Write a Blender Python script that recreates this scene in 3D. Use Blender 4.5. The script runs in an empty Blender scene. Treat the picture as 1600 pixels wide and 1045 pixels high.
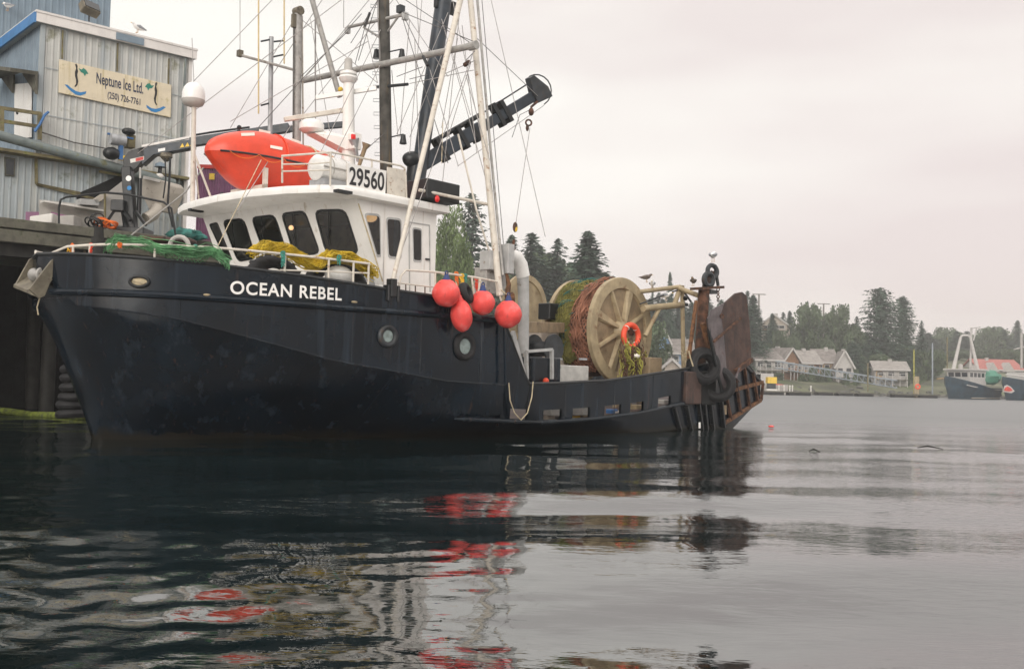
import bpy, bmesh, math, random
import numpy as np
from mathutils import Vector, Matrix, noise
from mathutils.geometry import tessellate_polygon
R = math.radians
rnd = random.Random(7)
scene = bpy.context.scene
COL = scene.collection

# ------------------------------------------------------------------ camera
CAM_H = 1.23
PITCH = math.atan(69.5 / 1600.0)
ROLL = R(1.4)
cam_d = bpy.data.cameras.new('camera')
cam_d.sensor_width = 36.0
cam_d.lens = 36.0
cam_d.clip_start = 0.05
cam_d.clip_end = 6000
cam = bpy.data.objects.new('camera', cam_d)
COL.objects.link(cam)
cam.matrix_world = Matrix.Translation((0, 0, CAM_H)) @ Matrix.Rotation(math.pi / 2 + PITCH, 4, 'X') @ Matrix.Rotation(ROLL, 4, 'Z')
scene.camera = cam

# ------------------------------------------------------------------ sky
SUN_EL, SUN_AZ = R(20), R(192)          # azimuth clockwise from +Y: the brighter cloud lies behind the camera
world = bpy.data.worlds.new('World')
scene.world = world
world.use_nodes = True
nt = world.node_tree
for n in list(nt.nodes):
    nt.nodes.remove(n)
def wn(t, **k):
    n = nt.nodes.new(t)
    for a, b in k.items():
        setattr(n, a, b)
    return n
w_out = wn('ShaderNodeOutputWorld')
w_bg = wn('ShaderNodeBackground')
w_sky = wn('ShaderNodeTexSky', sky_type='NISHITA', sun_disc=False, sun_elevation=SUN_EL, sun_rotation=SUN_AZ)
w_tc = wn('ShaderNodeTexCoord')
w_sep = wn('ShaderNodeSeparateXYZ')
nt.links.new(w_tc.outputs['Generated'], w_sep.inputs[0])
w_ramp = wn('ShaderNodeValToRGB')       # overcast luminance: brighter towards the zenith
e = w_ramp.color_ramp.elements
e[0].position = 0.0; e[0].color = (0.70, 0.64, 0.62, 1)
e[1].position = 1.0; e[1].color = (1.35, 1.32, 1.28, 1)
x = e.new(0.34); x.color = (0.735, 0.715, 0.675, 1)
x = e.new(0.60); x.color = (1.02, 0.985, 0.95, 1)
nt.links.new(w_sep.outputs['Z'], w_ramp.inputs[0])
w_map = wn('ShaderNodeMapping')
w_map.inputs['Scale'].default_value = (1.2, 1.2, 5.0)
w_map.inputs['Location'].default_value = (0.35, 0.1, 0.42)
nt.links.new(w_tc.outputs['Generated'], w_map.inputs[0])
w_no = wn('ShaderNodeTexNoise')
w_no.inputs['Scale'].default_value = 1.5
w_no.inputs['Detail'].default_value = 3.0
w_no.inputs['Roughness'].default_value = 0.45
nt.links.new(w_map.outputs[0], w_no.inputs['Vector'])
w_cr = wn('ShaderNodeValToRGB')
e = w_cr.color_ramp.elements
e[0].position = 0.36; e[0].color = (0.86, 0.795, 0.805, 1)
e[1].position = 0.60; e[1].color = (1.05, 1.05, 1.03, 1)
nt.links.new(w_no.outputs['Fac'], w_cr.inputs[0])
w_mul = wn('ShaderNodeMix', data_type='RGBA', blend_type='MULTIPLY')
w_mul.inputs[0].default_value = 1.0
nt.links.new(w_ramp.outputs[0], w_mul.inputs[6])
nt.links.new(w_cr.outputs[0], w_mul.inputs[7])
w_sc = wn('ShaderNodeVectorMath', operation='SCALE')
w_sc.inputs['Scale'].default_value = 0.08
nt.links.new(w_sky.outputs[0], w_sc.inputs[0])
w_mix = wn('ShaderNodeMix', data_type='RGBA')
w_mix.inputs[0].default_value = 0.93     # closed cloud cover over the clear sky
nt.links.new(w_sc.outputs[0], w_mix.inputs[6])
nt.links.new(w_mul.outputs[2], w_mix.inputs[7])
nt.links.new(w_mix.outputs[2], w_bg.inputs['Color'])
w_bg.inputs['Strength'].default_value = 1.22
nt.links.new(w_bg.outputs[0], w_out.inputs[0])

sun_d = bpy.data.lights.new('sun', 'SUN')
sun_d.energy = 1.5
sun_d.angle = R(35)
sun_d.color = (1.0, 0.95, 0.88)
sun = bpy.data.objects.new('sun', sun_d)
COL.objects.link(sun)
sdir = Vector((math.sin(SUN_AZ) * math.cos(SUN_EL), math.cos(SUN_AZ) * math.cos(SUN_EL), math.sin(SUN_EL)))
sun.rotation_euler = (-sdir).to_track_quat('-Z', 'Y').to_euler()
sun.location = sdir * 60

scene.view_settings.view_transform = 'Standard'
scene.view_settings.look = 'None'
scene.view_settings.exposure = 0.25
scene.view_settings.gamma = 1.0
scene.view_settings.use_curve_mapping = False
scene.cycles.max_bounces = 6
scene.cycles.volume_bounces = 1

# ------------------------------------------------------------------ frames and survey rays
_f = Vector((0, math.cos(PITCH), math.sin(PITCH)))
_r0 = Vector((1, 0, 0))
_u0 = _r0.cross(_f)
_r = _r0 * math.cos(ROLL) + _u0 * math.sin(ROLL)
_u = -_r0 * math.sin(ROLL) + _u0 * math.cos(ROLL)
EYE = Vector((0, 0, CAM_H))
def ray(px, py):
    return _f + _r * ((px - 800) / 1600) - _u * ((py - 522.5) / 1600)
PSI = R(48.5)
BOAT = Matrix.Translation((-7.24, 18.01, 0)) @ Matrix.Rotation(PSI + math.pi, 4, 'Z')     # x forward, y to port
BLD = Matrix.Translation((-13.04, 27.58, 0)) @ Matrix.Rotation(R(42), 4, 'Z')             # x along the sign wall, y into the house
WRL = Matrix.Identity(4)
def at(px, py, fr=BOAT, x=None, y=None, z=None):
    """the point seen at survey pixel (px, py) that lies on a given plane of a frame"""
    inv = fr.inverted()
    o = inv @ EYE
    d = inv.to_3x3() @ ray(px, py)
    k, v = (0, x) if x is not None else (1, y) if y is not None else (2, z)
    return o + d * ((v - o[k]) / d[k])
def on(px, py, fr, p, n):
    inv = fr.inverted()
    o = inv @ EYE
    d = inv.to_3x3() @ ray(px, py)
    return o + d * ((Vector(p) - o).dot(n) / d.dot(n))
def lerp(a, b, t):
    return a + (b - a) * t
def interp(x, tab):
    return float(np.interp(x, [a for a, b in tab], [b for a, b in tab]))

# ------------------------------------------------------------------ mesh builder
class MB:
    def __init__(s):
        s.v, s.f = [], []
    def quad(s, *p):
        n = len(s.v)
        s.v += [Vector(q) for q in p]
        s.f.append(tuple(range(n, n + len(p))))
        return s
    poly = quad
    def bx(s, x0, x1, y0, y1, z0, z1):
        return s.hexa([(x0, y0, z0), (x1, y0, z0), (x1, y1, z0), (x0, y1, z0), (x0, y0, z1), (x1, y0, z1), (x1, y1, z1), (x0, y1, z1)])
    def hexa(s, p):
        n = len(s.v)
        s.v += [Vector(q) for q in p]
        for q in ((0, 3, 2, 1), (4, 5, 6, 7), (0, 1, 5, 4), (1, 2, 6, 5), (2, 3, 7, 6), (3, 0, 4, 7)):
            s.f.append(tuple(n + i for i in q))
        return s
    def box(s, c, size, m=None):
        c = Vector(c); hx, hy, hz = [a / 2 for a in size]
        pts = []
        for dz in (-hz, hz):
            for dx, dy in ((-hx, -hy), (hx, -hy), (hx, hy), (-hx, hy)):
                d = Vector((dx, dy, dz))
                if m is not None:
                    d = m @ d
                pts.append(c + d)
        return s.hexa(pts)
    def beam(s, a, b, w, h, up=(0, 0, 1)):
        a, b = Vector(a), Vector(b)
        d = (b - a).normalized()
        sd = d.cross(Vector(up))
        if sd.length < 1e-4:
            sd = d.cross(Vector((1, 0, 0)))
        sd.normalize()
        u = sd.cross(d)
        p = []
        for q in (a, b):
            p += [q - sd * w / 2 - u * h / 2, q + sd * w / 2 - u * h / 2, q + sd * w / 2 + u * h / 2, q - sd * w / 2 + u * h / 2]
        return s.hexa(p)
    def tube(s, pts, r, n=8, r2=None, caps=True):
        pts = [Vector(p) for p in pts]
        k = len(pts)
        base = len(s.v)
        prev = None
        for i, p in enumerate(pts):
            d = (pts[min(i + 1, k - 1)] - pts[max(i - 1, 0)])
            if d.length < 1e-6:
                d = Vector((0, 0, 1))
            d.normalize()
            if prev is None:
                a = d.cross(Vector((0, 0, 1)))
                if a.length < 1e-3:
                    a = d.cross(Vector((1, 0, 0)))
            else:
                a = prev - d * prev.dot(d)
                if a.length < 1e-4:
                    a = d.cross(Vector((1, 0, 0)))
            a.normalize()
            prev = a
            b = d.cross(a)
            rr = r if r2 is None else lerp(r, r2, i / (k - 1))
            if isinstance(r, (list, tuple)):
                rr = r[i]
            for j in range(n):
                t = 2 * math.pi * j / n
                s.v.append(p + a * math.cos(t) * rr + b * math.sin(t) * rr)
        for i in range(k - 1):
            for j in range(n):
                s.f.append((base + i * n + j, base + i * n + (j + 1) % n, base + (i + 1) * n + (j + 1) % n, base + (i + 1) * n + j))
        if caps:
            s.f.append(tuple(base + j for j in range(n))[::-1])
            s.f.append(tuple(base + (k - 1) * n + j for j in range(n)))
        return s
    def lathe(s, o, ax, prof, n=20, caps=True):
        """profile of (distance along axis, radius)"""
        o, ax = Vector(o), Vector(ax).normalized()
        a = ax.cross(Vector((0, 0, 1)))
        if a.length < 1e-3:
            a = ax.cross(Vector((1, 0, 0)))
        a.normalize()
        b = ax.cross(a)
        base = len(s.v)
        for t, r in prof:
            for j in range(n):
                q = 2 * math.pi * j / n
                s.v.append(o + ax * t + (a * math.cos(q) + b * math.sin(q)) * max(r, 1e-4))
        k = len(prof)
        for i in range(k - 1):
            for j in range(n):
                s.f.append((base + i * n + j, base + i * n + (j + 1) % n, base + (i + 1) * n + (j + 1) % n, base + (i + 1) * n + j))
        if caps:
            s.f.append(tuple(base + j for j in range(n))[::-1])
            s.f.append(tuple(base + (k - 1) * n + j for j in range(n)))
        return s
    def torus(s, o, ax, rr, r, n=24, m=10, sq=1.0):
        prof = []
        o, ax = Vector(o), Vector(ax).normalized()
        for i in range(m + 1):
            t = 2 * math.pi * i / m
            prof.append((math.sin(t) * r * sq, rr + math.cos(t) * r))
        return s.lathe(o, ax, prof, n, caps=False)
    def ball(s, o, r, n=18, m=12, sc=(1, 1, 1), jit=0.0, seed=0):
        o = Vector(o)
        base = len(s.v)
        for i in range(m + 1):
            ph = math.pi * i / m
            for j in range(n):
                t = 2 * math.pi * j / n
                d = Vector((math.sin(ph) * math.cos(t), math.sin(ph) * math.sin(t), math.cos(ph)))
                q = r
                if jit:
                    q *= 1 + jit * noise.noise(d * 2.3 + Vector((seed * 3.1, 0, 0)))
                s.v.append(o + Vector((d.x * q * sc[0], d.y * q * sc[1], d.z * q * sc[2])))
        for i in range(m):
            for j in range(n):
                s.f.append((base + i * n + j, base + (i + 1) * n + j, base + (i + 1) * n + (j + 1) % n, base + i * n + (j + 1) % n))
        return s
    def grid(s, rows, skip=None):
        base = len(s.v)
        m = len(rows[0])
        for r in rows:
            s.v += [Vector(p) for p in r]
        for i in range(len(rows) - 1):
            for j in range(m - 1):
                if skip and skip(i, j):
                    continue
                s.f.append((base + i * m + j, base + i * m + j + 1, base + (i + 1) * m + j + 1, base + (i + 1) * m + j))
        return s
    def prism(s, pts, vec):
        pts = [Vector(p) for p in pts]; vec = Vector(vec)
        n = len(pts); b = len(s.v)
        s.v += pts + [p + vec for p in pts]
        s.f.append(tuple(range(b, b + n))[::-1])
        s.f.append(tuple(range(b + n, b + 2 * n)))
        for i in range(n):
            j = (i + 1) % n
            s.f.append((b + i, b + j, b + n + j, b + n + i))
        return s
    def add(s, v, f):
        b = len(s.v)
        s.v += [Vector(p) for p in v]
        s.f += [tuple(b + i for i in q) for q in f]
        return s
    def mesh(s, name, mat, base=(0, 0, 0), smooth=False, bevel=0.0, weld=False, recalc=True):
        bx, by, bz = base
        me = bpy.data.meshes.new(name)
        me.from_pydata([(p[0] - bx, p[1] - by, p[2] - bz) for p in s.v], [], s.f)
        bm = bmesh.new(); bm.from_mesh(me)
        if weld:
            bmesh.ops.remove_doubles(bm, verts=bm.verts, dist=0.0004)
        if recalc:
            bmesh.ops.recalc_face_normals(bm, faces=bm.faces)
        if bevel:
            bmesh.ops.bevel(bm, geom=list(bm.edges), offset=bevel, segments=1, affect='EDGES', clamp_overlap=True)
        bm.to_mesh(me); bm.free()
        if smooth:
            for p in me.polygons:
                p.use_smooth = True
            try:
                me.set_sharp_from_angle(angle=R(42))
            except Exception:
                pass
        me.materials.append(M[mat])
        return me

BASE, FRAME = {}, {}
def thing(name, label, cat, base=(0, 0, 0), fr=BOAT, group=None):
    o = bpy.data.objects.new(name, None)
    o.empty_display_size = 0.2
    COL.objects.link(o)
    o.matrix_world = fr @ Matrix.Translation(base)
    BASE[o.name] = Vector(base)
    tag(o, label, cat, group)
    return o
def tag(o, label=None, cat=None, group=None, kind=None):
    if label: o['label'] = label
    if cat: o['category'] = cat
    if group: o['group'] = group
    if kind: o['kind'] = kind
    return o
def part(name, mb, mat, parent, label=None, **k):
    me = mb.mesh(name, mat, BASE[parent.name], **k)
    o = bpy.data.objects.new(name, me)
    COL.objects.link(o)
    o.parent = parent
    BASE[o.name] = BASE[parent.name]
    if label:
        o['label'] = label
    return o
def solo(name, mb, mat, label, cat, base=(0, 0, 0), fr=BOAT, group=None, kind=None, **k):
    me = mb.mesh(name, mat, base, **k)
    o = bpy.data.objects.new(name, me)
    COL.objects.link(o)
    o.matrix_world = fr @ Matrix.Translation(base)
    BASE[o.name] = Vector(base)
    return tag(o, label, cat, group, kind)
def struct(name, mb, mat, fr=WRL, **k):
    o = solo(name, mb, mat, None, None, (0, 0, 0), fr, kind='structure', **k)
    return o
def copy_tree(o, parent=None):
    c = o.copy()
    COL.objects.link(c)
    c.parent = parent
    for ch in o.children:
        copy_tree(ch, c)
    return c

def rope_bundle(mb, path, n, spread, r, seed=0, flat=1.0, seg=None, wob=1.0):
    """n loose strands wandering along a path"""
    q = random.Random(seed)
    path = [Vector(p) for p in path]
    seg = seg or max(6, len(path) * 3)
    for k in range(n):
        off = Vector((q.gauss(0, 1), q.gauss(0, 1), q.gauss(0, 1) * flat)) * spread * 0.55
        ph = [q.uniform(0, 6.28) for _ in range(3)]
        fq = q.uniform(1.5, 4.0)
        t0, t1 = sorted((q.uniform(-0.05, 0.45), q.uniform(0.55, 1.05)))
        pts = []
        for i in range(seg + 1):
            t = min(max(lerp(t0, t1, i / seg), 0), 1) * (len(path) - 1)
            a = min(int(t), len(path) - 2)
            p = path[a].lerp(path[a + 1], t - a)
            w = i / seg * 6.28 * fq
            p = p + off + Vector((math.sin(w + ph[0]), math.sin(w * 1.3 + ph[1]), math.sin(w * 0.9 + ph[2]) * flat)) * spread * 0.4 * wob
            pts.append(p)
        mb.tube(pts, r, 4)
    return mb

def islands(v, f):
    """split a flat text mesh into its separate letters"""
    par = list(range(len(v)))
    def find(i):
        while par[i] != i:
            par[i] = par[par[i]]; i = par[i]
        return i
    for q in f:
        for i in q[1:]:
            par[find(i)] = find(q[0])
    groups = {}
    for q in f:
        groups.setdefault(find(q[0]), []).append(q)
    for fs in groups.values():
        ids = sorted({i for q in fs for i in q})
        mp = {i: k for k, i in enumerate(ids)}
        yield [v[i] for i in ids], [tuple(mp[i] for i in q) for q in fs]
ORD = 'leftmost second third fourth fifth sixth seventh eighth ninth tenth eleventh twelfth thirteenth fourteenth fifteenth sixteenth seventeenth eighteenth nineteenth twentieth twenty-first twenty-second twenty-third twenty-fourth'.split()
def net_sheet(mb, fn, nu, nv, r):
    """knotted diamond netting laid over the surface fn(u, v)"""
    P = [[Vector(fn(i / nu, (j + (0.5 if i % 2 else 0.0)) / nv)) for j in range(nv + 1)] for i in range(nu + 1)]
    for i in range(nu):
        for j in range(nv + 1):
            for k in (j, j - 1 if i % 2 == 0 else j + 1):
                if 0 <= k <= nv:
                    mb.tube([P[i][j], P[i + 1][k]], r, 3, caps=False)
    return mb
def text_mesh(body, size, extrude=0.0, bold=0.0, xs=1.0, align='LEFT', space=1.0):
    cu = bpy.data.curves.new('txt', 'FONT')
    cu.body = body; cu.size = size; cu.offset = bold; cu.align_x = align
    cu.extrude = extrude; cu.space_character = space
    ob = bpy.data.objects.new('txt', cu)
    COL.objects.link(ob)
    dg = bpy.context.evaluated_depsgraph_get()
    ev = ob.evaluated_get(dg)
    me = ev.to_mesh()
    v = [Vector((p.co.x * xs, p.co.y, p.co.z)) for p in me.vertices]
    f = [tuple(p.vertices) for p in me.polygons]
    ev.to_mesh_clear()
    bpy.data.objects.remove(ob); bpy.data.curves.remove(cu)
    return v, f
# ------------------------------------------------------------------ materials
M = {}
def mat(name, col, rough=0.6, metal=0.0, var=0.18, scale=3.0, bump=0.0, bscale=30.0, stain=None, stain_amt=0.0, stain_scale=2.0,
        streak=None, streak_amt=0.0, streak_scale=(7, 7, 0.5), alpha=None, coat=0.0, spec=0.5, rvar=0.1, emit=None, trans=0.0, streak2=None, streak2_amt=0.0, weed=None):
    m = bpy.data.materials.new(name)
    m.use_nodes = True
    t = m.node_tree
    for n in list(t.nodes):
        t.nodes.remove(n)
    L = t.links.new
    out = t.nodes.new('ShaderNodeOutputMaterial')
    b = t.nodes.new('ShaderNodeBsdfPrincipled')
    L(b.outputs[0], out.inputs[0])
    tc = t.nodes.new('ShaderNodeTexCoord')
    vec = tc.outputs['Object']
    def nz(sc, det=4.0, mapsc=None, rgh=0.55):
        n = t.nodes.new('ShaderNodeTexNoise')
        n.inputs['Scale'].default_value = sc
        n.inputs['Detail'].default_value = det
        n.inputs['Roughness'].default_value = rgh
        if mapsc:
            mp = t.nodes.new('ShaderNodeMapping')
            mp.inputs['Scale'].default_value = mapsc
            L(vec, mp.inputs[0]); L(mp.outputs[0], n.inputs['Vector'])
        else:
            L(vec, n.inputs['Vector'])
        return n
    def mixc(fac, a, bb):
        x = t.nodes.new('ShaderNodeMix'); x.data_type = 'RGBA'
        if hasattr(fac, 'links'):
            L(fac, x.inputs[0])
        else:
            x.inputs[0].default_value = fac
        for i, q in ((6, a), (7, bb)):
            if hasattr(q, 'links'):
                L(q, x.inputs[i])
            else:
                x.inputs[i].default_value = (*q, 1)
        return x.outputs[2]
    def ramp(src, lo, hi):
        r = t.nodes.new('ShaderNodeMapRange')
        r.interpolation_type = 'SMOOTHSTEP'
        r.inputs['From Min'].default_value = lo
        r.inputs['From Max'].default_value = hi
        L(src, r.inputs['Value'])
        return r.outputs[0]
    n1 = nz(scale, 5.0)
    lo = tuple(max(0, c * (1 - var * 1.4)) for c in col)
    hi = tuple(min(1, c * (1 + var)) for c in col)
    c = mixc(ramp(n1.outputs['Fac'], 0.3, 0.7), lo, hi)
    if stain:
        n2 = nz(stain_scale, 7.0, None, 0.65)
        c = mixc(ramp(n2.outputs['Fac'], 0.74 - 0.4 * stain_amt, 0.80 - 0.25 * stain_amt), c, stain)
    if streak:
        n3 = nz(1.0, 5.0, streak_scale, 0.6)
        c = mixc(ramp(n3.outputs['Fac'], 0.72 - 0.4 * streak_amt, 0.86 - 0.3 * streak_amt), c, streak)
    if streak2:
        n6 = nz(1.3, 6.0, (8, 8, 0.45), 0.65)
        c = mixc(ramp(n6.outputs['Fac'], 0.72 - 0.4 * streak2_amt, 0.86 - 0.3 * streak2_amt), c, streak2)
    if weed:                                     # weed and scum left by the waterline
        sp = t.nodes.new('ShaderNodeSeparateXYZ'); L(vec, sp.inputs[0])
        nw = nz(3.0, 5.0)
        ad = t.nodes.new('ShaderNodeMath'); ad.operation = 'MULTIPLY_ADD'
        ad.inputs[1].default_value = -0.35; L(nw.outputs['Fac'], ad.inputs[0]); L(sp.outputs['Z'], ad.inputs[2])
        c = mixc(ramp(ad.outputs[0], 0.02, -0.10), c, weed)
    L(c, b.inputs['Base Color'])
    rr = t.nodes.new('ShaderNodeMapRange')
    rr.inputs['To Min'].default_value = max(0.02, rough - rvar)
    rr.inputs['To Max'].default_value = min(1, rough + rvar)
    n4 = nz(scale * 2.2, 4.0)
    L(n4.outputs['Fac'], rr.inputs['Value']); L(rr.outputs[0], b.inputs['Roughness'])
    b.inputs['Metallic'].default_value = metal
    b.inputs['Specular IOR Level'].default_value = spec
    if coat:
        b.inputs['Coat Weight'].default_value = coat
        b.inputs['Coat Roughness'].default_value = 0.15
    if trans:
        b.inputs['Transmission Weight'].default_value = trans
    if emit:
        b.inputs['Emission Color'].default_value = (*emit[0], 1)
        b.inputs['Emission Strength'].default_value = emit[1]
    if bump:
        n5 = nz(bscale, 5.0)
        bp = t.nodes.new('ShaderNodeBump')
        bp.inputs['Strength'].default_value = min(1.0, bump)
        bp.inputs['Distance'].default_value = 0.02
        L(n5.outputs['Fac'], bp.inputs['Height']); L(bp.outputs[0], b.inputs['Normal'])
    M[name] = m
    return m

RUST = (0.115, 0.045, 0.02)
mat('hull_paint', (0.003, 0.008, 0.014), 0.19, var=0.35, scale=1.3, bump=0.10, bscale=2.5, streak=(0.018, 0.028, 0.040), streak_amt=0.46,
    streak_scale=(3.6, 3.6, 0.14), spec=0.28, rvar=0.14, streak2=(0.05, 0.026, 0.017), streak2_amt=0.32, weed=(0.014, 0.012, 0.008))
mat('black_paint', (0.007, 0.009, 0.010), 0.42, var=0.3, scale=4, streak=(0.04, 0.035, 0.03), streak_amt=0.35)
mat('dark_steel', (0.022, 0.026, 0.03), 0.45, var=0.35, scale=5, stain=(0.05, 0.035, 0.025), stain_amt=0.4, stain_scale=4)
mat('navy_paint', (0.018, 0.027, 0.038), 0.42, var=0.3, scale=4, streak=(0.06, 0.055, 0.05), streak_amt=0.35)
mat('white_paint', (0.82, 0.805, 0.77), 0.42, var=0.05, scale=2, streak=(0.55, 0.49, 0.41), streak_amt=0.36, streak_scale=(9, 9, 0.7), bump=0.06, bscale=6, streak2=(0.42, 0.26, 0.14), streak2_amt=0.15)
mat('white_rail', (0.62, 0.575, 0.50), 0.45, var=0.08, scale=6, stain=(0.30, 0.17, 0.09), stain_amt=0.42, stain_scale=7)
mat('white_gloss', (0.78, 0.77, 0.74), 0.28, var=0.04, scale=3)
mat('grey_paint', (0.42, 0.42, 0.41), 0.5, var=0.12, scale=4, stain=(0.24, 0.2, 0.16), stain_amt=0.4, stain_scale=5)
mat('mast_metal', (0.34, 0.33, 0.31), 0.5, var=0.2, scale=6, stain=(0.15, 0.12, 0.09), stain_amt=0.45, stain_scale=6)
mat('mast_wood', (0.062, 0.058, 0.05), 0.75, var=0.35, scale=5, streak=(0.13, 0.095, 0.055), streak_amt=0.5, streak_scale=(9, 9, 0.8), bump=0.3, bscale=25)
mat('rust', (0.10, 0.045, 0.025), 0.85, var=0.45, scale=6, stain=(0.035, 0.025, 0.022), stain_amt=0.6, stain_scale=4, bump=0.4, bscale=22)
mat('rust_dark', (0.066, 0.038, 0.030), 0.72, var=0.35, scale=3, stain=(0.085, 0.035, 0.02), stain_amt=0.42, stain_scale=5, streak=(0.024, 0.02, 0.02), streak_amt=0.5, bump=0.25, bscale=16)
mat('rust_orange', (0.15, 0.068, 0.028), 0.85, var=0.4, scale=8, stain=(0.05, 0.03, 0.024), stain_amt=0.5, stain_scale=6, bump=0.4)
mat('plate_grey', (0.115, 0.095, 0.098), 0.6, var=0.25, scale=4, stain=(0.075, 0.04, 0.03), stain_amt=0.42, stain_scale=5)
mat('tan_steel', (0.37, 0.295, 0.18), 0.62, var=0.16, scale=3, stain=(0.2, 0.12, 0.06), stain_amt=0.42, stain_scale=2.2)
mat('tan_dark', (0.25, 0.185, 0.11), 0.7, var=0.2, scale=3, stain=(0.14, 0.085, 0.05), stain_amt=0.48, stain_scale=4)
mat('tan_chute', (0.16, 0.14, 0.10), 0.6, var=0.25, scale=5, stain=(0.075, 0.06, 0.045), stain_amt=0.5, stain_scale=6)
mat('alu', (0.50, 0.49, 0.46), 0.45, metal=0.25, var=0.12, scale=4, stain=(0.3, 0.25, 0.2), stain_amt=0.36, stain_scale=6)
mat('galv', (0.36, 0.37, 0.38), 0.5, metal=0.2, var=0.15, scale=6)
mat('wire', (0.10, 0.095, 0.09), 0.6, var=0.2, scale=8)
mat('wire_pale', (0.34, 0.32, 0.31), 0.6, var=0.2, scale=8)
mat('whip_yellow', (0.62, 0.48, 0.24), 0.5, var=0.1)
mat('rubber', (0.008, 0.008, 0.009), 0.72, var=0.3, scale=8, bump=0.4, bscale=30, stain=(0.05, 0.05, 0.05), stain_amt=0.35, stain_scale=6)
mat('orange_grp', (0.70, 0.055, 0.018), 0.36, var=0.09, scale=3, streak=(0.5, 0.07, 0.03), streak_amt=0.3)
mat('buoy_red', (0.80, 0.075, 0.065), 0.5, var=0.12, scale=4, streak=(0.42, 0.05, 0.045), streak_amt=0.36, streak_scale=(9, 9, 2), stain=(0.82, 0.17, 0.16), stain_amt=0.55, stain_scale=3, rvar=0.08)
mat('ring_red', (0.75, 0.08, 0.03), 0.5, var=0.1, scale=4)
mat('tape', (0.85, 0.8, 0.72), 0.4, var=0.05)
mat('glass_dark', (0.006, 0.009, 0.010), 0.06, var=0.1, rvar=0.02, spec=0.6)
mat('glass_port', (0.20, 0.25, 0.24), 0.15, var=0.25, scale=9, rvar=0.05)
mat('curtain_grey', (0.10, 0.12, 0.13), 0.8, var=0.2, scale=6)
mat('hull_blue', (0.016, 0.042, 0.062), 0.4, var=0.3, scale=1.0)
mat('rock', (0.10, 0.10, 0.09), 0.9, var=0.4, scale=1.2, stain=(0.06, 0.065, 0.03), stain_amt=0.5, stain_scale=2)
mat('glass_house', (0.03, 0.035, 0.04), 0.1, var=0.1)
mat('letters', (0.82, 0.80, 0.77), 0.5, var=0.05)
mat('black_letters', (0.012, 0.012, 0.014), 0.5, var=0.1)
mat('green_net', (0.10, 0.26, 0.115), 0.7, var=0.4, scale=5)
mat('teal_net', (0.03, 0.15, 0.13), 0.75, var=0.35, scale=6)
mat('yellow_net', (0.60, 0.43, 0.025), 0.7, var=0.25, scale=6)
mat('olive_net', (0.33, 0.31, 0.06), 0.8, var=0.3, scale=5)
mat('rope_tan', (0.5, 0.42, 0.28), 0.8, var=0.2, scale=9)
mat('rope_green', (0.05, 0.25, 0.20), 0.8, var=0.2, scale=9)
mat('rope_orange', (0.75, 0.16, 0.02), 0.7, var=0.15)
mat('rope_yellow', (0.75, 0.45, 0.03), 0.7, var=0.15)
mat('rope_red', (0.7, 0.07, 0.03), 0.7, var=0.15)
mat('rope_blue', (0.03, 0.05, 0.16), 0.7, var=0.15)
mat('siding', (0.33, 0.37, 0.385), 0.55, var=0.08, scale=1.5, streak=(0.40, 0.41, 0.385), streak_amt=0.62, streak_scale=(6, 6, 0.35), stain=(0.17, 0.19, 0.155), stain_amt=0.42, stain_scale=1.3)
mat('siding_pale', (0.49, 0.495, 0.47), 0.6, var=0.08, scale=1.5, streak=(0.33, 0.36, 0.37), streak_amt=0.60, streak_scale=(5, 5, 0.3), stain=(0.25, 0.25, 0.19), stain_amt=0.45, stain_scale=1.5)
mat('siding_blue', (0.17, 0.225, 0.275), 0.55, var=0.1, scale=1.5, streak=(0.24, 0.3, 0.35), streak_amt=0.5, streak_scale=(6, 6, 0.35))
mat('trim_white', (0.68, 0.65, 0.62), 0.5, var=0.06, streak=(0.45, 0.42, 0.37), streak_amt=0.35)
mat('trim_blue', (0.06, 0.20, 0.43), 0.5, var=0.1)
mat('moss_steel', (0.155, 0.185, 0.18), 0.6, var=0.2, scale=3, stain=(0.13, 0.13, 0.06), stain_amt=0.5, stain_scale=3)
mat('moss_wood', (0.17, 0.145, 0.075), 0.85, var=0.3, scale=4, stain=(0.13, 0.14, 0.03), stain_amt=0.5, stain_scale=4)
mat('sign_cream', (0.66, 0.58, 0.43), 0.6, var=0.06, scale=2, stain=(0.42, 0.36, 0.18), stain_amt=0.44, stain_scale=2.2, streak=(0.5, 0.42, 0.24), streak_amt=0.42)
mat('ink_blue', (0.02, 0.03, 0.07), 0.6, var=0.2)
mat('ink_wave', (0.03, 0.20, 0.46), 0.6, var=0.1)
mat('ink_green', (0.02, 0.21, 0.15), 0.6, var=0.1)
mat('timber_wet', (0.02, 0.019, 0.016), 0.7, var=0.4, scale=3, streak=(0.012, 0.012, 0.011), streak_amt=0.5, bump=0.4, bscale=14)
mat('timber_grey', (0.115, 0.11, 0.085), 0.85, var=0.3, scale=3, stain=(0.055, 0.06, 0.035), stain_amt=0.55, stain_scale=3, bump=0.4, bscale=16)
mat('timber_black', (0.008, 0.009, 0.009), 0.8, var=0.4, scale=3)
mat('algae', (0.13, 0.16, 0.02), 0.75, var=0.4, scale=6, stain=(0.04, 0.05, 0.025), stain_amt=0.55, stain_scale=5, bump=0.4)
mat('purple', (0.22, 0.085, 0.17), 0.5, var=0.15, scale=3)
mat('tote', (0.66, 0.64, 0.60), 0.5, var=0.08, scale=3, stain=(0.45, 0.4, 0.33), stain_amt=0.38)
mat('tan_tank', (0.44, 0.40, 0.34), 0.55, var=0.1, scale=2, stain=(0.22, 0.19, 0.15), stain_amt=0.42, stain_scale=4)
mat('hose_grey', (0.42, 0.40, 0.37), 0.6, var=0.1)
mat('blue_machine', (0.04, 0.14, 0.34), 0.5, var=0.15)
mat('yellow_paint', (0.75, 0.50, 0.05), 0.5, var=0.1)
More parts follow.
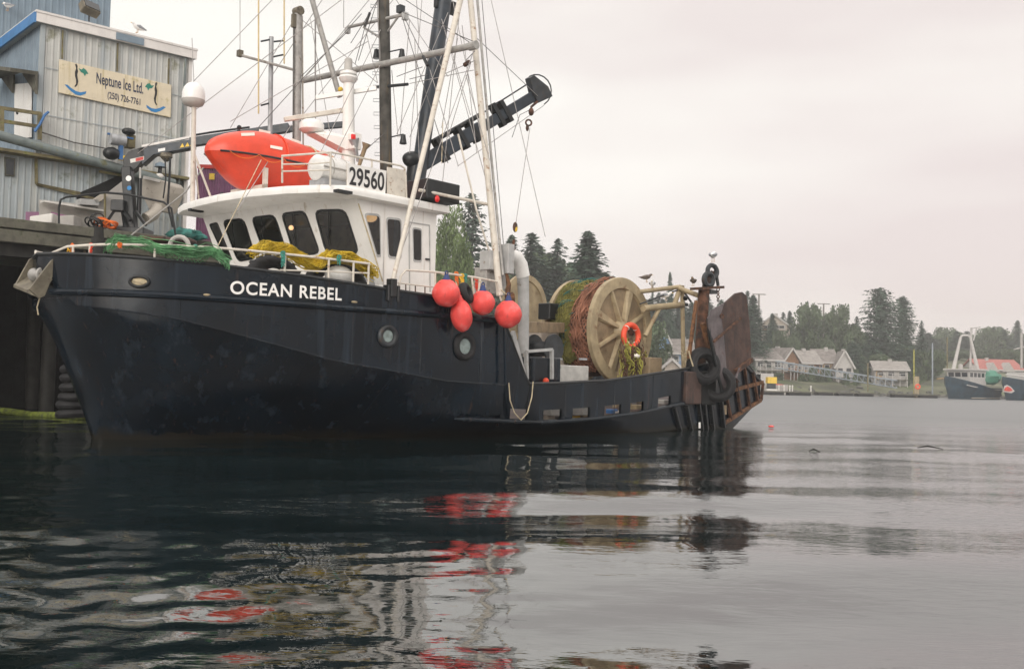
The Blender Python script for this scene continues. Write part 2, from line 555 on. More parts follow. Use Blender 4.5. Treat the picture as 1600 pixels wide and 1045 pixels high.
mat('red_paint', (0.55, 0.04, 0.03), 0.5, var=0.12)
mat('red_lamp', (0.8, 0.02, 0.02), 0.3, var=0.05)
mat('lamp_warm', (0.85, 0.6, 0.35), 0.5, emit=((1.0, 0.55, 0.25), 0.7))
mat('gull_white', (0.78, 0.77, 0.75), 0.7, var=0.05)
mat('gull_grey', (0.32, 0.33, 0.35), 0.7, var=0.1)
mat('gull_brown', (0.16, 0.13, 0.11), 0.8, var=0.3, scale=20)
mat('gull_leg', (0.55, 0.35, 0.18), 0.6)
mat('ground', (0.10, 0.105, 0.06), 0.95, var=0.4, scale=0.12, stain=(0.07, 0.10, 0.03), stain_amt=0.55, stain_scale=0.2)
mat('rockshore', (0.13, 0.125, 0.105), 0.9, var=0.4, scale=0.4, stain=(0.07, 0.065, 0.03), stain_amt=0.55, stain_scale=0.5)
mat('bark', (0.07, 0.055, 0.045), 0.9, var=0.3, scale=4)
mat('bark_pale', (0.22, 0.2, 0.18), 0.9, var=0.3, scale=4)
mat('needle_dark', (0.056, 0.094, 0.062), 0.8, var=0.4, scale=0.35)
mat('needle_blue', (0.068, 0.100, 0.075), 0.8, var=0.4, scale=0.35)
mat('leaf_bright', (0.115, 0.165, 0.055), 0.75, var=0.4, scale=0.5)
mat('leaf_mid', (0.085, 0.118, 0.062), 0.8, var=0.4, scale=0.4)
mat('h_blue', (0.16, 0.27, 0.42), 0.7, var=0.1)
mat('h_brown', (0.24, 0.13, 0.07), 0.8, var=0.15)
mat('h_tan', (0.33, 0.22, 0.11), 0.8, var=0.15)
mat('h_white', (0.47, 0.45, 0.43), 0.7, var=0.05)
mat('h_grey', (0.38, 0.36, 0.34), 0.8, var=0.1)
mat('h_cream', (0.45, 0.39, 0.33), 0.8, var=0.1)
mat('roof_grey', (0.20, 0.18, 0.165), 0.9, var=0.2, scale=1.5)
mat('roof_pale', (0.27, 0.25, 0.23), 0.9, var=0.15, scale=1.5)
mat('roof_red', (0.36, 0.12, 0.10), 0.8, var=0.15)
mat('green_paint', (0.06, 0.22, 0.15), 0.6, var=0.1)
mat('shark_red', (0.55, 0.05, 0.03), 0.5)
mat('gang_blue', (0.25, 0.285, 0.32), 0.6, var=0.1)

# netting: crossed strands seen as colour and fine relief on the wound net
def net_mat(name, col, dark, sc):
    m = mat(name, col, 0.85, var=0.3, scale=3)
    t = m.node_tree; L = t.links.new
    b = [n for n in t.nodes if n.type == 'BSDF_PRINCIPLED'][0]
    src = b.inputs['Base Color'].links[0].from_socket
    tc = t.nodes.new('ShaderNodeTexCoord')
    hs = []
    for ang in (0.75, -0.75):
        mp = t.nodes.new('ShaderNodeMapping')
        mp.inputs['Rotation'].default_value = (0.3, ang, 0.9)
        wv = t.nodes.new('ShaderNodeTexWave')
        wv.inputs['Scale'].default_value = sc
        wv.inputs['Distortion'].default_value = 2.2
        wv.inputs['Detail'].default_value = 1.5
        L(tc.outputs['Object'], mp.inputs[0]); L(mp.outputs[0], wv.inputs['Vector'])
        hs.append(wv.outputs['Fac'])
    mx = t.nodes.new('ShaderNodeMath'); mx.operation = 'MAXIMUM'
    L(hs[0], mx.inputs[0]); L(hs[1], mx.inputs[1])
    rp = t.nodes.new('ShaderNodeMapRange')
    rp.inputs['From Min'].default_value = 0.55; rp.inputs['From Max'].default_value = 0.9
    L(mx.outputs[0], rp.inputs['Value'])
    mc = t.nodes.new('ShaderNodeMix'); mc.data_type = 'RGBA'
    L(rp.outputs[0], mc.inputs[0]); mc.inputs[6].default_value = (*dark, 1); L(src, mc.inputs[7])
    L(mc.outputs[2], b.inputs['Base Color'])
    bp = t.nodes.new('ShaderNodeBump'); bp.inputs['Strength'].default_value = 0.8; bp.inputs['Distance'].default_value = 0.03
    L(mx.outputs[0], bp.inputs['Height']); L(bp.outputs[0], b.inputs['Normal'])
mat('net_strand', (0.31, 0.14, 0.085), 0.85, var=0.3, scale=3)
mat('net_core', (0.085, 0.045, 0.03), 0.9, var=0.4, scale=3)
net_mat('net_rust', (0.36, 0.145, 0.08), (0.07, 0.03, 0.018), 8.0)
net_mat('net_olive', (0.30, 0.27, 0.06), (0.09, 0.10, 0.035), 10.0)

def glass_mat():
    m = bpy.data.materials.new('cabin_glass')
    m.use_nodes = True
    t = m.node_tree; L = t.links.new
    for n in list(t.nodes):
        t.nodes.remove(n)
    o = t.nodes.new('ShaderNodeOutputMaterial')
    gl = t.nodes.new('ShaderNodeBsdfGlossy'); gl.inputs['Roughness'].default_value = 0.03
    tr = t.nodes.new('ShaderNodeBsdfTransparent'); tr.inputs['Color'].default_value = (0.60, 0.66, 0.66, 1)
    fr = t.nodes.new('ShaderNodeFresnel'); fr.inputs['IOR'].default_value = 1.6
    mx = t.nodes.new('ShaderNodeMixShader')
    L(fr.outputs[0], mx.inputs[0]); L(tr.outputs[0], mx.inputs[1]); L(gl.outputs[0], mx.inputs[2]); L(mx.outputs[0], o.inputs[0])
    M['cabin_glass'] = m
glass_mat()
def water_mat():
    m = bpy.data.materials.new('water')
    m.use_nodes = True
    t = m.node_tree; L = t.links.new
    b = t.nodes['Principled BSDF']
    b.inputs['Base Color'].default_value = (0.003, 0.009, 0.009, 1)
    b.inputs['Roughness'].default_value = 0.035
    b.inputs['IOR'].default_value = 2.7
    tc = t.nodes.new('ShaderNodeTexCoord')
    def nz(sc, det, mapsc, rot=0.0, rgh=0.5):
        mp = t.nodes.new('ShaderNodeMapping')
        mp.inputs['Scale'].default_value = mapsc
        mp.inputs['Rotation'].default_value = (0, 0, rot)
        n = t.nodes.new('ShaderNodeTexNoise')
        n.inputs['Scale'].default_value = sc
        n.inputs['Detail'].default_value = det
        n.inputs['Roughness'].default_value = rgh
        n.inputs['Distortion'].default_value = 0.4
        L(tc.outputs['Object'], mp.inputs[0]); L(mp.outputs[0], n.inputs['Vector'])
        return n.outputs['Fac']
    # small ripples come in patches where the air touches the water
    patch = t.nodes.new('ShaderNodeMapRange'); patch.interpolation_type = 'SMOOTHSTEP'
    patch.inputs['From Min'].default_value = 0.45; patch.inputs['From Max'].default_value = 0.68
    patch.inputs['To Min'].default_value = 0.22; patch.inputs['To Max'].default_value = 1.0
    sx = t.nodes.new('ShaderNodeSeparateXYZ'); L(tc.outputs['Object'], sx.inputs[0])
    side = t.nodes.new('ShaderNodeMapRange'); side.interpolation_type = 'SMOOTHSTEP'     # the skiff's wash spreads to the left
    side.inputs['From Min'].default_value = 3.5; side.inputs['From Max'].default_value = -2.0
    side.inputs['To Min'].default_value = 0.5; side.inputs['To Max'].default_value = 1.5
    L(sx.outputs['X'], side.inputs['Value'])
    L(nz(0.22, 2.0, (0.7, 1.3, 1), 0.3), patch.inputs['Value'])
    rip = nz(3.4, 4.0, (0.6, 1.5, 1), 0.25, 0.6)
    fine = nz(9.0, 2.5, (0.55, 1.5, 1), 0.2, 0.55)
    rm = t.nodes.new('ShaderNodeMath'); rm.operation = 'MULTIPLY'
    L(rip, rm.inputs[0]); L(patch.outputs[0], rm.inputs[1])
    rm2 = t.nodes.new('ShaderNodeMath'); rm2.operation = 'MULTIPLY'
    L(rm.outputs[0], rm2.inputs[0]); L(side.outputs[0], rm2.inputs[1]); rm = rm2
    b1 = t.nodes.new('ShaderNodeBump'); b1.inputs['Strength'].default_value = 1.0; b1.inputs['Distance'].default_value = 0.008
    L(rm.outputs[0], b1.inputs['Height'])
    b0 = t.nodes.new('ShaderNodeBump'); b0.inputs['Strength'].default_value = 1.0; b0.inputs['Distance'].default_value = 0.0055
    s2 = t.nodes.new('ShaderNodeMapRange'); s2.interpolation_type = 'SMOOTHSTEP'
    s2.inputs['From Min'].default_value = 0.5; s2.inputs['From Max'].default_value = 5.0
    s2.inputs['To Min'].default_value = 0.12; s2.inputs['To Max'].default_value = 1.0
    L(sx.outputs['X'], s2.inputs['Value'])
    fm = t.nodes.new('ShaderNodeMath'); fm.operation = 'MULTIPLY'
    L(fine, fm.inputs[0]); L(s2.outputs[0], fm.inputs[1]); fine = fm.outputs[0]
    L(fine, b0.inputs['Height']); L(b0.outputs[0], b1.inputs['Normal'])
    L(b1.outputs[0], b.inputs['Normal'])
    dist = t.nodes.new('ShaderNodeMapRange')     # unresolved ripples further out blur what is mirrored
    dist.inputs['From Min'].default_value = 17.0; dist.inputs['From Max'].default_value = 42.0
    dist.inputs['To Min'].default_value = 0.012; dist.inputs['To Max'].default_value = 0.40
    L(sx.outputs['Y'], dist.inputs['Value']); L(dist.outputs[0], b.inputs['Roughness'])
    M['water'] = m
    # outer sheet: the same water with the swell as relief
    m2 = m.copy(); m2.name = 'water_far'
    t = m2.node_tree; L = t.links.new
    b = t.nodes['Principled BSDF']; tc = t.nodes['Texture Coordinate']
    bp = [n for n in t.nodes if n.type == 'BUMP' and abs(n.inputs['Distance'].default_value - 0.0055) < 1e-4][0]
    n = nz(0.55, 4.0, (0.6, 1.2, 1), 0.2)
    b2 = t.nodes.new('ShaderNodeBump'); b2.inputs['Strength'].default_value = 1.0; b2.inputs['Distance'].default_value = 0.06
    L(n, b2.inputs['Height']); L(b2.outputs[0], bp.inputs['Normal'])
    M['water_far'] = m2
water_mat()
# ------------------------------------------------------------------ water
def build_water():
    far = MB()
    far.quad((-1500, -300, -0.05), (1500, -300, -0.05), (1500, 2500, -0.05), (-1500, 2500, -0.05))
    struct('water', far, 'water_far')
    ny, nx = 470, 620
    ys = np.geomspace(1.3, 75.0, ny)
    us = np.linspace(-1, 1, nx)
    Y = np.repeat(ys[:, None], nx, 1)
    half = 0.72 * ys + 2.2
    X = us[None, :] * half[:, None]
    q = np.random.RandomState(11)
    Z = np.zeros_like(X)
    # calmer to the right, livelier where the boat's wash spreads to the left
    rough = 0.42 + 0.85 / (1 + np.exp((X + 0.6 + 0.10 * Y) / (0.8 + 0.10 * Y))) * np.clip(1.25 - Y / 30, 0.35, 1)
    rough = rough + 0.5 * np.clip((Y - 7) / 14, 0, 1)
    for lam_lo, lam_hi, cnt, slope, spread, usep in ((2.0, 5.0, 16, 0.030, 0.55, 0.3), (0.7, 1.8, 24, 0.024, 0.9, 1.2), (0.15, 0.5, 54, 0.082, 1.7, 2.7)):
        for i in range(cnt):
            lam = math.exp(q.uniform(math.log(lam_lo), math.log(lam_hi)))
            k = 2 * math.pi / lam
            a = slope / k * math.sqrt(2.0 / cnt)
            th = math.pi / 2 + 0.18 + q.normal(0, spread * 0.55)
            ph = q.uniform(0, 6.28)
            w = q.uniform(0, 6.28)
            gm = 0.75 + 0.5 * np.sin(X * q.uniform(0.15, 0.5) + Y * q.uniform(0.1, 0.4) + w)   # wave groups
            fade = np.clip((lam / (0.02 * Y + 1e-6) - 0.9) / 2.0, 0, 1)                       # what the grid can carry
            Z += a * np.sin(k * (math.cos(th) * X + math.sin(th) * Y) + ph) * gm * fade * rough ** usep
    edge = np.clip((1 - np.abs(us))[None, :] * 9, 0, 1) * np.clip((75 - Y) / 25, 0, 1)
    Z = Z * edge
    me = bpy.data.meshes.new('water')
    V = np.stack([X, Y, Z], -1).reshape(-1, 3)
    idx = np.arange(ny * nx).reshape(ny, nx)
    F = np.stack([idx[:-1, :-1], idx[:-1, 1:], idx[1:, 1:], idx[1:, :-1]], -1).reshape(-1, 4)
    me.vertices.add(len(V)); me.vertices.foreach_set('co', V.ravel())
    me.loops.add(F.size); me.loops.foreach_set('vertex_index', F.ravel())
    me.polygons.add(len(F)); me.polygons.foreach_set('loop_start', np.arange(0, F.size, 4))
    me.polygons.foreach_set('loop_total', np.full(len(F), 4))
    me.polygons.foreach_set('use_smooth', np.ones(len(F), bool))
    me.update(calc_edges=True)
    me.materials.append(M['water'])
    o = bpy.data.objects.new('water', me)
    COL.objects.link(o)
    o['kind'] = 'structure'
build_water()

# ------------------------------------------------------------------ land behind the harbour
SHORE = [(-400, 60), (-120, 66), (-60, 74), (-30, 86), (0, 108), (20, 128), (35, 143), (50, 156), (80, 162), (110, 172), (150, 250), (400, 330)]
def shore(x):
    return interp(x, SHORE)
def land(x, y):
    d = y - shore(x)
    z = interp(d, [(-12, -2.0), (0, -0.1), (5, 0.9), (14, 2.0), (40, 4.2), (70, 8.5), (130, 13), (300, 17)])
    if d > 4:
        z += 0.5 * noise.noise(Vector((x * 0.06, y * 0.06, 0))) * min(1, (d - 4) / 15)
    return z
def build_land():
    rows = []
    ds = [-12, -4, 0, 2.5, 5, 8, 14, 22, 32, 45, 60, 80, 110, 160, 260, 420]
    xs = np.concatenate([np.linspace(-400, -100, 10), np.linspace(-90, 150, 81), np.linspace(160, 400, 10)])
    for d in ds:
        rows.append([(x, shore(x) + d + (1.2 * noise.noise(Vector((x * 0.15, d, 0))) if -5 < d < 10 else 0), land(x, shore(x) + d)) for x in xs])
    struct('hillside', MB().grid(rows[3:]), 'ground', smooth=True)
    struct('rocky_shore', MB().grid(rows[:4]), 'rockshore', smooth=True)
build_land()
def shore_rocks():
    q = random.Random(4)
    m = MB()
    for i in range(420):
        x = q.uniform(-25, 105)
        d = abs(q.gauss(0, 1)) * 3.0 - 1.0
        y = shore(x) + d
        s = q.uniform(0.15, 0.6)
        m.ball((x, y, land(x, y) + s * 0.15), s, 7, 5, (q.uniform(0.9, 1.6), 1, q.uniform(0.5, 0.8)), 0.7, i)
    solo('shore_rocks', m, 'rock', 'weedy rocks scattered along the far waterline', None, (0, 0, 0), WRL, kind='stuff')
shore_rocks()
# ------------------------------------------------------------------ the trawler
G_TAB = [(-20, 2.5), (-17, 2.9), (-15, 3.1), (-12, 3.28), (-9, 3.35), (-7, 3.33), (-5.2, 3.22), (-3.8, 3.05), (-2.4, 2.78), (-1.2, 2.42), (-0.4, 2.05), (0.25, 1.58), (0.7, 1.08), (1.0, 0.55), (1.15, 0.0)]
def g0(x):
    return interp(x, G_TAB)
def g(x):                                   # half-breadth at the deck edge, lightly smoothed
    w = min(0.35, max(0.0, 1.15 - x) * 0.5)
    return (g0(x - w) + 2 * g0(x) + g0(min(1.15, x + w))) / 4 if w > 0 else g0(x)
BUL = [(-19.4, 1.30), (-18.35, 1.82), (-16, 1.80), (-15.2, 1.73), (-14.2, 1.59), (-10.6, 1.24), (-8.6, 1.15), (-7.75, 1.13), (-7.0, 2.30), (-6.75, 2.46), (-5.62, 2.50), (-5.45, 2.76), (-5.2, 2.77), (-3.9, 2.83), (-2.4, 2.93), (-0.9, 3.01), (0.33, 3.07), (1.15, 3.12)]
GUA = [(-7, 2.42), (-3, 2.43), (-0.7, 2.46), (1.15, 2.49)]
KNU = [(-19.4, 1.25), (-16.9, 0.92), (-13.8, 0.63), (-12, 0.44), (-10, 0.32), (-8.2, 0.28), (-7.80, 0.28), (-7.75, 1.09), (-7.0, 1.10), (-5.4, 1.16), (-2.9, 1.48), (-1.5, 1.80), (-0.26, 2.10), (0.66, 2.24), (1.15, 2.32)]
LOG = [(-19.4, 1.32), (-16.9, 0.97), (-13.8, 0.68), (-12, 0.49), (-10, 0.37), (-8.2, 0.32), (-5.9, 0.41), (-3, 0.5)]
YWL = [(-19.4, 2.5), (-17, 2.85), (-14, 3.05), (-12, 3.0), (-9, 2.6), (-6, 1.95), (-3, 1.3), (-1.36, 0.8), (-0.6, 0.42), (0, 0.02)]
def zbot(x):
    if x > 0:
        return x / 0.386
    return interp(x, [(-19.35, 0.78), (-17.2, -0.05), (-16.2, -0.5), (0, -0.5)]) if x < -16 else -0.5
def hull_y(x, z):
    kn = interp(x, KNU); gg = g(x)
    if z >= kn:
        return gg - 0.05 * (0 if z > 2.4 else 1) * max(0, (2.4 - z) / 2.4)
    zb = zbot(x)
    top = gg - 0.05 * max(0, (2.4 - kn) / 2.4)
    if x > 0:
        t = (z - zb) / max(1e-3, kn - zb)
        return top * max(0, t) ** 0.75
    yb = interp(x, YWL)
    t = (z - 0.0) / max(1e-3, kn)
    if z < 0:
        return yb * (1 + 0.25 * z)
    w = min(1.0, max(0.0, (-4.2 - x) / 2.6)); w = w * w * (3 - 2 * w)
    lg = interp(x, LOG)
    if w > 0 and lg < kn - 0.1:                       # the side turns flush above the low strake towards the break
        yl = lerp(lerp(yb, top, (lg / kn) ** 0.9), gg - 0.075, w)
        if z >= lg:
            return lerp(yl, top, (z - lg) / (kn - lg))
        return lerp(yb, yl, max(0, z / lg) ** 0.9)
    return lerp(yb, top, max(0, t) ** 0.9)
def on_hull(px, py, out=0.0):
    """point of the port plating behind a survey pixel"""
    lo = None
    for i in range(1400):
        y = 3.9 - i * 0.0028
        p = at(px, py, BOAT, y=y)
        e = y - out - hull_y(p.x, p.z)
        if lo is not None and e <= 0:
            return p
        lo = e
    return p

boat = thing('fishing_trawler', 'large black steel trawler with white wheelhouse moored at the pier, OCEAN REBEL on its bow', 'trawler', (-7, 0, 0))
PORTS = []
for (a, b) in ((797, 825), (849, 878), (895, 922), (945, 971), (985, 1006), (1028, 1048)):
    xs2 = []
    for px in (a, b):
        xs2.append(on_hull(px, 645 - max(0, (px - 900)) * 0.13).x)
    PORTS.append((xs2[1], xs2[0]))
def build_hull():
    cols = [1.15, 1.12, 1.06, 1.0, 0.93, 0.86, 0.78, 0.7, 0.6, 0.5, 0.4, 0.3, 0.2, 0.1, 0.0]
    x = -0.15
    while x > -19.3:
        cols.append(round(x, 3)); x -= 0.22
    cols += [-19.35, -7.0, -7.75]
    for a, b in PORTS:
        cols = [c for c in cols if not (abs(c - a) < 0.07 or abs(c - b) < 0.07)]
        cols += [a, b]
    cols = sorted(set(cols), reverse=True)
    inport = lambda x0, x1: any(a - 1e-6 <= min(x0, x1) and max(x0, x1) <= b + 1e-6 for a, b in PORTS)
    for side, nm in ((1, 'hull'),):
        mb = MB()
        for s in (1, -1):
            rows = []
            for x in cols:
                zt, kn, zb = interp(x, BUL), interp(x, KNU), zbot(x)
                if x > 0.85:
                    kn = max(kn, zb + 0.02)
                lg = interp(x, LOG)
                if x < -7:
                    zz = [zt, lerp(zt, lg + 0.26, 0.5), lg + 0.26, lg + 0.04, lg - 0.02, min(kn, lg - 0.05)]
                else:
                    zz = [zt, lerp(zt, kn, 0.25), lerp(zt, kn, 0.5), lerp(zt, kn, 0.75), kn + 0.02, kn]
                k2 = zz[-1]
                if k2 < zb + 0.04: k2 = zb + 0.04
                zz = [max(z, k2) for z in zz[:-1]] + [k2]
                for i in range(1, 9):
                    zz.append(lerp(k2, zb, i / 8))
                row = []
                for j, z in enumerate(zz):
                    y = hull_y(x, z)
                    if x >= 0 and j == len(zz) - 1: y = 0.0
                    # long shallow dents of welded plating
                    y += (0.009 * noise.noise(Vector((x * 1.7, z * 2.1, 3.0 * s))) - 0.006 * abs(math.sin(x * 4.6))) if 0.05 < y and -16.5 < x < 0.8 else 0
                    row.append((x, s * y, z))
                rows.append(row)
            skip = lambda i, j: j == 2 and inport(cols[i], cols[i + 1])
            mb.grid(rows, skip)
        # underside of the counter and the closed stern
        st = -19.35
        for i in range(len(cols) - 1):
            if cols[i] <= -16.1:
                a, b = cols[i], cols[i + 1]
                mb.quad((a, hull_y(a, zbot(a)), zbot(a)), (b, hull_y(b, zbot(b)), zbot(b)), (b, -hull_y(b, zbot(b)), zbot(b)), (a, -hull_y(a, zbot(a)), zbot(a)))
        mb.quad((st, 2.55, 0.78), (st, -2.55, 0.78), (st, -2.55, 1.3), (st, 2.55, 1.3))
        h = part('hull', mb, 'hull_paint', boat, smooth=True, weld=True)
    # inner face of the bulwarks
    mb = MB()
    for s in (1, -1):
        rows = []
        for x in cols:
            if x > 1.0: continue
            zt = interp(x, BUL)
            zd = 2.40 if x > -6.9 else interp(x, LOG) - 0.02
            y = max(0.02, hull_y(x, zt) - 0.07)
            H_ = lambda z: s * max(0.02, hull_y(x, z) - 0.07)
            lg = interp(x, LOG)
            if x > -7:
                rows.append([(x, s * y, zt), (x, s * y, zt - 0.1), (x, s * y, min(zt, zd + 0.02)), (x, s * y, min(zt, zd))])
            else:
                rows.append([(x, H_(zt), zt), (x, H_(lg + 0.26), lg + 0.26), (x, H_(lg + 0.04), lg + 0.04), (x, H_(lg - 0.02), lg - 0.02)])
        cc = [c for c in cols if c <= 1.0]
        mb.grid(rows, lambda i, j: j == 1 and cc[i] < -7 and inport(cc[i], cc[i + 1]))
    part('bulwark_lining', mb, 'hull_paint', boat)
    # capping rail along the bulwark
    for s in (1, -1):
        mb = MB()
        xs_ = [c for c in cols if c >= -6.8]
        mb.tube([(x, s * max(0.0, hull_y(x, interp(x, BUL)) - 0.02), interp(x, BUL) + 0.01) for x in xs_], 0.035, 6)
        part('capping_rail', mb, 'black_paint', boat, smooth=True)
        mb = MB()
        xs_ = [c for c in cols if -19.2 < c <= -6.8]
        mb.tube([(x, s * (hull_y(x, interp(x, BUL)) - 0.02), interp(x, BUL) + 0.01) for x in xs_], 0.035, 6)
        part('capping_rail', mb, 'black_paint', boat, smooth=True)
        mb = MB()
        xs_ = [c for c in cols if -7.0 <= c <= 1.06]
        mb.tube([(x, s * (g(x) + 0.02), interp(x, GUA)) for x in xs_], 0.062, 8)
        part('rubbing_strake', mb, 'hull_paint', h, smooth=True)
        mb = MB()
        xs_ = [c for c in cols if -17.0 <= c <= -5.8]
        mb.tube([(x, s * (hull_y(x, interp(x, LOG)) + 0.02), interp(x, LOG)) for x in xs_], [0.015] + [0.05] * (len(xs_) - 1), 8)
        part('rubbing_strake', mb, 'hull_paint', h, smooth=True)
        mb = MB()                                                   # welded edge of the knuckle
        xs_ = [c for c in cols if -7.2 <= c <= 0.7]
        mb.tube([(x, s * (hull_y(x, interp(x, KNU)) + 0.004), interp(x, KNU)) for x in xs_], 0.014, 5)
        part('knuckle_weld', mb, 'hull_paint', h, smooth=True)
    # decks
    mb = MB()
    fx = [c for c in cols if -6.95 <= c <= 0.95]
    mb.poly(*([(x, max(0.02, g(x) - 0.06), 2.40) for x in fx] + [(x, -max(0.02, g(x) - 0.06), 2.40) for x in fx[::-1]]))
    part('foredeck', mb, 'tote', boat)  # unseen deck made pale to bounce light onto the wheelhouse front
    mb = MB()
    ax = [c for c in cols if c < -6.9]
    mb.grid([[(x, s * (hull_y(x, interp(x, LOG)) - 0.06), interp(x, LOG) - 0.02) for s in (1, -1)] for x in ax])
    part('main_deck', mb, 'rust_dark', boat)
    zz_ = [2.39, 1.9, 1.4, 1.0, 0.7, 0.3]
    mb = MB().prism([(-6.97, hull_y(-6.97, z) - 0.1, z) for z in zz_] + [(-6.97, -hull_y(-6.97, z) + 0.1, z) for z in zz_[::-1]], (0.07, 0, 0))
    part('deck_break', mb, 'white_paint', boat)
    return h, cols
hull, HCOLS = build_hull()

for xw in (-0.35, -1.6, -3.25, -4.75, -6.3):                       # welded plate seams
    zz_ = np.linspace(interp(xw, KNU) + 0.02, interp(xw, GUA) - 0.07, 8)
    part('weld_seam', MB().tube([(xw, hull_y(xw, z) + 0.002, z) for z in zz_], 0.009, 5), 'hull_paint', hull, smooth=True)
for xw in (-0.9, -2.5, -4.2, -5.6):
    zz_ = np.linspace(0.1, interp(xw, KNU) - 0.03, 10)
    part('weld_seam', MB().tube([(xw, hull_y(xw, z) + 0.002, z) for z in zz_], 0.009, 5), 'hull_paint', hull, smooth=True)
for xw in (-9.0, -10.9, -12.6, -14.4):
    zz_ = np.linspace(interp(xw, LOG) + 0.06, interp(xw, BUL) - 0.03, 6)
    part('weld_seam', MB().tube([(xw, hull_y(xw, z) + 0.002, z) for z in zz_], 0.009, 5), 'hull_paint', hull, smooth=True)
# name on the bow, wrapped onto the plating
def hull_text(body, x0, x1, zb0, zb1, height, matn):
    v, f = text_mesh(body, 1.0, 0.0, 0.02, 1.0, space=1.10)
    mx = max(p.x for p in v); mn = min(p.x for p in v); my = max(p.y for p in v); ny_ = min(p.y for p in v)
    pts = []
    for p in v:
        t = (p.x - mn) / (mx - mn)
        x = lerp(x0, x1, t)
        z = lerp(zb0, zb1, t) + (p.y - ny_) / (my - ny_) * height
        pts.append((x, hull_y(x, z) + 0.018, z))
    for vv, ff in islands(pts, f):
        part('letter', MB().add(vv, ff), matn, hull)
hull_text('OCEAN REBEL', -1.055, -3.0, 2.545, 2.555, 0.225, 'letters')

# portholes, hawse pipe, fairleads
def ring_on_hull(px, py, ro, ri, rubber, pane, name='porthole'):
    p = on_hull(px, py)
    n = Vector((-(hull_y(p.x + 0.2, p.z) - hull_y(p.x - 0.2, p.z)) / 0.4, 1, 0)).normalized()
    mid = (ro + ri) / 2; th = (ro - ri) / 2
    o = part(name, MB().torus(p + n * 0.02, n, mid, th, 28, 10), rubber, hull, smooth=True)
    part('pane', MB().lathe(p - n * 0.01, n, [(0, ri + 0.02), (0.03, ri + 0.02), (0.035, 0.0)], 24), pane, o, smooth=True)
    part('inner_rim', MB().torus(p + n * 0.03, n, ri + 0.015, 0.018, 24, 8), 'dark_steel', o, smooth=True)
ring_on_hull(605, 525, 0.22, 0.115, 'dark_steel', 'glass_port')
ring_on_hull(725, 541, 0.285, 0.155, 'rubber', 'glass_port')
p = on_hull(218, 440)
tx = Vector((1, (hull_y(p.x + 0.1, p.z) - hull_y(p.x - 0.1, p.z)) / 0.2, 0)).normalized()
nn = Vector((-tx.y, tx.x, 0))
def oval(c, a, b, out, n=22):
    return [c + tx * (math.cos(2 * math.pi * i / n) * a) + Vector((0, 0, math.sin(2 * math.pi * i / n) * b)) + nn * out for i in range(n + 1)]
hp = part('hawse_pipe', MB().tube(oval(p, 0.15, 0.085, 0.03), 0.026, 8), 'black_paint', hull, smooth=True)
part('mooring_bar', MB().poly(*oval(p, 0.14, 0.08, 0.012)[:-1]).beam(p + tx * 0.09 + nn * 0.04 + Vector((0, 0, 0.03)), p - tx * 0.09 + nn * 0.04 - Vector((0, 0, 0.03)), 0.04, 0.03), 'rope_tan', hp)
for (px, py) in ((322, 461), (552, 472)):
    p = on_hull(px, py, 0.03)
    part('fairlead', MB().ball(p + Vector((0, 0.03, 0)), 0.045, 12, 8, (1.6, 0.6, 0.5)), 'tan_steel', hull, smooth=True)

# anchor chute at the bow: two cheek plates, floor and roller
def chute():
    o = None
    for s, far in ((1, 0), (-1, 1)):
        y = 0.36 if s > 0 else -0.62
        a, b, c, d = ((97, 399), (84, 412), (46, 455), (63, 466)) if not far else ((52, 402), (45, 405), (21, 447), (26, 450))
        if not far:
            pts = [at(96, 398, y=y), at(85, 402, y=y), at(46, 452, y=y), at(62, 466, y=y), at(70, 462, y=y)]
        else:
            pts = [at(53, 402, y=y), at(45, 405, y=y), at(21, 448, y=y), at(30, 450, y=y), at(52, 432, y=y)]
        q = part('anchor_chute_cheek', MB().prism(pts, (0, -0.06 * s, 0)), 'tan_chute', boat)
    a, b = at(60, 465, y=0.34), at(21, 449, y=-0.6)
    a2, b2 = at(92, 425, y=0.34), at(52, 430, y=-0.6)
    part('anchor_chute_floor', MB().hexa([a, b, b2, a2, a + Vector((0, 0, 0.05)), b + Vector((0, 0, 0.05)), b2 + Vector((0, 0, 0.05)), a2 + Vector((0, 0, 0.05))]), 'tan_chute', boat)
    c = at(60, 429, y=-0.1)
    part('anchor_roller', MB().lathe(c - Vector((0, 0.18, 0)), (0, 1, 0), [(0, 0.10), (0.03, 0.12), (0.18, 0.06), (0.33, 0.12), (0.36, 0.10)], 18), 'mast_metal', boat, smooth=True)
    part('anchor_rope', MB().tube([at(62, 466, y=0.0), at(58, 480, y=0.0), at(60, 492, y=0.02)], 0.012, 6), 'rope_tan', boat)
chute()

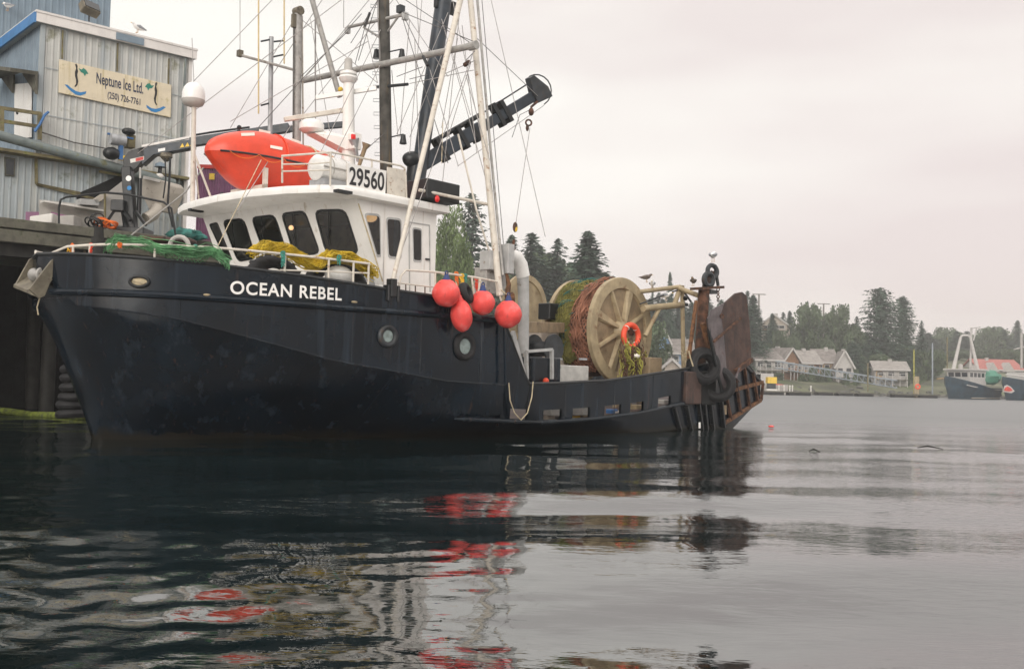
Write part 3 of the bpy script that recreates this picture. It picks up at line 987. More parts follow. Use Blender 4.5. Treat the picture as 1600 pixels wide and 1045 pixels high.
# ---- rust framed stern quarter, ribs under the strake
def stern():
    def Q(px, py, o=0.03):
        p = on_hull(px, py)
        return Vector((p.x, hull_y(p.x, p.z) + o, p.z))
    for a, b in (((1142, 610), (1190, 597)), ((1128, 662), (1187, 625))):
        pts = [Q(lerp(a[0], b[0], t), lerp(a[1], b[1], t)) for t in (0, 0.25, 0.5, 0.75, 1)]
        m = MB()
        for i in range(4):
            m.beam(pts[i], pts[i + 1], 0.10, 0.09, (0, 1, 0))
        part('quarter_rail', m, 'rust_orange', boat, bevel=0.008)
    for a, b in (((1131, 610), (1140, 655)), ((1147, 590), (1155, 645)), ((1161, 575), (1169, 636)), ((1174, 581), (1182, 628)), ((1190, 598), (1187, 625))):
        m = MB().beam(Q(*a, 0.05), Q(*b, 0.05), 0.06, 0.08, (0, 1, 0))
        part('quarter_stanchion', m, 'rust', boat, bevel=0.006)
    part('quarter_rail', MB().beam(Q(1163, 570, 0.02), Q(1189, 597, 0.02), 0.06, 0.06, (0, 1, 0)), 'black_paint', boat)
    for a, b in (((1051, 637), (1063, 682)), ((1070, 634), (1080, 682)), ((1089, 630), (1096, 682)), ((1098, 628), (1103, 682)), ((1107, 626), (1113, 680)), ((1124, 622), (1129, 668))):
        m = MB()
        pts = [Q(lerp(a[0], b[0], t), lerp(a[1], b[1], t), 0.05) for t in (0, 0.33, 0.66, 1)]
        for i in range(3):
            m.beam(pts[i], pts[i + 1], 0.075, 0.10, (0, 1, 0))
        part('hull_rib', m, 'black_paint', hull, bevel=0.006)
    c = Q(1090, 664, 0.06)
    part('draught_mark', MB().box(c, (0.08, 0.02, 0.16)), 'letters', hull)
    c = Q(1130, 640, 0.05)
    part('patch_plate', MB().box(c, (0.16, 0.03, 0.26)), 'tan_dark', hull)
stern()

# ---- rails on the bow
def rail(name, top, posts, r=0.022, matn='white_rail', base_off=0.0, mid=None):
    o = part(name, MB().tube(top, r, 8), matn, boat, smooth=True)
    for a, b in posts:
        part('stanchion', MB().tube([a, b], r * 0.95, 8), matn, o, smooth=True)
    if mid:
        part('lower_rail', MB().tube(mid, r * 0.75, 6), matn, o, smooth=True)
    return o
def edge(x, z=None, off=-0.06):
    zt = interp(x, BUL)
    return Vector((x, max(0.0, g(x) + off), zt if z is None else z))
RT = [(1.05, 3.14), (0.95, 3.24), (0.6, 3.28), (0.0, 3.30), (-0.9, 3.315), (-1.6, 3.31), (-2.4, 3.30), (-3.0, 3.29), (-3.55, 3.28)]
xs_ = np.linspace(1.05, -3.6, 40)
rail('bow_rail', [edge(x, interp(x, RT[::-1])) for x in xs_],
     [(edge(x, interp(x, RT[::-1])), edge(x)) for x in (0.88, 0.72, -0.02, -0.93, -1.98, -2.78, -3.27, -3.58)],
     mid=[edge(x, 3.05 - 0.05 * (x + 2.5)) for x in (-1.9, -2.4, -3.0, -3.6)])
rail('starboard_bow_rail', [Vector((p.x, -p.y, p.z)) for p in [edge(x, interp(x, RT[::-1])) for x in xs_]],
     [(Vector((x, -edge(x).y, interp(x, RT[::-1]))), Vector((x, -edge(x).y, interp(x, BUL)))) for x in (0.88, 0.2, -0.9, -1.98, -3.2)])
# side rail by the wheelhouse door: bent pipe with rusty lower bar
q = [at(622, 458, y=3.02), at(626, 432, y=3.02), at(634, 422, y=3.02), at(680, 425, y=3.1), at(740, 433, y=3.18), at(776, 440, y=3.22)]
rail('side_rail', q, [(at(680, 425, y=3.1), at(680, 470, y=3.1)), (at(737, 433, y=3.18), at(742, 470, y=3.18)), (at(750, 436, y=3.2), at(747, 462, y=3.2)), (at(776, 440, y=3.2), at(783, 470, y=3.2))],
     mid=[at(622, 442, y=3.02), at(680, 449, y=3.1)])
for px in (634, 649, 664):
    part('rail_bar', MB().tube([at(px, 443 + (px - 622) * 0.12, y=3.05), at(px, 459 + (px - 622) * 0.15, y=3.05)], 0.012, 6), 'rust', boat)

# ---- wheelhouse
def wheelhouse():
    # plan at the sill line (z 3.02) and under the roof (z 4.64); front rakes forward
    bot = [(-4.17, -2.45), (-4.21, -1.95), (-4.14, 0.15), (-4.61, 2.20)]
    top = [(x + 0.765, y) for x, y in bot]
    zs, zt, z0 = 3.02, 4.64, 2.41
    aft = -6.0
    mb = MB()
    loopb0 = [(x, y, z0) for x, y in bot] + [(aft, 2.2, z0), (aft, -2.45, z0)]
    loopb = [(x, y, zs) for x, y in bot] + [(aft, 2.2, zs), (aft, -2.45, zs)]
    loopt = [(x, y, zt) for x, y in top] + [(aft, 2.2, zt), (aft, -2.45, zt)]
    for i in range(6):
        j = (i + 1) % 6
        mb.quad(loopb0[i], loopb0[j], loopb[j], loopb[i])
    for i in (4, 5):
        j = (i + 1) % 6
        mb.quad(loopb[i], loopb[j], loopt[j], loopt[i])
    holes = {0: [], 1: [], 2: [], 3: []}
    wh = part('wheelhouse', MB().bx(-5.98, -5.96, -0.1, 0.1, 2.45, 2.5), 'white_paint', boat)
    P = lambda i, t: (Vector(loopt[i]) if t else Vector(loopb[i]))
    wins = [(0, ((328, 352), (340, 349), (362, 404), (352, 404))), (1, ((349, 346), (381, 343), (399, 402), (372, 407))),
            (1, ((394, 341), (429, 337), (447, 393), (414, 396))), (2, ((441, 335), (476, 331), (499, 394), (461, 399))),
            (2, ((493, 330), (539, 329), (560, 395), (511, 396))),
            (3, ((570, 335), (593, 337), (594, 399), (589, 399))), (3, ((604, 341), (626, 344), (626, 403), (607, 401))), (3, ((645, 357), (658, 359), (658, 408), (646, 407)))]
    for fi, cs in wins:
        n = (P(fi + 1, 0) - P(fi, 0)).cross(P(fi, 1) - P(fi, 0)).normalized()
        if n.dot(Vector((1, 1, 0))) < 0: n = -n
        pts = [on(px, py, BOAT, P(fi, 0), n) for px, py in cs]
        cen = sum(pts, Vector()) / 4
        # rounded corners
        def rounded(sc, k=0.14, out=0.0):
            qs = [cen + (p - cen) * sc for p in pts]
            r = []
            for i in range(4):
                a, b, c = qs[i - 1], qs[i], qs[(i + 1) % 4]
                d = min((a - b).length, (c - b).length) * k * 1.6
                pa, pc = b + (a - b).normalized() * d, b + (c - b).normalized() * d
                for t in (0, 0.33, 0.66, 1):
                    r.append((pa.lerp(b, t)).lerp(b.lerp(pc, t), t) + n * out)
            return r
        outer, inner = rounded(1.08, out=0.012), rounded(0.97, out=0.012)
        fr = MB(); k = len(outer)
        lift = n * 0.022
        for i in range(k):
            j = (i + 1) % k
            fr.quad(outer[i] - n * 0.015, outer[j] - n * 0.015, outer[j], outer[i])
            fr.quad(outer[i], outer[j], inner[j], inner[i])
            fr.quad(inner[i], inner[j], inner[j] - n * 0.02, inner[i] - n * 0.02)
        w = part('window', fr, 'black_paint' if fi < 3 else 'grey_paint', wh)
        pp = rounded(1.0, out=0.004)
        if (pp[4] - pp[0]).cross(pp[8] - pp[4]).dot(n) < 0: pp = pp[::-1]
        part('pane', MB().poly(*pp), 'cabin_glass', w, recalc=False)
        if fi in (1, 2):
            a_, b_ = pts[0].lerp(pts[1], 0.5) + n * 0.04, pts[3].lerp(pts[2], 0.3).lerp(pts[0], 0.35) + n * 0.035
            part('wiper', MB().tube([a_, b_], 0.009, 5).tube([b_ + (pts[0] - pts[3]) * 0.16, b_ - (pts[0] - pts[3]) * 0.16], 0.008, 5), 'black_paint', w)
        holes[fi].append(rounded(0.99))
    for fi, hl in holes.items():
        cuts = [(P(fi, 0), P(fi, 1))]
        for ha, hb in zip(hl[:-1], hl[1:]):
            if fi == 3:
                xm = (min(p.x for p in ha) + max(p.x for p in hb)) / 2
                cuts.append((Vector((xm, 2.2, zs)), Vector((xm, 2.2, zt))))
        cuts.append((P(fi + 1, 0), P(fi + 1, 1)))
        for k in range(len(cuts) - 1):
            loops = [[cuts[k][0], cuts[k + 1][0], cuts[k + 1][1], cuts[k][1]]] + (hl if fi < 3 else [hl[k]])
            mb.add([p for lp in loops for p in lp], tessellate_polygon(loops))
    old = wh.data
    wh.data = mb.mesh('wheelhouse', 'white_paint', BASE[wh.name], weld=True)
    # inside: console, chair, back panel, overhead box
    part('cabin_floor', MB().bx(-5.95, -4.6, -2.4, 2.15, 2.42, 2.46), 'grey_paint', wh)
    part('console', MB().hexa([(-4.75, -1.9, 2.5), (-4.35, -1.9, 2.5), (-4.45, 2.0, 2.5), (-4.85, 2.0, 2.5), (-4.75, -1.9, 3.3), (-4.05, -1.9, 3.12), (-4.2, 2.0, 3.12), (-4.85, 2.0, 3.3)]), 'galv', wh)
    part('console_screen', MB().box((-4.45, 0.9, 3.4), (0.12, 0.4, 0.3)), 'black_paint', wh)
    part('console_screen', MB().box((-4.4, -0.4, 3.4), (0.12, 0.45, 0.32)), 'black_paint', wh)
    part('helm_chair', MB().box((-5.3, 0.6, 3.15), (0.5, 0.5, 0.12)).box((-5.52, 0.6, 3.55), (0.1, 0.5, 0.7)).box((-5.3, 0.6, 2.8), (0.12, 0.12, 0.6)), 'dark_steel', wh, bevel=0.02)
    part('overhead_box', MB().box((-4.5, -0.6, 4.45), (0.35, 1.6, 0.22)), 'tan_dark', wh)
    part('back_panel', MB().bx(-5.97, -5.93, -2.4, 2.15, 2.46, 4.6), 'tan_dark', wh)
    part('curtain', MB().grid([[(lerp(-5.1, -4.9, i / 8), 2.12 + 0.02 * (i % 2), z) for i in range(9)] for z in (3.0, 4.4)]), 'curtain_grey', wh)
    # door outline on the side
    d = MB()
    for a, b in (((639, 347), (640, 455)), ((639, 347), (671, 352)), ((671, 352), (672, 456))):
        d.beam(at(*a, y=2.208), at(*b, y=2.208), 0.018, 0.02, (0, 1, 0))
    dr = part('door', d, 'grey_paint', wh)
    part('door_handle', MB().box(at(668, 405, y=2.22), (0.10, 0.04, 0.03)), 'dark_steel', dr)
    # lamp behind the first side window: warm half globe
    part('cabin_lamp', MB().ball(at(579, 340, y=1.9), 0.13, 16, 10, (1.0, 1.0, 0.7)), 'lamp_warm', wh, smooth=True)
    part('cabin_lamp', MB().ball(at(455, 356, y=0.6), 0.05, 12, 8), 'lamp_warm', wh, smooth=True)
    # handrail and wipers
    for a, b in (((560, 318), (598, 440)),):
        part('corner_pipe', MB().tube([at(*a, y=2.25), at(*b, y=2.25)], 0.014, 6), 'rope_tan', wh)
    for (px, py) in ((361, 335), (407, 329)):
        part('wiper_motor', MB().ball(on(px, py, BOAT, P(1, 0), Vector((1, 0, -0.45)).normalized()), 0.04, 8, 6), 'black_paint', wh)
    part('sill_rail', MB().box((-4.35, 0.4, 2.95), (0.35, 3.0, 0.12)), 'white_paint', wh)
    # roof slab with rounded fascia
    plan = [(-2.98, -2.72), (-2.78, -2.2), (-2.64, -1.4), (-2.56, -0.5), (-2.60, 0.5), (-2.80, 1.4), (-3.12, 2.1), (-3.40, 2.42), (-6.15, 2.42), (-6.15, -2.72)]
    n = len(plan); m = MB(); loops = []
    cx, cy = -4.4, -0.1
    for z, s in ((4.60, 0.985), (4.615, 0.998), (4.66, 1.0), (4.73, 1.0), (4.76, 0.992), (4.775, 0.96)):
        loops.append([(cx + (x - cx) * s, cy + (y - cy) * s, z) for x, y in plan])
    for a, b in zip(loops[:-1], loops[1:]):
        for i in range(n):
            j = (i + 1) % n
            m.quad(a[i], a[j], b[j], b[i])
    m.poly(*loops[0][::-1]).poly(*loops[-1])
    rf = part('roof', m, 'white_paint', boat, smooth=True, weld=True)
    part('soffit_lamp', MB().box(at(306, 329, z=4.59), (0.30, 0.12, 0.05)), 'black_paint', rf)
    part('soffit_lamp', MB().box(at(536, 300, z=4.59), (0.34, 0.14, 0.05)), 'black_paint', rf)
    part('roof_cleat', MB().ball(at(347, 303, y=-1.2), 0.05, 8, 6, (1, 1, 0.6)), 'dark_steel', rf)
    return wh, rf
wheel, roof = wheelhouse()

# roof rails, number board, boxes
y = 2.30
rr = rail('roof_rail', [at(440, 244, y=1.35), at(480, 241, y=1.8), at(517, 238, y=y), at(560, 246, y=y), at(600, 254, y=y), at(626, 259, y=y), at(632, 263, y=y), at(634, 275, y=y), at(635, 310, y=y)],
     [(at(441, 244, y=1.35), at(441, 286, y=1.35)), (at(517, 238, y=y), at(516, 291, y=y)), (at(581, 250, y=y), at(581, 262, y=y))], r=0.02,
     mid=[at(440, 268, y=1.35), at(515, 266, y=y)])
part('lower_rail', MB().tube([at(440, 257, y=1.35), at(490, 256, y=1.9), at(515, 254, y=y)], 0.014, 6), 'white_rail', rr)
bd = [at(543, 255, y=2.33), at(604, 267, y=2.33), at(602, 303, y=2.33), at(543, 293, y=2.33)]
nb = part('number_board', MB().prism(bd, (0, -0.03, 0)), 'white_paint', boat)
v, f = text_mesh('29560', 1.0, 0.0, 0.02, 1.0, space=1.0)
mx = max(p.x for p in v); mn = min(p.x for p in v); my = max(p.y for p in v); ny_ = min(p.y for p in v)
c0, c1, c2, c3 = at(546, 260, y=2.336), at(601, 270, y=2.336), at(600, 299, y=2.336), at(546, 289, y=2.336)
pts = []
for p_ in v:
    t, s_ = (p_.x - mn) / (mx - mn), (p_.y - ny_) / (my - ny_)
    pts.append(c3.lerp(c2, t).lerp(c0.lerp(c1, t), s_))
for vv, ff in islands(pts, f):
    part('numeral', MB().add(vv, ff), 'black_letters', nb)
pb = [at(606, 261, y=2.30), at(633, 266, y=2.30), at(633, 309, y=2.30), at(606, 304, y=2.30)]
part('rail_panel', MB().prism(pb, (0, -0.03, 0)), 'white_rail', boat)
bb = at(672, 302, y=2.1)
wb = part('winch_box', MB().box(bb, (0.95, 0.8, 0.40)), 'black_paint', boat, bevel=0.015)
part('port_lamp', MB().ball(at(683, 311, y=2.52), 0.06, 10, 8, (1, 0.7, 1.2)), 'red_lamp', wb, smooth=True)

# ---- masts, booms and rigging
def pole(name, a, b, r, matn, r2=None, parent=None, n=12, k=2):
    a, b = Vector(a), Vector(b)
    return part(name, MB().tube([a.lerp(b, i / k) for i in range(k + 1)], r, n, r2=r2), matn, parent or boat, smooth=True)
m_base, m_top = at(607, 262, y=0), at(599, -60, y=0)
m_base.z = 4.7; m_base.x = at(607, 262, y=0).x
mast = pole('main_mast', m_base, m_top, 0.145, 'mast_wood', r2=0.12, n=14, k=6)
def mpt(py):
    return at(607 - (262 - py) * 0.028, py, y=0)
for py in range(8, 250, 21):                                        # climbing steps
    q_ = mpt(py)
    st = part('mast_step', MB().tube([q_ + Vector((0.10, -0.10, 0)), q_ + Vector((0.20, -0.22, 0)), q_ + Vector((0.20, -0.22, -0.07)), q_ + Vector((0.10, -0.10, -0.07))], 0.009, 5), 'galv', mast)
part('mast_cable', MB().tube([mpt(py) + Vector((0.15, -0.03 + 0.02 * math.sin(py), 0)) for py in range(-30, 250, 20)], 0.012, 5), 'wire_pale', mast)
XM = mpt(95).x
yard = pole('crosstree', at(465, 128, x=XM + 0.15), at(742, 71, x=XM + 0.15), 0.07, 'mast_metal', k=3)
part('yard_cap', MB().lathe(at(742, 71, x=XM + 0.15), (0, -1, 0), [(-0.05, 0.09), (0.15, 0.09)], 12), 'mast_metal', yard)
pole('upper_spar', at(543, 43, x=XM + 0.1), at(628, 24, x=XM + 0.1), 0.038, 'mast_metal')
pole('spar_brace', at(568, 43, x=XM + 0.1), mpt(64), 0.025, 'mast_metal')
pole('spar_brace', at(624, 24, x=XM + 0.1), mpt(56), 0.025, 'mast_metal')
part('spar_lamp', MB().box(at(626, 15, x=XM + 0.1), (0.14, 0.14, 0.16)), 'dark_steel', boat)
part('spar_lamp', MB().box(at(633, 26, x=XM + 0.1), (0.12, 0.10, 0.16)), 'grey_paint', boat)
part('spar_lamp', MB().box(at(543, 48, x=XM + 0.1), (0.1, 0.10, 0.14)), 'grey_paint', boat)
for py, dx in ((84, -18), (84, 22), (217, 24)):
    pq = mpt(py)
    q_ = at(606 + dx, py, x=pq.x)
    l = part('deck_lamp', MB().lathe(q_ + Vector((0, 0, 0.09)), (0, 0, -1), [(0, 0.05), (0.08, 0.06), (0.2, 0.085), (0.21, 0.07)], 10), 'black_paint', mast, smooth=True)
    part('lamp_arm', MB().tube([q_ + Vector((0, 0, 0.1)), pq + Vector((0, 0, 0.02))], 0.015, 6), 'dark_steel', mast)
# spreader wires' short arm below the yard
pole('spreader', at(575, 138, x=XM), at(637, 132, x=XM), 0.035, 'dark_steel')
# dark cargo boom standing almost upright
pole('cargo_boom', at(652, 288, y=0.5), at(699, -40, y=0.5), 0.17, 'navy_paint', r2=0.19, n=14)
part('boom_block', MB().box(at(683, 4, y=0.5), (0.12, 0.1, 0.25)), 'black_paint', boat)
part('boom_block', MB().box(at(708, 14, y=0.5), (0.12, 0.1, 0.3)), 'black_paint', boat)
# deck crane with folding boom, reaching out to port and aft
def crane():
    y0, y1 = 0.4, 1.5
    a, b = at(650, 262, y=y0), at(841, 146, y=y1)
    part('crane_pedestal', MB().lathe((a.x, a.y, 4.3), (0, 0, 1), [(0, 0.24), (0.8, 0.22), (1.1, 0.25), (1.7, 0.2)], 16), 'black_paint', boat, smooth=True)
    part('crane_knuckle', MB().ball(at(646, 250, y=y0), 0.24, 14, 10, (1.2, 0.9, 0.8)), 'black_paint', boat, smooth=True)
    m1 = a.lerp(b, 0.50); m2 = a.lerp(b, 0.47)
    cb = part('crane_boom', MB().beam(a, m1, 0.26, 0.34), 'navy_paint', boat, bevel=0.02)
    part('boom_extension', MB().beam(m2, b, 0.19, 0.25), 'navy_paint', boat, bevel=0.015)
    up = Vector((0, 0, 1))
    d = (b - a).normalized()
    nrm = (up - d * up.dot(d)).normalized()
    part('boom_cylinder', MB().tube([a.lerp(b, 0.18) + nrm * 0.30, a.lerp(b, 0.56) + nrm * 0.27], 0.06, 10), 'black_paint', cb, smooth=True)
    part('boom_hose', MB().tube([a.lerp(b, 0.56) + nrm * 0.27, a.lerp(b, 0.75) + nrm * 0.3, a.lerp(b, 0.98) + nrm * 0.32], 0.02, 6), 'dark_steel', cb, smooth=True)
    for t, h in ((0.2, 0.30), (0.36, 0.30), (0.45, 0.26), (0.66, 0.34), (0.72, 0.30)):
        c = a.lerp(b, t)
        part('boom_bracket', MB().beam(c - nrm * 0.24, c + nrm * (0.08 + h * 0.8), 0.30 if t < 0.5 else 0.24, 0.10, d), 'black_paint', cb)
    head = part('boom_head', MB().prism([b - d * 0.25 - nrm * 0.16, b + d * 0.18 - nrm * 0.2, b + d * 0.2 + nrm * 0.05, b + nrm * 0.45, b - d * 0.14 + nrm * 0.45, b - d * 0.25 + nrm * 0.1], (0, 0.16, 0)), 'dark_steel', boat)
    arc = [b + nrm * 0.45 + d * (0.42 * math.sin(t)) + nrm * (-0.75 * (1 - math.cos(t)) / 2) for t in np.linspace(0, math.pi, 10)]
    part('hose_loop', MB().tube(arc, 0.016, 6), 'black_paint', head, smooth=True)
    hk = at(830, 175, y=y1 + 0.08)
    part('crane_hook', MB().tube([b + Vector((0, 0.08, -0.15)), hk + Vector((0, 0, 0.12)), hk], 0.03, 6).ball(hk, 0.075, 10, 8, (0.9, 0.9, 1.3)).torus(at(826, 192, y=y1 + 0.08), (0.6, 0.8, 0), 0.07, 0.022, 12, 6).ball(at(824, 200, y=y1 + 0.08), 0.05, 8, 6, (0.8, 0.8, 1.7)), 'rust', boat, smooth=True)
    part('crane_hose', MB().tube([at(800, 215, y=0.9), at(812, 180, y=1.2), at(828, 172, y=y1)], 0.008, 5), 'wire', boat)
crane()
# outrigger poles folded up each side
pole('outrigger_pole', at(612, 446, y=3.02), at(724, -20, y=2.2), 0.042, 'white_rail', r2=0.066)
foot = at(612, 450, y=3.05)
part('outrigger_foot', MB().box(foot, (0.14, 0.16, 0.34)).box(foot + Vector((0.12, 0, -0.1)), (0.06, 0.16, 0.3)).box(foot + Vector((-0.12, 0, -0.1)), (0.06, 0.16, 0.3)), 'black_paint', boat, bevel=0.01)
pole('gallows_pole', at(781, 462, y=3.18), at(733, -20, y=2.2), 0.072, 'white_rail', r2=0.062)
part('gallows_stay', MB().tube([at(786, 430, y=3.2), at(768, 250, y=2.7), at(744, -20, y=2.2)], 0.028, 7), 'mast_metal', boat)
pole('gallows_tie', at(655, 297, y=2.4), at(770, 321, y=2.85), 0.035, 'white_rail')
part('pole_locker', MB().box(at(768, 408, y=2.9), (0.42, 0.3, 0.40)), 'grey_paint', boat, bevel=0.01)
part('pole_locker', MB().box(at(766, 440, y=2.75), (0.62, 0.35, 0.55)), 'mast_metal', boat, bevel=0.01)
part('control_box', MB().box(at(792, 405, y=3.1), (0.2, 0.25, 0.62)), 'grey_paint', boat, bevel=0.01)
part('tackle', MB().tube([at(791, 425, y=3.15), at(795, 445, y=3.18), at(793, 462, y=3.2), at(797, 482, y=3.2)], [0.03, 0.05, 0.06, 0.09], 7).ball(at(797, 472, y=3.2), 0.14, 10, 8, (0.8, 0.8, 1.4), 0.4, 3), 'rust_orange', boat)
# exhaust: grey pipe bending over at the top
ex = [at(818, 552, y=2.75), at(818, 520, y=2.75), at(818, 460, y=2.75), at(817, 432, y=2.75), at(813, 415, y=2.75), at(806, 403, y=2.75), at(796, 397, y=2.75)]
exh = part('exhaust_pipe', MB().tube(ex, [0.115, 0.125, 0.125, 0.135, 0.145, 0.145, 0.12], 14), 'grey_paint', boat, smooth=True)
part('exhaust_lagging', MB().tube([ex[3] + Vector((0, 0.01, 0)), ex[4] + Vector((0, 0.01, 0.01)), ex[5] + Vector((0, 0.01, 0.01)), ex[6] + Vector((0.02, 0.01, 0))], [0.15, 0.158, 0.158, 0.14], 14), 'white_gloss', exh, smooth=True)
hb = [at(800, 395, y=2.8), at(803, 375, y=2.8), at(805, 355, y=2.8)]
part('hook_block', MB().tube([at(798, 400, y=2.8), at(801, 388, y=2.8), hb[1]], [0.07, 0.035, 0.03], 7).ball(hb[2], 0.07, 10, 8, (0.8, 0.8, 1.6)).ball(at(799, 392, y=2.8), 0.11, 9, 7, (1, 0.7, 0.7), 0.5, 2), 'rust', boat, smooth=True)
part('hook_block_cap', MB().ball(at(806, 357, y=2.82), 0.05, 8, 6, (0.8, 0.8, 1.6)), 'yellow_paint', boat)
# steel wing and brace at the deck break
part('break_wing', MB().prism([(-6.95, 3.26, 2.42), (-7.12, 3.26, 2.3), (-7.72, 3.26, 1.12), (-6.95, 3.26, 1.12)], (0, -0.04, 0)), 'hull_paint', boat)
part('break_brace', MB().beam(at(800, 520, y=3.3), at(818, 590, y=3.1), 0.08, 0.16), 'grey_paint', boat)
part('break_frame', MB().tube([at(788, 508, y=3.42), at(790, 600, y=3.42)], 0.03, 6), 'hull_paint', boat)
# wires
def stay(a, b, r=0.0085, m='wire', sag=0.0):
    pts = []
    for i in range(7):
        t = i / 6
        p_ = Vector(a).lerp(Vector(b), t)
        p_.z -= sag * 4 * t * (1 - t)
        pts.append(p_)
    part('stay', MB().tube(pts, r, 5), m, boat)
X1 = XM + 0.15
S_ = [((560, -20, 0.0), (215, 240, -4.0), 'wire_pale'), ((565, 22, -0.5), (335, 275, -2.0), 'wire'), ((622, -10, 0.2), (465, 190, -1.2), 'wire_pale'),
      ((590, 0, 0.0), (560, 95, -0.6), 'wire'), ((575, 25, 0.0), (555, 100, -0.5), 'wire'), ((570, 40, -0.3), (590, 130, 0.0), 'wire_pale'),
      ((628, 26, 0.9), (700, 255, 2.6), 'wire'), ((632, 28, 0.9), (672, 110, 1.8), 'wire'), ((672, 110, 1.8), (716, 260, 2.9), 'wire_pale'),
      ((716, 210, 2.6), (745, 330, 3.0), 'white_rail'), ((745, 330, 3.0), (766, 398, 3.0), 'white_rail'),
      ((630, 20, 0.8), (742, 66, 2.6), 'wire'), ((742, 80, 2.6), (728, 95, 2.6), 'wire'), ((690, 118, 1.8), (742, 95, 2.6), 'wire_pale'), ((640, 124, 0.6), (668, 117, 1.4), 'wire'),
      ((640, 131, 0.6), (740, 110, 2.6), 'wire_pale'), ((765, -10, 1.5), (852, 370, 3.0), 'wire_pale'), ((828, 200, 1.58), (806, 350, 2.8), 'wire_pale'),
      ((700, 20, 1.0), (620, 210, 0.4), 'wire_pale'), ((712, 30, 1.2), (640, 215, 0.5), 'wire_pale'), ((735, 100, 2.5), (700, 215, 2.4), 'wire_pale'),
      ((722, 40, 1.8), (745, 240, 2.7), 'wire_pale'), ((715, 60, 1.8), (690, 200, 1.6), 'wire_pale'), ((728, 118, 2.5), (765, 250, 3.0), 'wire_pale'),
      ((612, 110, 0.0), (622, 215, 0.4), 'wire_pale'), ((700, 60, 1.2), (735, 180, 2.4), 'wire_pale'),
      ((620, 120, 0.2), (660, 105, 1.2), 'wire'), ((575, 65, -0.4), (360, 190, -2.2), 'wire_pale'), ((492, -10, -1.0), (492, 120, -1.5), 'wire_pale'),
      ((537, -10, -0.5), (537, 44, -0.6), 'wire_pale'), ((375, -20, -2.3), (375, 86, -2.3), 'wire_pale'), ((485, 30, -1.9), (515, 205, -1.0), 'wire_pale'), ((408, 250, 0.6), (335, 395, 2.0), 'rope_tan'),
      ((455, 195, -0.9), (370, 330, 1.2), 'wire_pale'), ((650, -10, 0.4), (655, 60, 0.5), 'wire_pale'), ((850, 165, 1.6), (715, 260, 1.0), 'wire_pale'), ((600, -15, 0), (548, 68, -0.6), 'wire'),
      ((690, 255, 2.4), (692, 190, 1.6), 'rope_tan'),
      ((440, -15, -1.8), (300, 130, -2.4), 'wire_pale'), ((510, -10, -0.9), (424, 120, -2.0), 'wire_pale'), ((585, -10, 0), (470, 130, -1.4), 'wire_pale'), ((612, -10, 0.1), (700, 120, 2.0), 'wire_pale'),
      ((618, -10, 0.1), (742, 72, 2.6), 'wire'), ((660, -10, 0.4), (640, 240, 0.5), 'wire_pale'), ((705, -10, 0.9), (770, 300, 3.0), 'wire_pale'), ((752, -10, 2.0), (790, 420, 3.1), 'wire'),
      ((470, 30, -1.4), (590, 130, 0.0), 'wire_pale'), ((466, 20, -1.4), (360, 200, -1.8), 'wire_pale'), ((600, 90, 0), (520, 250, 0.6), 'wire_pale'), ((598, 40, 0), (500, 240, 0.2), 'wire_pale'),
      ((742, 75, 2.6), (610, 440, 3.0), 'wire_pale'), ((720, 0, 1.9), (690, 300, 2.4), 'wire_pale'), ((690, 30, 1.0), (770, 320, 2.9), 'wire_pale'), ((610, 200, 0), (560, 245, 0.4), 'wire'), ((745, 60, 2.4), (840, 150, 1.6), 'wire_pale'),
      ((640, 30, 0.9), (625, 215, 0.3), 'wire_pale'), ((648, 60, 1.0), (655, 250, 1.0), 'wire_pale'), ((545, 48, -0.6), (465, 125, -1.5), 'wire'), ((300, 60, -2.6), (303, 130, -2.3), 'wire_pale')]
for a, b, m_ in S_:
    stay(at(a[0], a[1], y=a[2]), at(b[0], b[1], y=b[2]), 0.0085 if m_ != 'white_rail' else 0.022, m_)
part('turnbuckle', MB().tube([at(661, 88, y=1.6), at(668, 103, y=1.75)], 0.035, 6), 'black_paint', boat)
part('turnbuckle', MB().tube([at(578, 20, y=-0.1), at(570, 42, y=-0.2)], 0.03, 6), 'black_paint', boat)
part('turnbuckle', MB().tube([at(726, 102, y=2.5), at(733, 97, y=2.5)], 0.05, 6), 'rust', boat)

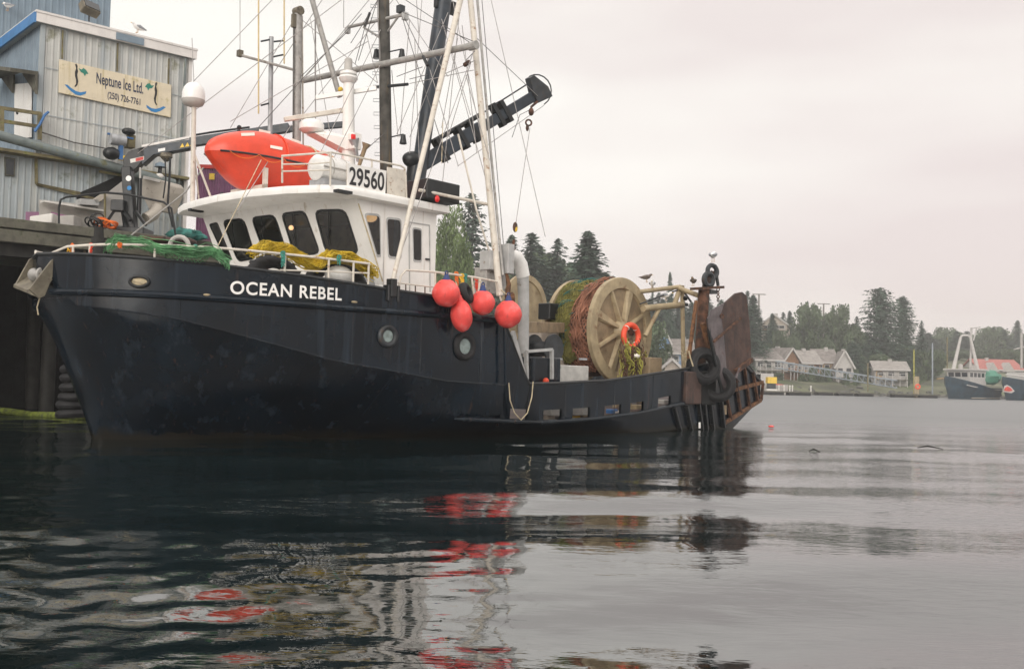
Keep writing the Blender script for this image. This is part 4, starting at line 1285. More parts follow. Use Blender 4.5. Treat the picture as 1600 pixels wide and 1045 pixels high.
# signal mast with domes and radar, aerials to starboard of it
def signal_mast():
    y = -0.1
    ba, tp = at(546, 262, y=y), at(545, 128, y=y)
    ba.z = 4.7
    sm = part('signal_mast', MB().tube([ba, ba.lerp(tp, 0.4), tp], [0.17, 0.15, 0.11], 14), 'white_paint', boat, smooth=True)
    c = at(544, 128, y=y)
    part('radome_drum', MB().lathe(c, (0, 0, 1), [(-0.05, 0.08), (0.0, 0.17), (0.07, 0.21), (0.11, 0.2), (0.13, 0.14), (0.15, 0.19), (0.2, 0.185), (0.24, 0.1)], 18), 'white_gloss', sm, smooth=True)
    part('compass_can', MB().lathe(at(544, 112, y=y), (0, 0, 1), [(0, 0.09), (0.26, 0.085), (0.29, 0.06), (0.3, 0.0)], 14), 'hose_grey', sm, smooth=True)
    part('mast_arm', MB().beam(at(494, 153, y=-0.8), at(588, 138, y=0.3), 0.07, 0.09), 'white_paint', sm)
    part('radar_bracket', MB().prism([at(478, 211, y=-0.6), at(498, 208, y=-0.6), at(542, 220, y=-0.2), at(545, 246, y=-0.2)], (0, 0.3, 0.0)), 'white_paint', sm)
    rc = at(487, 196, y=-0.55)
    part('radar_housing', MB().lathe(rc, (0, 0, 1), [(-0.16, 0.2), (-0.1, 0.27), (0.02, 0.27), (0.1, 0.2), (0.15, 0.05)], 18), 'white_gloss', sm, smooth=True)
    part('radar_scanner', MB().beam(at(444, 187, y=-0.8), at(541, 172, y=-0.2), 0.10, 0.10), 'white_rail', sm, bevel=0.012)
    part('horn', MB().lathe(at(556, 235, y=0.2), (0.35, 0.1, 0.9), [(-0.25, 0.03), (0.05, 0.05), (0.25, 0.12)], 12), 'galv', sm, smooth=True)
    part('horn', MB().lathe(at(568, 238, y=0.4), (-0.1, 0.3, 0.9), [(-0.3, 0.04), (0.1, 0.05), (0.2, 0.1)], 12), 'tan_dark', sm, smooth=True)
    part('mast_cabinet', MB().box(at(552, 222, y=0.1), (0.22, 0.3, 0.35)), 'white_paint', sm, bevel=0.01)
    part('side_lamp', MB().box(at(552, 214, y=0.3), (0.08, 0.06, 0.1)), 'red_lamp', sm)
    pole('top_stay_pole', at(482, -20, y=-1.2), at(531, 152, y=-0.7), 0.06, 'mast_metal')
    part('masthead_light', MB().ball(at(532, 140, y=-0.65), 0.06, 8, 6), 'yellow_paint', sm)
    # pale derrick post and twin aerial post
    a, b = at(466, 262, y=-1.4), at(466, 18, y=-1.4)
    a.z = 4.7
    dp = part('derrick_post', MB().tube([a, b], 0.085, 12), 'mast_metal', boat, smooth=True)
    part('sheave', MB().lathe(b - Vector((0, 0.1, 0)), (0, 1, 0), [(0, 0.1), (0.2, 0.1)], 12).box(at(459, 33, y=-1.4), (0.09, 0.08, 0.3)), 'tan_chute', dp)
    part('derrick_rope', MB().tube([at(459, 40, y=-1.4), at(458, 230, y=-1.4)], 0.018, 6), 'wire', dp)
    part('derrick_rope', MB().tube([at(472, 25, y=-1.4), at(474, 260, y=-1.5)], 0.022, 6), 'white_rail', dp)
    a, b = at(423, 262, y=-2.0), at(424, 58, y=-2.0)
    a.z = 4.7
    ap = part('aerial_post', MB().tube([a, b], 0.055, 10), 'galv', boat, smooth=True)
    part('aerial_arm', MB().tube([at(374, 86, y=-2.3), at(472, 113, y=-1.5)], 0.032, 8), 'mast_metal', ap)
    for (px, py, qx, qy) in ((408, 65, 423, 62), (423, 66, 442, 64), (423, 90, 442, 86), (408, 165, 423, 161)):
        part('aerial_clamp', MB().tube([at(px, py, y=-2.0), at(qx, qy, y=-2.0)], 0.022, 6), 'dark_steel', ap)
    for px, y0, y1 in ((404, -30, 178), (444, -30, 100)):
        part('whip_aerial', MB().tube([at(px, y0, y=-2.0), at(px, y1, y=-2.0)], 0.017, 6), 'whip_yellow', ap)
    part('aerial_foot', MB().box(at(375, 84, y=-2.3), (0.11, 0.11, 0.14)), 'tan_chute', ap)
    part('whip_aerial', MB().tube([at(493, 20, y=-1.3), at(493, 190, y=-1.3)], 0.014, 6), 'wire_pale', ap)
    # satellite dome on its own pole
    a, b = at(301, 312, y=-2.2), at(303, 166, y=-2.2)
    a.z = 4.76
    sp = part('dome_pole', MB().tube([a, b], 0.052, 10), 'white_rail', boat, smooth=True)
    c = at(302, 160, y=-2.2)
    part('satellite_dome', MB().lathe(c, (0, 0, 1), [(-0.10, 0.08), (-0.06, 0.2), (0.0, 0.235), (0.05, 0.24)], 20), 'hose_grey', sp, smooth=True)
    part('dome_cover', MB().lathe(c, (0, 0, 1), [(0.05, 0.245), (0.2, 0.24), (0.3, 0.21), (0.38, 0.15), (0.42, 0.07), (0.43, 0.0)], 20), 'white_gloss', sp, smooth=True)
    part('pole_brace', MB().tube([b.lerp(a, 0.45), at(330, 310, y=-2.0)], 0.025, 7), 'white_rail', sp)
    part('pole_brace', MB().tube([b.lerp(a, 0.4), at(312, 322, y=-2.4)], 0.02, 7), 'white_rail', sp)
signal_mast()
# ------------------------------------------------------------------ gear carried by the trawler
def lifeboat():
    y0 = -0.55
    xb, xa = -2.30, -5.6                     # bow and stern of the small boat
    zk, zg, ztp = 4.95, 5.54, 6.16            # keel, gunwale, canopy top
    base = (-3.9, y0, 4.78)
    lb = thing('lifeboat', 'bright orange enclosed lifeboat on the wheelhouse roof', 'lifeboat', base)
    def sect(t):                              # t 0 bow .. 1 stern
        w = 0.80 * (math.sin(min(1, t * 1.9 + 0.01) * math.pi / 2) ** 0.52) * (1 - 0.35 * max(0, (t - 0.72) / 0.28) ** 2)
        kz = zk + 0.42 * max(0, 1 - t / 0.25) ** 1.7 + 0.12 * max(0, (t - 0.8) / 0.2)
        gz = zg + 0.05 * (1 - t) ** 2 - 0.03 * t
        cz = lerp(gz, ztp, math.sin(min(1, t * 2.8 + 0.02) * math.pi / 2) ** 0.45) - 0.30 * max(0, (t - 0.35) / 0.65) ** 1.3
        return w, kz, gz, cz
    hullr, canr, gun = [], [], []
    for i in range(27):
        t = i / 26
        x = lerp(xb, xa, t) + (0.0 if t > 0.1 else 0)
        w, kz, gz, cz = sect(t)
        row = []
        for j in range(13):
            a = -1 + 2 * j / 12
            s = abs(a)
            yy = w * math.copysign(s ** 0.8, a)
            zz = kz + (gz - kz) * s ** 1.7
            xx = x - 0.28 * (1 - s) * max(0, 1 - t / 0.3)
            row.append((xx, y0 + yy, zz))
        hullr.append(row)
        row = []
        for j in range(13):
            a = math.pi * j / 12
            row.append((x, y0 - w * 0.97 * math.copysign(abs(math.cos(a)) ** 0.7, math.cos(a)), gz + (cz - gz) * math.sin(a) ** 0.8))
        canr.append(row)
        gun.append((x, y0 + w * 1.01, gz))
    part('boat_hull', MB().grid(hullr).poly(*[r for r in hullr[-1]]).poly(*[r for r in hullr[0]]), 'orange_grp', lb, smooth=True)
    can = part('canopy', MB().grid(canr).poly(*[r for r in canr[-1]]).poly(*[r for r in canr[0]]), 'orange_grp', lb, smooth=True)
    gun = gun[1:]
    part('gunwale', MB().tube(gun, 0.022, 6), 'black_paint', lb, smooth=True)
    part('gunwale', MB().tube([(p[0], 2 * y0 - p[1], p[2]) for p in gun], 0.022, 6), 'black_paint', lb, smooth=True)
    for ti in (11, 17, 21):                   # lashing straps over the canopy
        m = MB().tube([(p[0], y0 + (p[1] - y0) * 1.02, p[2] + 0.012) for p in canr[ti]], 0.02, 5)
        part('strap', m, 'rope_tan' if ti != 11 else 'rope_red', lb)
    for ti, j in ((4, 9), (8, 7), (8, 11), (13, 8), (19, 8)):   # reflective tape
        a, b = Vector(canr[ti][j]), Vector(canr[ti + 2][j])
        o = Vector((0.01, 0.016, 0.012))
        part('reflective_tape', MB().beam(a + o, b + o, 0.012, 0.06), 'tape', can)
    part('canopy_vent', MB().lathe((-3.2, y0, 6.03), (0, 0, 1), [(0, 0.16), (0.06, 0.15), (0.1, 0.08), (0.1, 0)], 14), 'white_gloss', can, smooth=True)
    part('lifting_hook', MB().tube([(-3.0, y0, 6.05), (-3.02, y0, 6.2)], 0.03, 6).ball((-3.02, y0, 6.2), 0.05, 8, 6), 'black_paint', can)
    for x in (-3.3, -4.6):
        part('cradle', MB().bx(x - 0.04, x + 0.04, y0 - 0.6, y0 + 0.6, 4.78, 5.02).bx(x - 0.04, x + 0.04, y0 + 0.52, y0 + 0.6, 4.78, 5.35), 'white_rail', lb)
    lp = [gun[i] for i in (3, 6, 9)]
    for k in range(5):
        a, b = Vector(gun[1 + 4 * k]), Vector(gun[5 + 4 * k])
        part('grab_line', MB().tube([a.lerp(b, t) + Vector((0, 0.03, -0.11 * 4 * t * (1 - t))) for t in np.linspace(0, 1, 7)], 0.008, 5), 'rope_orange', lb)
lifeboat()

def raft():
    c0, c1 = at(493, 265, y=1.7), at(541, 268, y=1.7)
    c = (c0 + c1) / 2
    ax = Vector((1, 0, 0)); L = (c1 - c0).length
    t = thing('life_raft_canister', 'white life raft canister strapped on the roof beside the number board', 'life raft', (c.x, c.y, 4.78))
    s = c - ax * L * 0.62
    part('canister', MB().lathe(s, ax, [(0, 0.10), (0.04, 0.19), (0.12, 0.25), (L * 1.1, 0.25), (L * 1.18, 0.19), (L * 1.22, 0.1)], 20), 'white_gloss', t, smooth=True)
    part('seam', MB().tube([s + ax * a + Vector((0, 0.26, 0)) for a in (0.1, L * 1.12)], 0.015, 6), 'hose_grey', t)
    for a in (0.25, 0.6):
        part('strap', MB().torus(s + ax * a * L * 1.3, ax, 0.255, 0.012, 20, 6), 'hose_grey', t)
    part('cradle', MB().box((c.x, c.y, 4.86), (L * 0.9, 0.45, 0.16)), 'galv', t)
raft()

def buoy(px, py, d, label, sc=(1, 1, 1), tilt=0.0, eye='rope_blue', out=0.26, hang=None):
    p = on_hull(px, py, out)
    r = d / 2
    b = thing('fender_buoy', label, 'buoy', p, group='red fender buoys on the port rail')
    m = MB().ball(p, r, 24, 18, sc, 0.05, px)
    if tilt:
        rot = Matrix.Rotation(tilt, 3, 'Y')
        m.v = [p + rot @ (q - p) for q in m.v]
    part('float', m, 'buoy_red', b, smooth=True)
    up = Vector((math.sin(tilt), 0, math.cos(tilt)))
    tp = p + up * r * sc[2]
    part('eye', MB().lathe(tp - up * 0.03, up, [(0, 0.09), (0.06, 0.06), (0.1, 0.05), (0.13, 0.03)], 12).torus(tp + up * 0.12, (0, 1, 0), 0.035, 0.014, 12, 6), eye, b, smooth=True)
    h = hang or (tp + Vector((0.05, -0.25, 0.35)))
    part('lanyard', MB().tube([tp + up * 0.13, (tp + Vector(h)) / 2 + Vector((0, 0.03, 0.02)), h], 0.012, 6), 'rope_tan', b)
buoy(697, 458, 0.53, 'big round red buoy nearest the wheelhouse, hung from the rail', hang=at(690, 428, y=3.1))
buoy(754, 473, 0.49, 'round pinkish red buoy just right of the black tyre', hang=at(748, 437, y=3.2))
buoy(721, 493, 0.46, 'oval red buoy hanging lowest below the small tyre', (0.92, 0.92, 1.38), 0.22, 'buoy_red', hang=at(712, 440, y=3.2))
buoy(794, 491, 0.56, 'round red buoy at the deck break, rightmost of the four', hang=at(782, 452, y=3.2), out=0.3)
def tyre(name, p, ax, R_, r, label, group=None, rope=None, cat='tyre'):
    t = thing(name, label, cat, p, group=group)
    part('tread', MB().torus(p, ax, R_, r, 30, 12, 1.15), 'rubber', t, smooth=True)
    ax = Vector(ax).normalized()
    for s in (-1, 1):
        part('side_wall', MB().torus(p + ax * r * 0.9 * s, ax, R_ - r * 0.25, r * 0.32, 28, 8), 'rubber', t, smooth=True)
    if rope:
        part('hanging_rope', MB().tube(rope, 0.014, 6), 'rope_yellow', t)
tyre('tyre_fender', on_hull(728, 458, 0.2), (-0.35, 0.85, 0.35), 0.15, 0.072, 'small black tyre hung between red buoys on the rail', rope=[at(728, 448, y=3.4), at(722, 440, y=3.25), at(718, 432, y=3.2)])
for k, (px, py) in enumerate(((430, 425), (528, 432))):
    p = at(px - 3, py + 22, y=g(-2.0 - k * 1.3) - 0.62)
    t = thing('tyre_fender', ('black tyre inside the bow rail under the yellow rope pile', 'wide black tyre inside the rail nearest the wheelhouse corner')[k], 'tyre', p)
    ax = Vector((0.25, 1, 0.2))
    part('tread', MB().torus(p, ax, 0.42 + 0.08 * k, 0.15, 32, 12), 'rubber', t, smooth=True)
    for j in range(22):                      # tread blocks
        a = 2 * math.pi * j / 22
        u = ax.normalized().cross(Vector((0, 0, 1))).normalized(); w = ax.normalized().cross(u)
        c = p + (u * math.cos(a) + w * math.sin(a)) * (0.56 + 0.08 * k)
        part('tread_block', MB().box(c, (0.05, 0.16, 0.035), Matrix.Rotation(-a, 3, 'Y')), 'rubber', t)
    f = at(px + (-2 if k == 0 else 2), py + (4 if k == 0 else -1), y=g(-2.0 - k * 1.3) - 0.42)
    solo('white_float', MB().ball(f, 0.15 + 0.10 * k, 18, 12, (1.2, 0.8, 0.75)), 'white_gloss',
         ('small white float lying inside the left tyre on the bow', 'larger white float lying inside the right tyre on the bow')[k], 'float', f, smooth=True)

# nets and ropes along the bow rail
def along(path, t):
    t = min(max(t, 0), 1) * (len(path) - 1)
    k = min(int(t), len(path) - 2)
    return path[k].lerp(path[k + 1], t - k)
def draped(path, width, seed, fold=0.05, bulge=0.10):
    """sheet hung over a rail: half inboard, half outboard, crumpled"""
    def fn(u, v):
        c = along(path, u)
        n = noise.noise(Vector((u * 9, v * 4, seed)))
        n2 = noise.noise(Vector((u * 17, v * 9, seed + 7)))
        a = (v - 0.5) * 2
        wd = width * (0.75 + 0.5 * noise.noise(Vector((u * 5, seed, 0))))
        return c + Vector((0.05 * n2 + 0.03 * n, 0.06 * a + fold * n + 0.02, 0.06 - wd * abs(a) ** 1.3 + bulge * n * 0.6 + 0.03 * n2))
    return fn
path = [edge(x, z, off) for x, z, off in ((0.55, 3.24, -0.1), (0.42, 3.38, -0.15), (0.15, 3.36, -0.15), (-0.05, 3.26, -0.1), (-0.3, 3.24, -0.02), (-0.55, 3.20, 0.0), (-0.75, 3.26, 0.0), (-0.9, 3.18, 0.03), (-0.98, 3.08, 0.05))]
m = MB()
for k in range(4):
    net_sheet(m, draped(path, 0.15 + 0.03 * k, k * 3.3, 0.04 + 0.015 * k, 0.07), 64, 9, 0.0040)
rope_bundle(m, path, 60, 0.09, 0.006, 5, 0.7, 26, 0.8)
solo('green_net', m, 'green_net', 'long green net draped over the white bow rail', 'net', path[4])
m = MB()
path = [edge(x, z, -0.3) for x, z in ((-1.55, 3.30), (-1.75, 3.42), (-2.1, 3.40), (-2.4, 3.24), (-2.65, 3.16), (-2.75, 3.24), (-2.9, 3.36), (-3.3, 3.38), (-3.6, 3.24), (-3.85, 3.08))]
for k in range(6):
    net_sheet(m, draped([q_ + Vector((0, 0.05 * (k - 2.5), 0.02 * (k % 3))) for q_ in path], 0.07 + 0.018 * k, k * 2.1 + 40, 0.07, 0.12), 70, 8, 0.0062)
rope_bundle(m, path, 110, 0.085, 0.0065, 9, 0.9, 30, 1.0)
rope_bundle(m, [at(412, 385, y=2.3), at(420, 378, y=2.35), at(428, 380, y=2.35)], 6, 0.05, 0.01, 2)
solo('yellow_net', m, 'yellow_net', 'bright yellow rope net heaped along the rail before the wheelhouse', 'net', path[4])
def tie(px, py, matn, label, y, ln=0.22, seed=0):
    p = at(px, py, y=y)
    m = MB()
    rope_bundle(m, [p + Vector((0, 0, 0.03)), p + Vector((0.01, 0.02, -ln * 0.5)), p + Vector((0, 0.02, -ln))], 7, 0.025, 0.009, seed)
    m.torus(p, (1, 0.6, 0), 0.035, 0.014, 12, 6)
    solo('rail_tie', m, matn, label, 'rope', p)
tie(113, 385, 'rope_orange', 'orange cord knotted round the bow rail end', 0.55, 0.1, 1)
tie(109, 388, 'rope_yellow', 'yellow cord hanging at the very tip of the bow rail', 0.5, 0.18, 2)
tie(142, 384, 'rope_red', 'red cord hanging from the bow rail left of the green net', 0.95, 0.2, 3)
tie(187, 382, 'rope_orange', 'orange cord at the rail post within the green net', 1.35, 0.06, 4)
tie(305, 386, 'rope_green', 'thin teal cord tied round the middle of the green net', 2.05, 0.2, 5)
tie(442, 396, 'rope_green', 'teal cord hanging from the rail over the left tyre', 2.62, 0.25, 6)
tie(530, 402, 'rope_green', 'teal cord bunch on the rail over the right tyre', 2.88, 0.14, 7)
tie(713, 428, 'rope_orange', 'orange cord hanging from the side rail behind the round buoy', 3.12, 0.3, 8)
tie(722, 431, 'rope_yellow', 'yellow cord at the side rail above the small tyre', 3.16, 0.22, 9)
tie(727, 431, 'rope_green', 'green cord knot on the side rail above the small tyre', 3.18, 0.1, 10)
tie(745, 436, 'rope_red', 'red cord bundle behind the side rail', 3.1, 0.3, 11)
p = on_hull(815, 625, 0.05)
m = MB().tube([on_hull(795, 598, 0.04), on_hull(797, 625, 0.05), on_hull(804, 645, 0.06), on_hull(814, 656, 0.06), on_hull(824, 645, 0.06), on_hull(831, 620, 0.05), on_hull(833, 596, 0.03)], 0.012, 6)
solo('mooring_line', m, 'rope_tan', 'thin tan line looped over the low bulwark at the first opening', 'rope', p)

# ---- net drums
def net_drum(cx, y0, y1, cz, Rr, nets, tag_):
    ax = Vector((0, 1, 0))
    for yy, out in ((y1, 1), (y0, -1)):
        c = Vector((cx, yy, cz))
        fl = part('drum_flange', MB().lathe(c - ax * 0.02 * out, ax * out, [(0, 0.2), (0, Rr * 0.80), (0.02, Rr * 0.80), (0.02, 0.2)], 48, caps=False), 'tan_dark', boat)
        part('flange_rim', MB().lathe(c - ax * 0.05 * out, ax * out, [(0, Rr * 0.78), (0, Rr), (0.12, Rr), (0.13, Rr * 0.985), (0.13, Rr * 0.80), (0.04, Rr * 0.78), (0, Rr * 0.78)], 56, caps=False), 'tan_steel', fl)
        part('hub', MB().lathe(c - ax * 0.02 * out, ax * out, [(0, 0.3), (0.1, 0.28), (0.2, 0.18), (0.26, 0.16), (0.26, 0)], 24), 'tan_steel', fl, smooth=True)
        for k in range(8):
            a = 2 * math.pi * k / 8 + 0.35
            d = Vector((math.cos(a), 0, math.sin(a))); w = Vector((-math.sin(a), 0, math.cos(a)))
            w0, w1 = (0.045, 0.05) if k % 2 else (0.06, 0.16)
            p0, p1 = c + d * 0.22, c + d * Rr * 0.82
            o = ax * out
            part('spoke', MB().hexa([p0 - w * w0, p0 + w * w0, p1 + w * w1, p1 - w * w1, p0 - w * w0 * 0.6 + o * 0.13, p0 + w * w0 * 0.6 + o * 0.13, p1 + w * w1 * 0.6 + o * 0.07, p1 - w * w1 * 0.6 + o * 0.07]), 'tan_steel', fl)
    part('drum_core', MB().lathe(Vector((cx, y0, cz)), ax, [(0, 0.3), (y1 - y0, 0.3)], 24), 'tan_dark', boat, smooth=True)
DC = Vector((-13.45, 0, 2.58)); DR = 1.40
net_drum(DC.x, 0.20, 1.58, DC.z, DR, True, 'port')
def wound(y0, y1, R0, matn, name, label, seed, a0=0.0, a1=2 * math.pi, lump=0.1):
    rows = []
    for i in range(25):
        yy = lerp(y0, y1, i / 24)
        row = []
        for j in range(73):
            a = lerp(a0, a1, j / 72)
            d = Vector((math.cos(a), 0, math.sin(a)))
            e = min(1, 6 * min(i / 24, 1 - i / 24) + 0.25)
            r = R0 * (0.72 + 0.28 * e ** 0.5) + lump * noise.noise(Vector((d.x * 2.2, yy * 2.6, d.z * 2.2 + seed))) + 0.05 * noise.noise(Vector((d.x * 6, yy * 7, d.z * 6 + seed)))
            row.append(DC + d * r + Vector((0, yy, 0)))
        rows.append(row)
    return MB().grid(rows)
def drum_fn(y0, y1, R0, a0, a1, seed, lump):
    def fn(u, v):
        a = lerp(a0, a1, u); yy = lerp(y0, y1, min(v, 1)) + 0.03 * noise.noise(Vector((u * 14, v * 6, seed)))
        d = Vector((math.cos(a), 0, math.sin(a)))
        e = min(1, 6 * min(v, 1 - min(v, 1)) + 0.25)
        r = R0 * (0.72 + 0.28 * e ** 0.5) + lump * noise.noise(Vector((d.x * 2.2, yy * 2.6, d.z * 2.2 + seed))) + 0.05 * noise.noise(Vector((d.x * 6, yy * 7, d.z * 6 + seed)))
        return DC + d * (r + 0.02 + 0.03 * abs(noise.noise(Vector((u * 30, v * 11, seed))))) + Vector((0, yy, 0))
    return fn
wt = thing('wound_trawl_net', 'rust orange trawl net wound round the big port drum', 'net', DC)
part('net_bundle', wound(0.26, 1.46, 1.17, 'net_rust', '', '', 2), 'net_core', wt, smooth=True)
for k in range(2):
    part('net_layer', net_sheet(MB(), drum_fn(0.28, 1.44, 1.18 + 0.03 * k, R(-60), R(150), 2 + 0.4 * k, 0.1), 52, 14, 0.013), 'net_strand', wt)
part('net_twist', rope_bundle(MB(), [drum_fn(0.28, 1.44, 1.25, R(-60), R(150), 2, 0.1)(u, 0.62 + 0.3 * u) for u in np.linspace(0.1, 0.95, 14)], 26, 0.12, 0.014, 3, 1, 30), 'net_strand', wt)
m = wound(0.26, 0.86, 1.36, '', '', '', 5, R(-40), R(175), 0.16)
net_sheet(m, drum_fn(0.26, 0.86, 1.38, R(-40), R(150), 5, 0.16), 50, 7, 0.014)
solo('net_wing', m, 'net_olive', 'yellow green net panel lying over the rust orange net on the drum', 'net', DC, smooth=True)
m = MB()
for k in range(9):
    a0 = R(-30 + 20 * k)
    pts = [DC + Vector((math.cos(a0 + 0.5 * t), 0, math.sin(a0 + 0.5 * t))) * (1.34 + 0.06 * math.sin(9 * t + k)) + Vector((0, 0.3 + 0.65 * t + 0.1 * math.sin(5 * t + k), 0)) for t in np.linspace(0, 1, 12)]
    rope_bundle(m, pts, 5, 0.05, 0.011, k, 1, 14)
solo('teal_rope', m, 'teal_net', 'tangle of teal rope over the yellow green net on the drum', 'rope', DC)
# second drum forward, to starboard, only a flange shows
c = Vector((-13.2, -1.6, 3.25))
part('forward_drum_flange', MB().lathe(c, (0, 1, 0), [(0, 0.0), (0, 0.95), (0.08, 0.95), (0.09, 0.78), (0.05, 0.76), (0.05, 0.0)], 40, caps=False), 'tan_steel', boat)
# drum stand, hydraulic motor, ropes on the post
sp = Vector((DC.x, 1.98, 0))
for dx in (-0.05, 0.42, -0.45):
    part('drum_stand', MB().beam((DC.x + dx * 1.3, 1.86, 0.5), (DC.x + dx * 0.25, 1.86, DC.z), 0.12, 0.12), 'tan_dark', boat, bevel=0.01)
part('drum_motor', MB().lathe((DC.x, 1.72, DC.z), (0, 1, 0), [(0, 0.14), (0.25, 0.14), (0.26, 0.08), (0.36, 0.08)], 16), 'rust', boat, smooth=True)
lr = at(986, 525, y=2.1)
r_ = thing('life_ring', 'orange red life ring hung on the net drum hub', 'life ring', lr)
part('ring', MB().torus(lr, (0.1, 1, 0.05), 0.29, 0.075, 36, 12), 'ring_red', r_, smooth=True)
for k in range(4):
    a = math.pi / 4 + k * math.pi / 2
    c = lr + Vector((math.cos(a) * 0.29, 0, math.sin(a) * 0.29))
    part('band', MB().torus(c, Vector((-math.sin(a), 0, math.cos(a))), 0.072, 0.012, 14, 6), 'tape', r_, smooth=True)
m = MB()
for k in range(14):
    q_ = random.Random(k)
    a = at(968 + q_.uniform(-6, 46), 545 + q_.uniform(-20, 10), y=2.25)
    b = a + Vector((q_.uniform(-0.2, 0.2), q_.uniform(0, 0.2), -q_.uniform(0.5, 0.9)))
    rope_bundle(m, [a, (a + b) / 2 + Vector((q_.uniform(-0.1, 0.1), 0.1, 0)), b], 5, 0.06, 0.013, k)
solo('hanging_ropes', m, 'olive_net', 'weathered olive ropes hanging below the life ring', 'rope', at(985, 580, y=2.25))
m = MB()
for k in range(10):
    q_ = random.Random(k + 40)
    a = at(978 + q_.uniform(-10, 40), 540 + q_.uniform(-10, 15), y=2.35)
    b = a + Vector((q_.uniform(-0.3, 0.3), 0.05, -q_.uniform(0.6, 1.0)))
    rope_bundle(m, [a, (a + b) / 2, b], 4, 0.07, 0.014, k + 9)
solo('hanging_twine', m, 'rust', 'dark brown twine tangled beside the hanging olive ropes', 'rope', at(985, 585, y=2.35))
solo('pot_float', MB().ball(at(995, 556, y=2.4), 0.08, 12, 8, (1.5, 0.8, 0.8)), 'tape', 'small cream float dangling under the life ring', 'float', at(995, 556, y=2.4), smooth=True)
part('drum_gearbox', MB().box(at(1012, 575, y=2.3), (0.6, 0.5, 0.55)), 'tan_dark', boat, bevel=0.02)

# aluminium bin, dark hatch frame, cross beam on the working deck
c = at(891, 576, y=2.75)
bn = thing('deck_bin', 'pale aluminium bin standing by the low bulwark', 'bin', (c.x, c.y, 0.4))
part('bin_body', MB().box((c.x, c.y - 0.35, 1.0), (1.35, 0.75, 1.15)), 'alu', bn, bevel=0.015)
for px in (868, 907):
    part('bin_clip', MB().box(at(px + 4, 561, y=2.80), (0.28, 0.03, 0.05)), 'galv', bn)
part('bin_handle', MB().torus(at(872, 574, y=2.80), (0, 1, 0), 0.07, 0.012, 16, 6), 'dark_steel', bn)
c = at(842, 572, y=2.6)
hf = part('hatch_frame', MB().box((c.x, c.y, 1.25), (0.95, 0.5, 0.95)), 'hull_paint', boat, bevel=0.02)
for a, b in (((822, 549), (862, 546)), ((862, 546), (862, 592)), ((822, 549), (823, 592))):
    part('hatch_edge', MB().beam(at(*a, y=2.88), at(*b, y=2.88), 0.06, 0.08, (0, 1, 0)), 'grey_paint', hf)
part('cross_beam', MB().beam(at(815, 511, y=2.2), at(875, 512, y=0.8), 0.25, 0.26), 'tan_dark', boat, bevel=0.01)
part('dark_locker', MB().box(at(860, 487, y=0.3), (0.55, 0.4, 0.42)), 'black_paint', boat, bevel=0.02)
part('cream_casing', MB().box(at(854, 540, y=0.3), (1.2, 0.6, 1.1)), 'h_cream', boat, bevel=0.02)
part('red_shackle', MB().ball(at(853, 595, y=2.9), 0.07, 8, 6), 'ring_red', boat)
part('deck_winch', MB().lathe(at(833, 545, y=1.4), (0, 1, 0), [(0, 0.35), (0.05, 0.35), (0.06, 0.18), (0.6, 0.18), (0.61, 0.35), (0.66, 0.35)], 20), 'dark_steel', boat, smooth=True)
# things glimpsed through the freeing ports
for k, (px, py, mt) in enumerate(((857, 650, 'h_cream'), (897, 645, 'rope_yellow'), (912, 646, 'tan_dark'), (956, 641, 'blue_machine'), (960, 643, 'tote'), (994, 634, 'tan_steel'), (1037, 626, 'tote'))):
    p = at(px, py + 3, y=2.55)
    part('deck_fitting', MB().box(p, (0.26, 0.2, 0.16)), mt, boat, bevel=0.02)

# ---- stern gantry of pale pipes
def gantry():
    a = [(985, 458), (1066, 448)]
    y0 = 1.9
    pole('gantry_pipe', at(998, 456, y=y0), at(1063, 448, y=y0), 0.06, 'tan_steel')
    pole('gantry_pipe', at(1005, 482, y=y0), at(1066, 476, y=y0), 0.09, 'tan_steel')
    pole('gantry_leg', at(1066, 446, y=y0), at(1068, 582, y=y0), 0.06, 'tan_steel')
    pole('gantry_brace', at(1030, 482, y=y0), at(1008, 525, y=y0), 0.06, 'tan_steel')
    pole('gantry_brace', at(1062, 452, y=y0), at(1053, 478, y=y0), 0.07, 'tan_steel')
    pole('gantry_pipe', at(1060, 450, y=y0), at(1092, 462, y=2.7), 0.07, 'tan_steel')
    pole('gantry_pipe', at(1000, 475, y=y0), at(1062, 452, y=y0), 0.02, 'dark_steel')
    part('gantry_lamp', MB().ball(at(1071, 466, y=y0 + 0.1), 0.07, 10, 8), 'black_paint', boat)
    part('gantry_lamp', MB().ball(at(1073, 476, y=y0 + 0.1), 0.05, 10, 8), 'black_paint', boat)
    part('gantry_strut', MB().tube([at(1066, 452, y=y0), at(1080, 472, y=y0 + 0.2)], 0.03, 6), 'dark_steel', boat)
gantry()
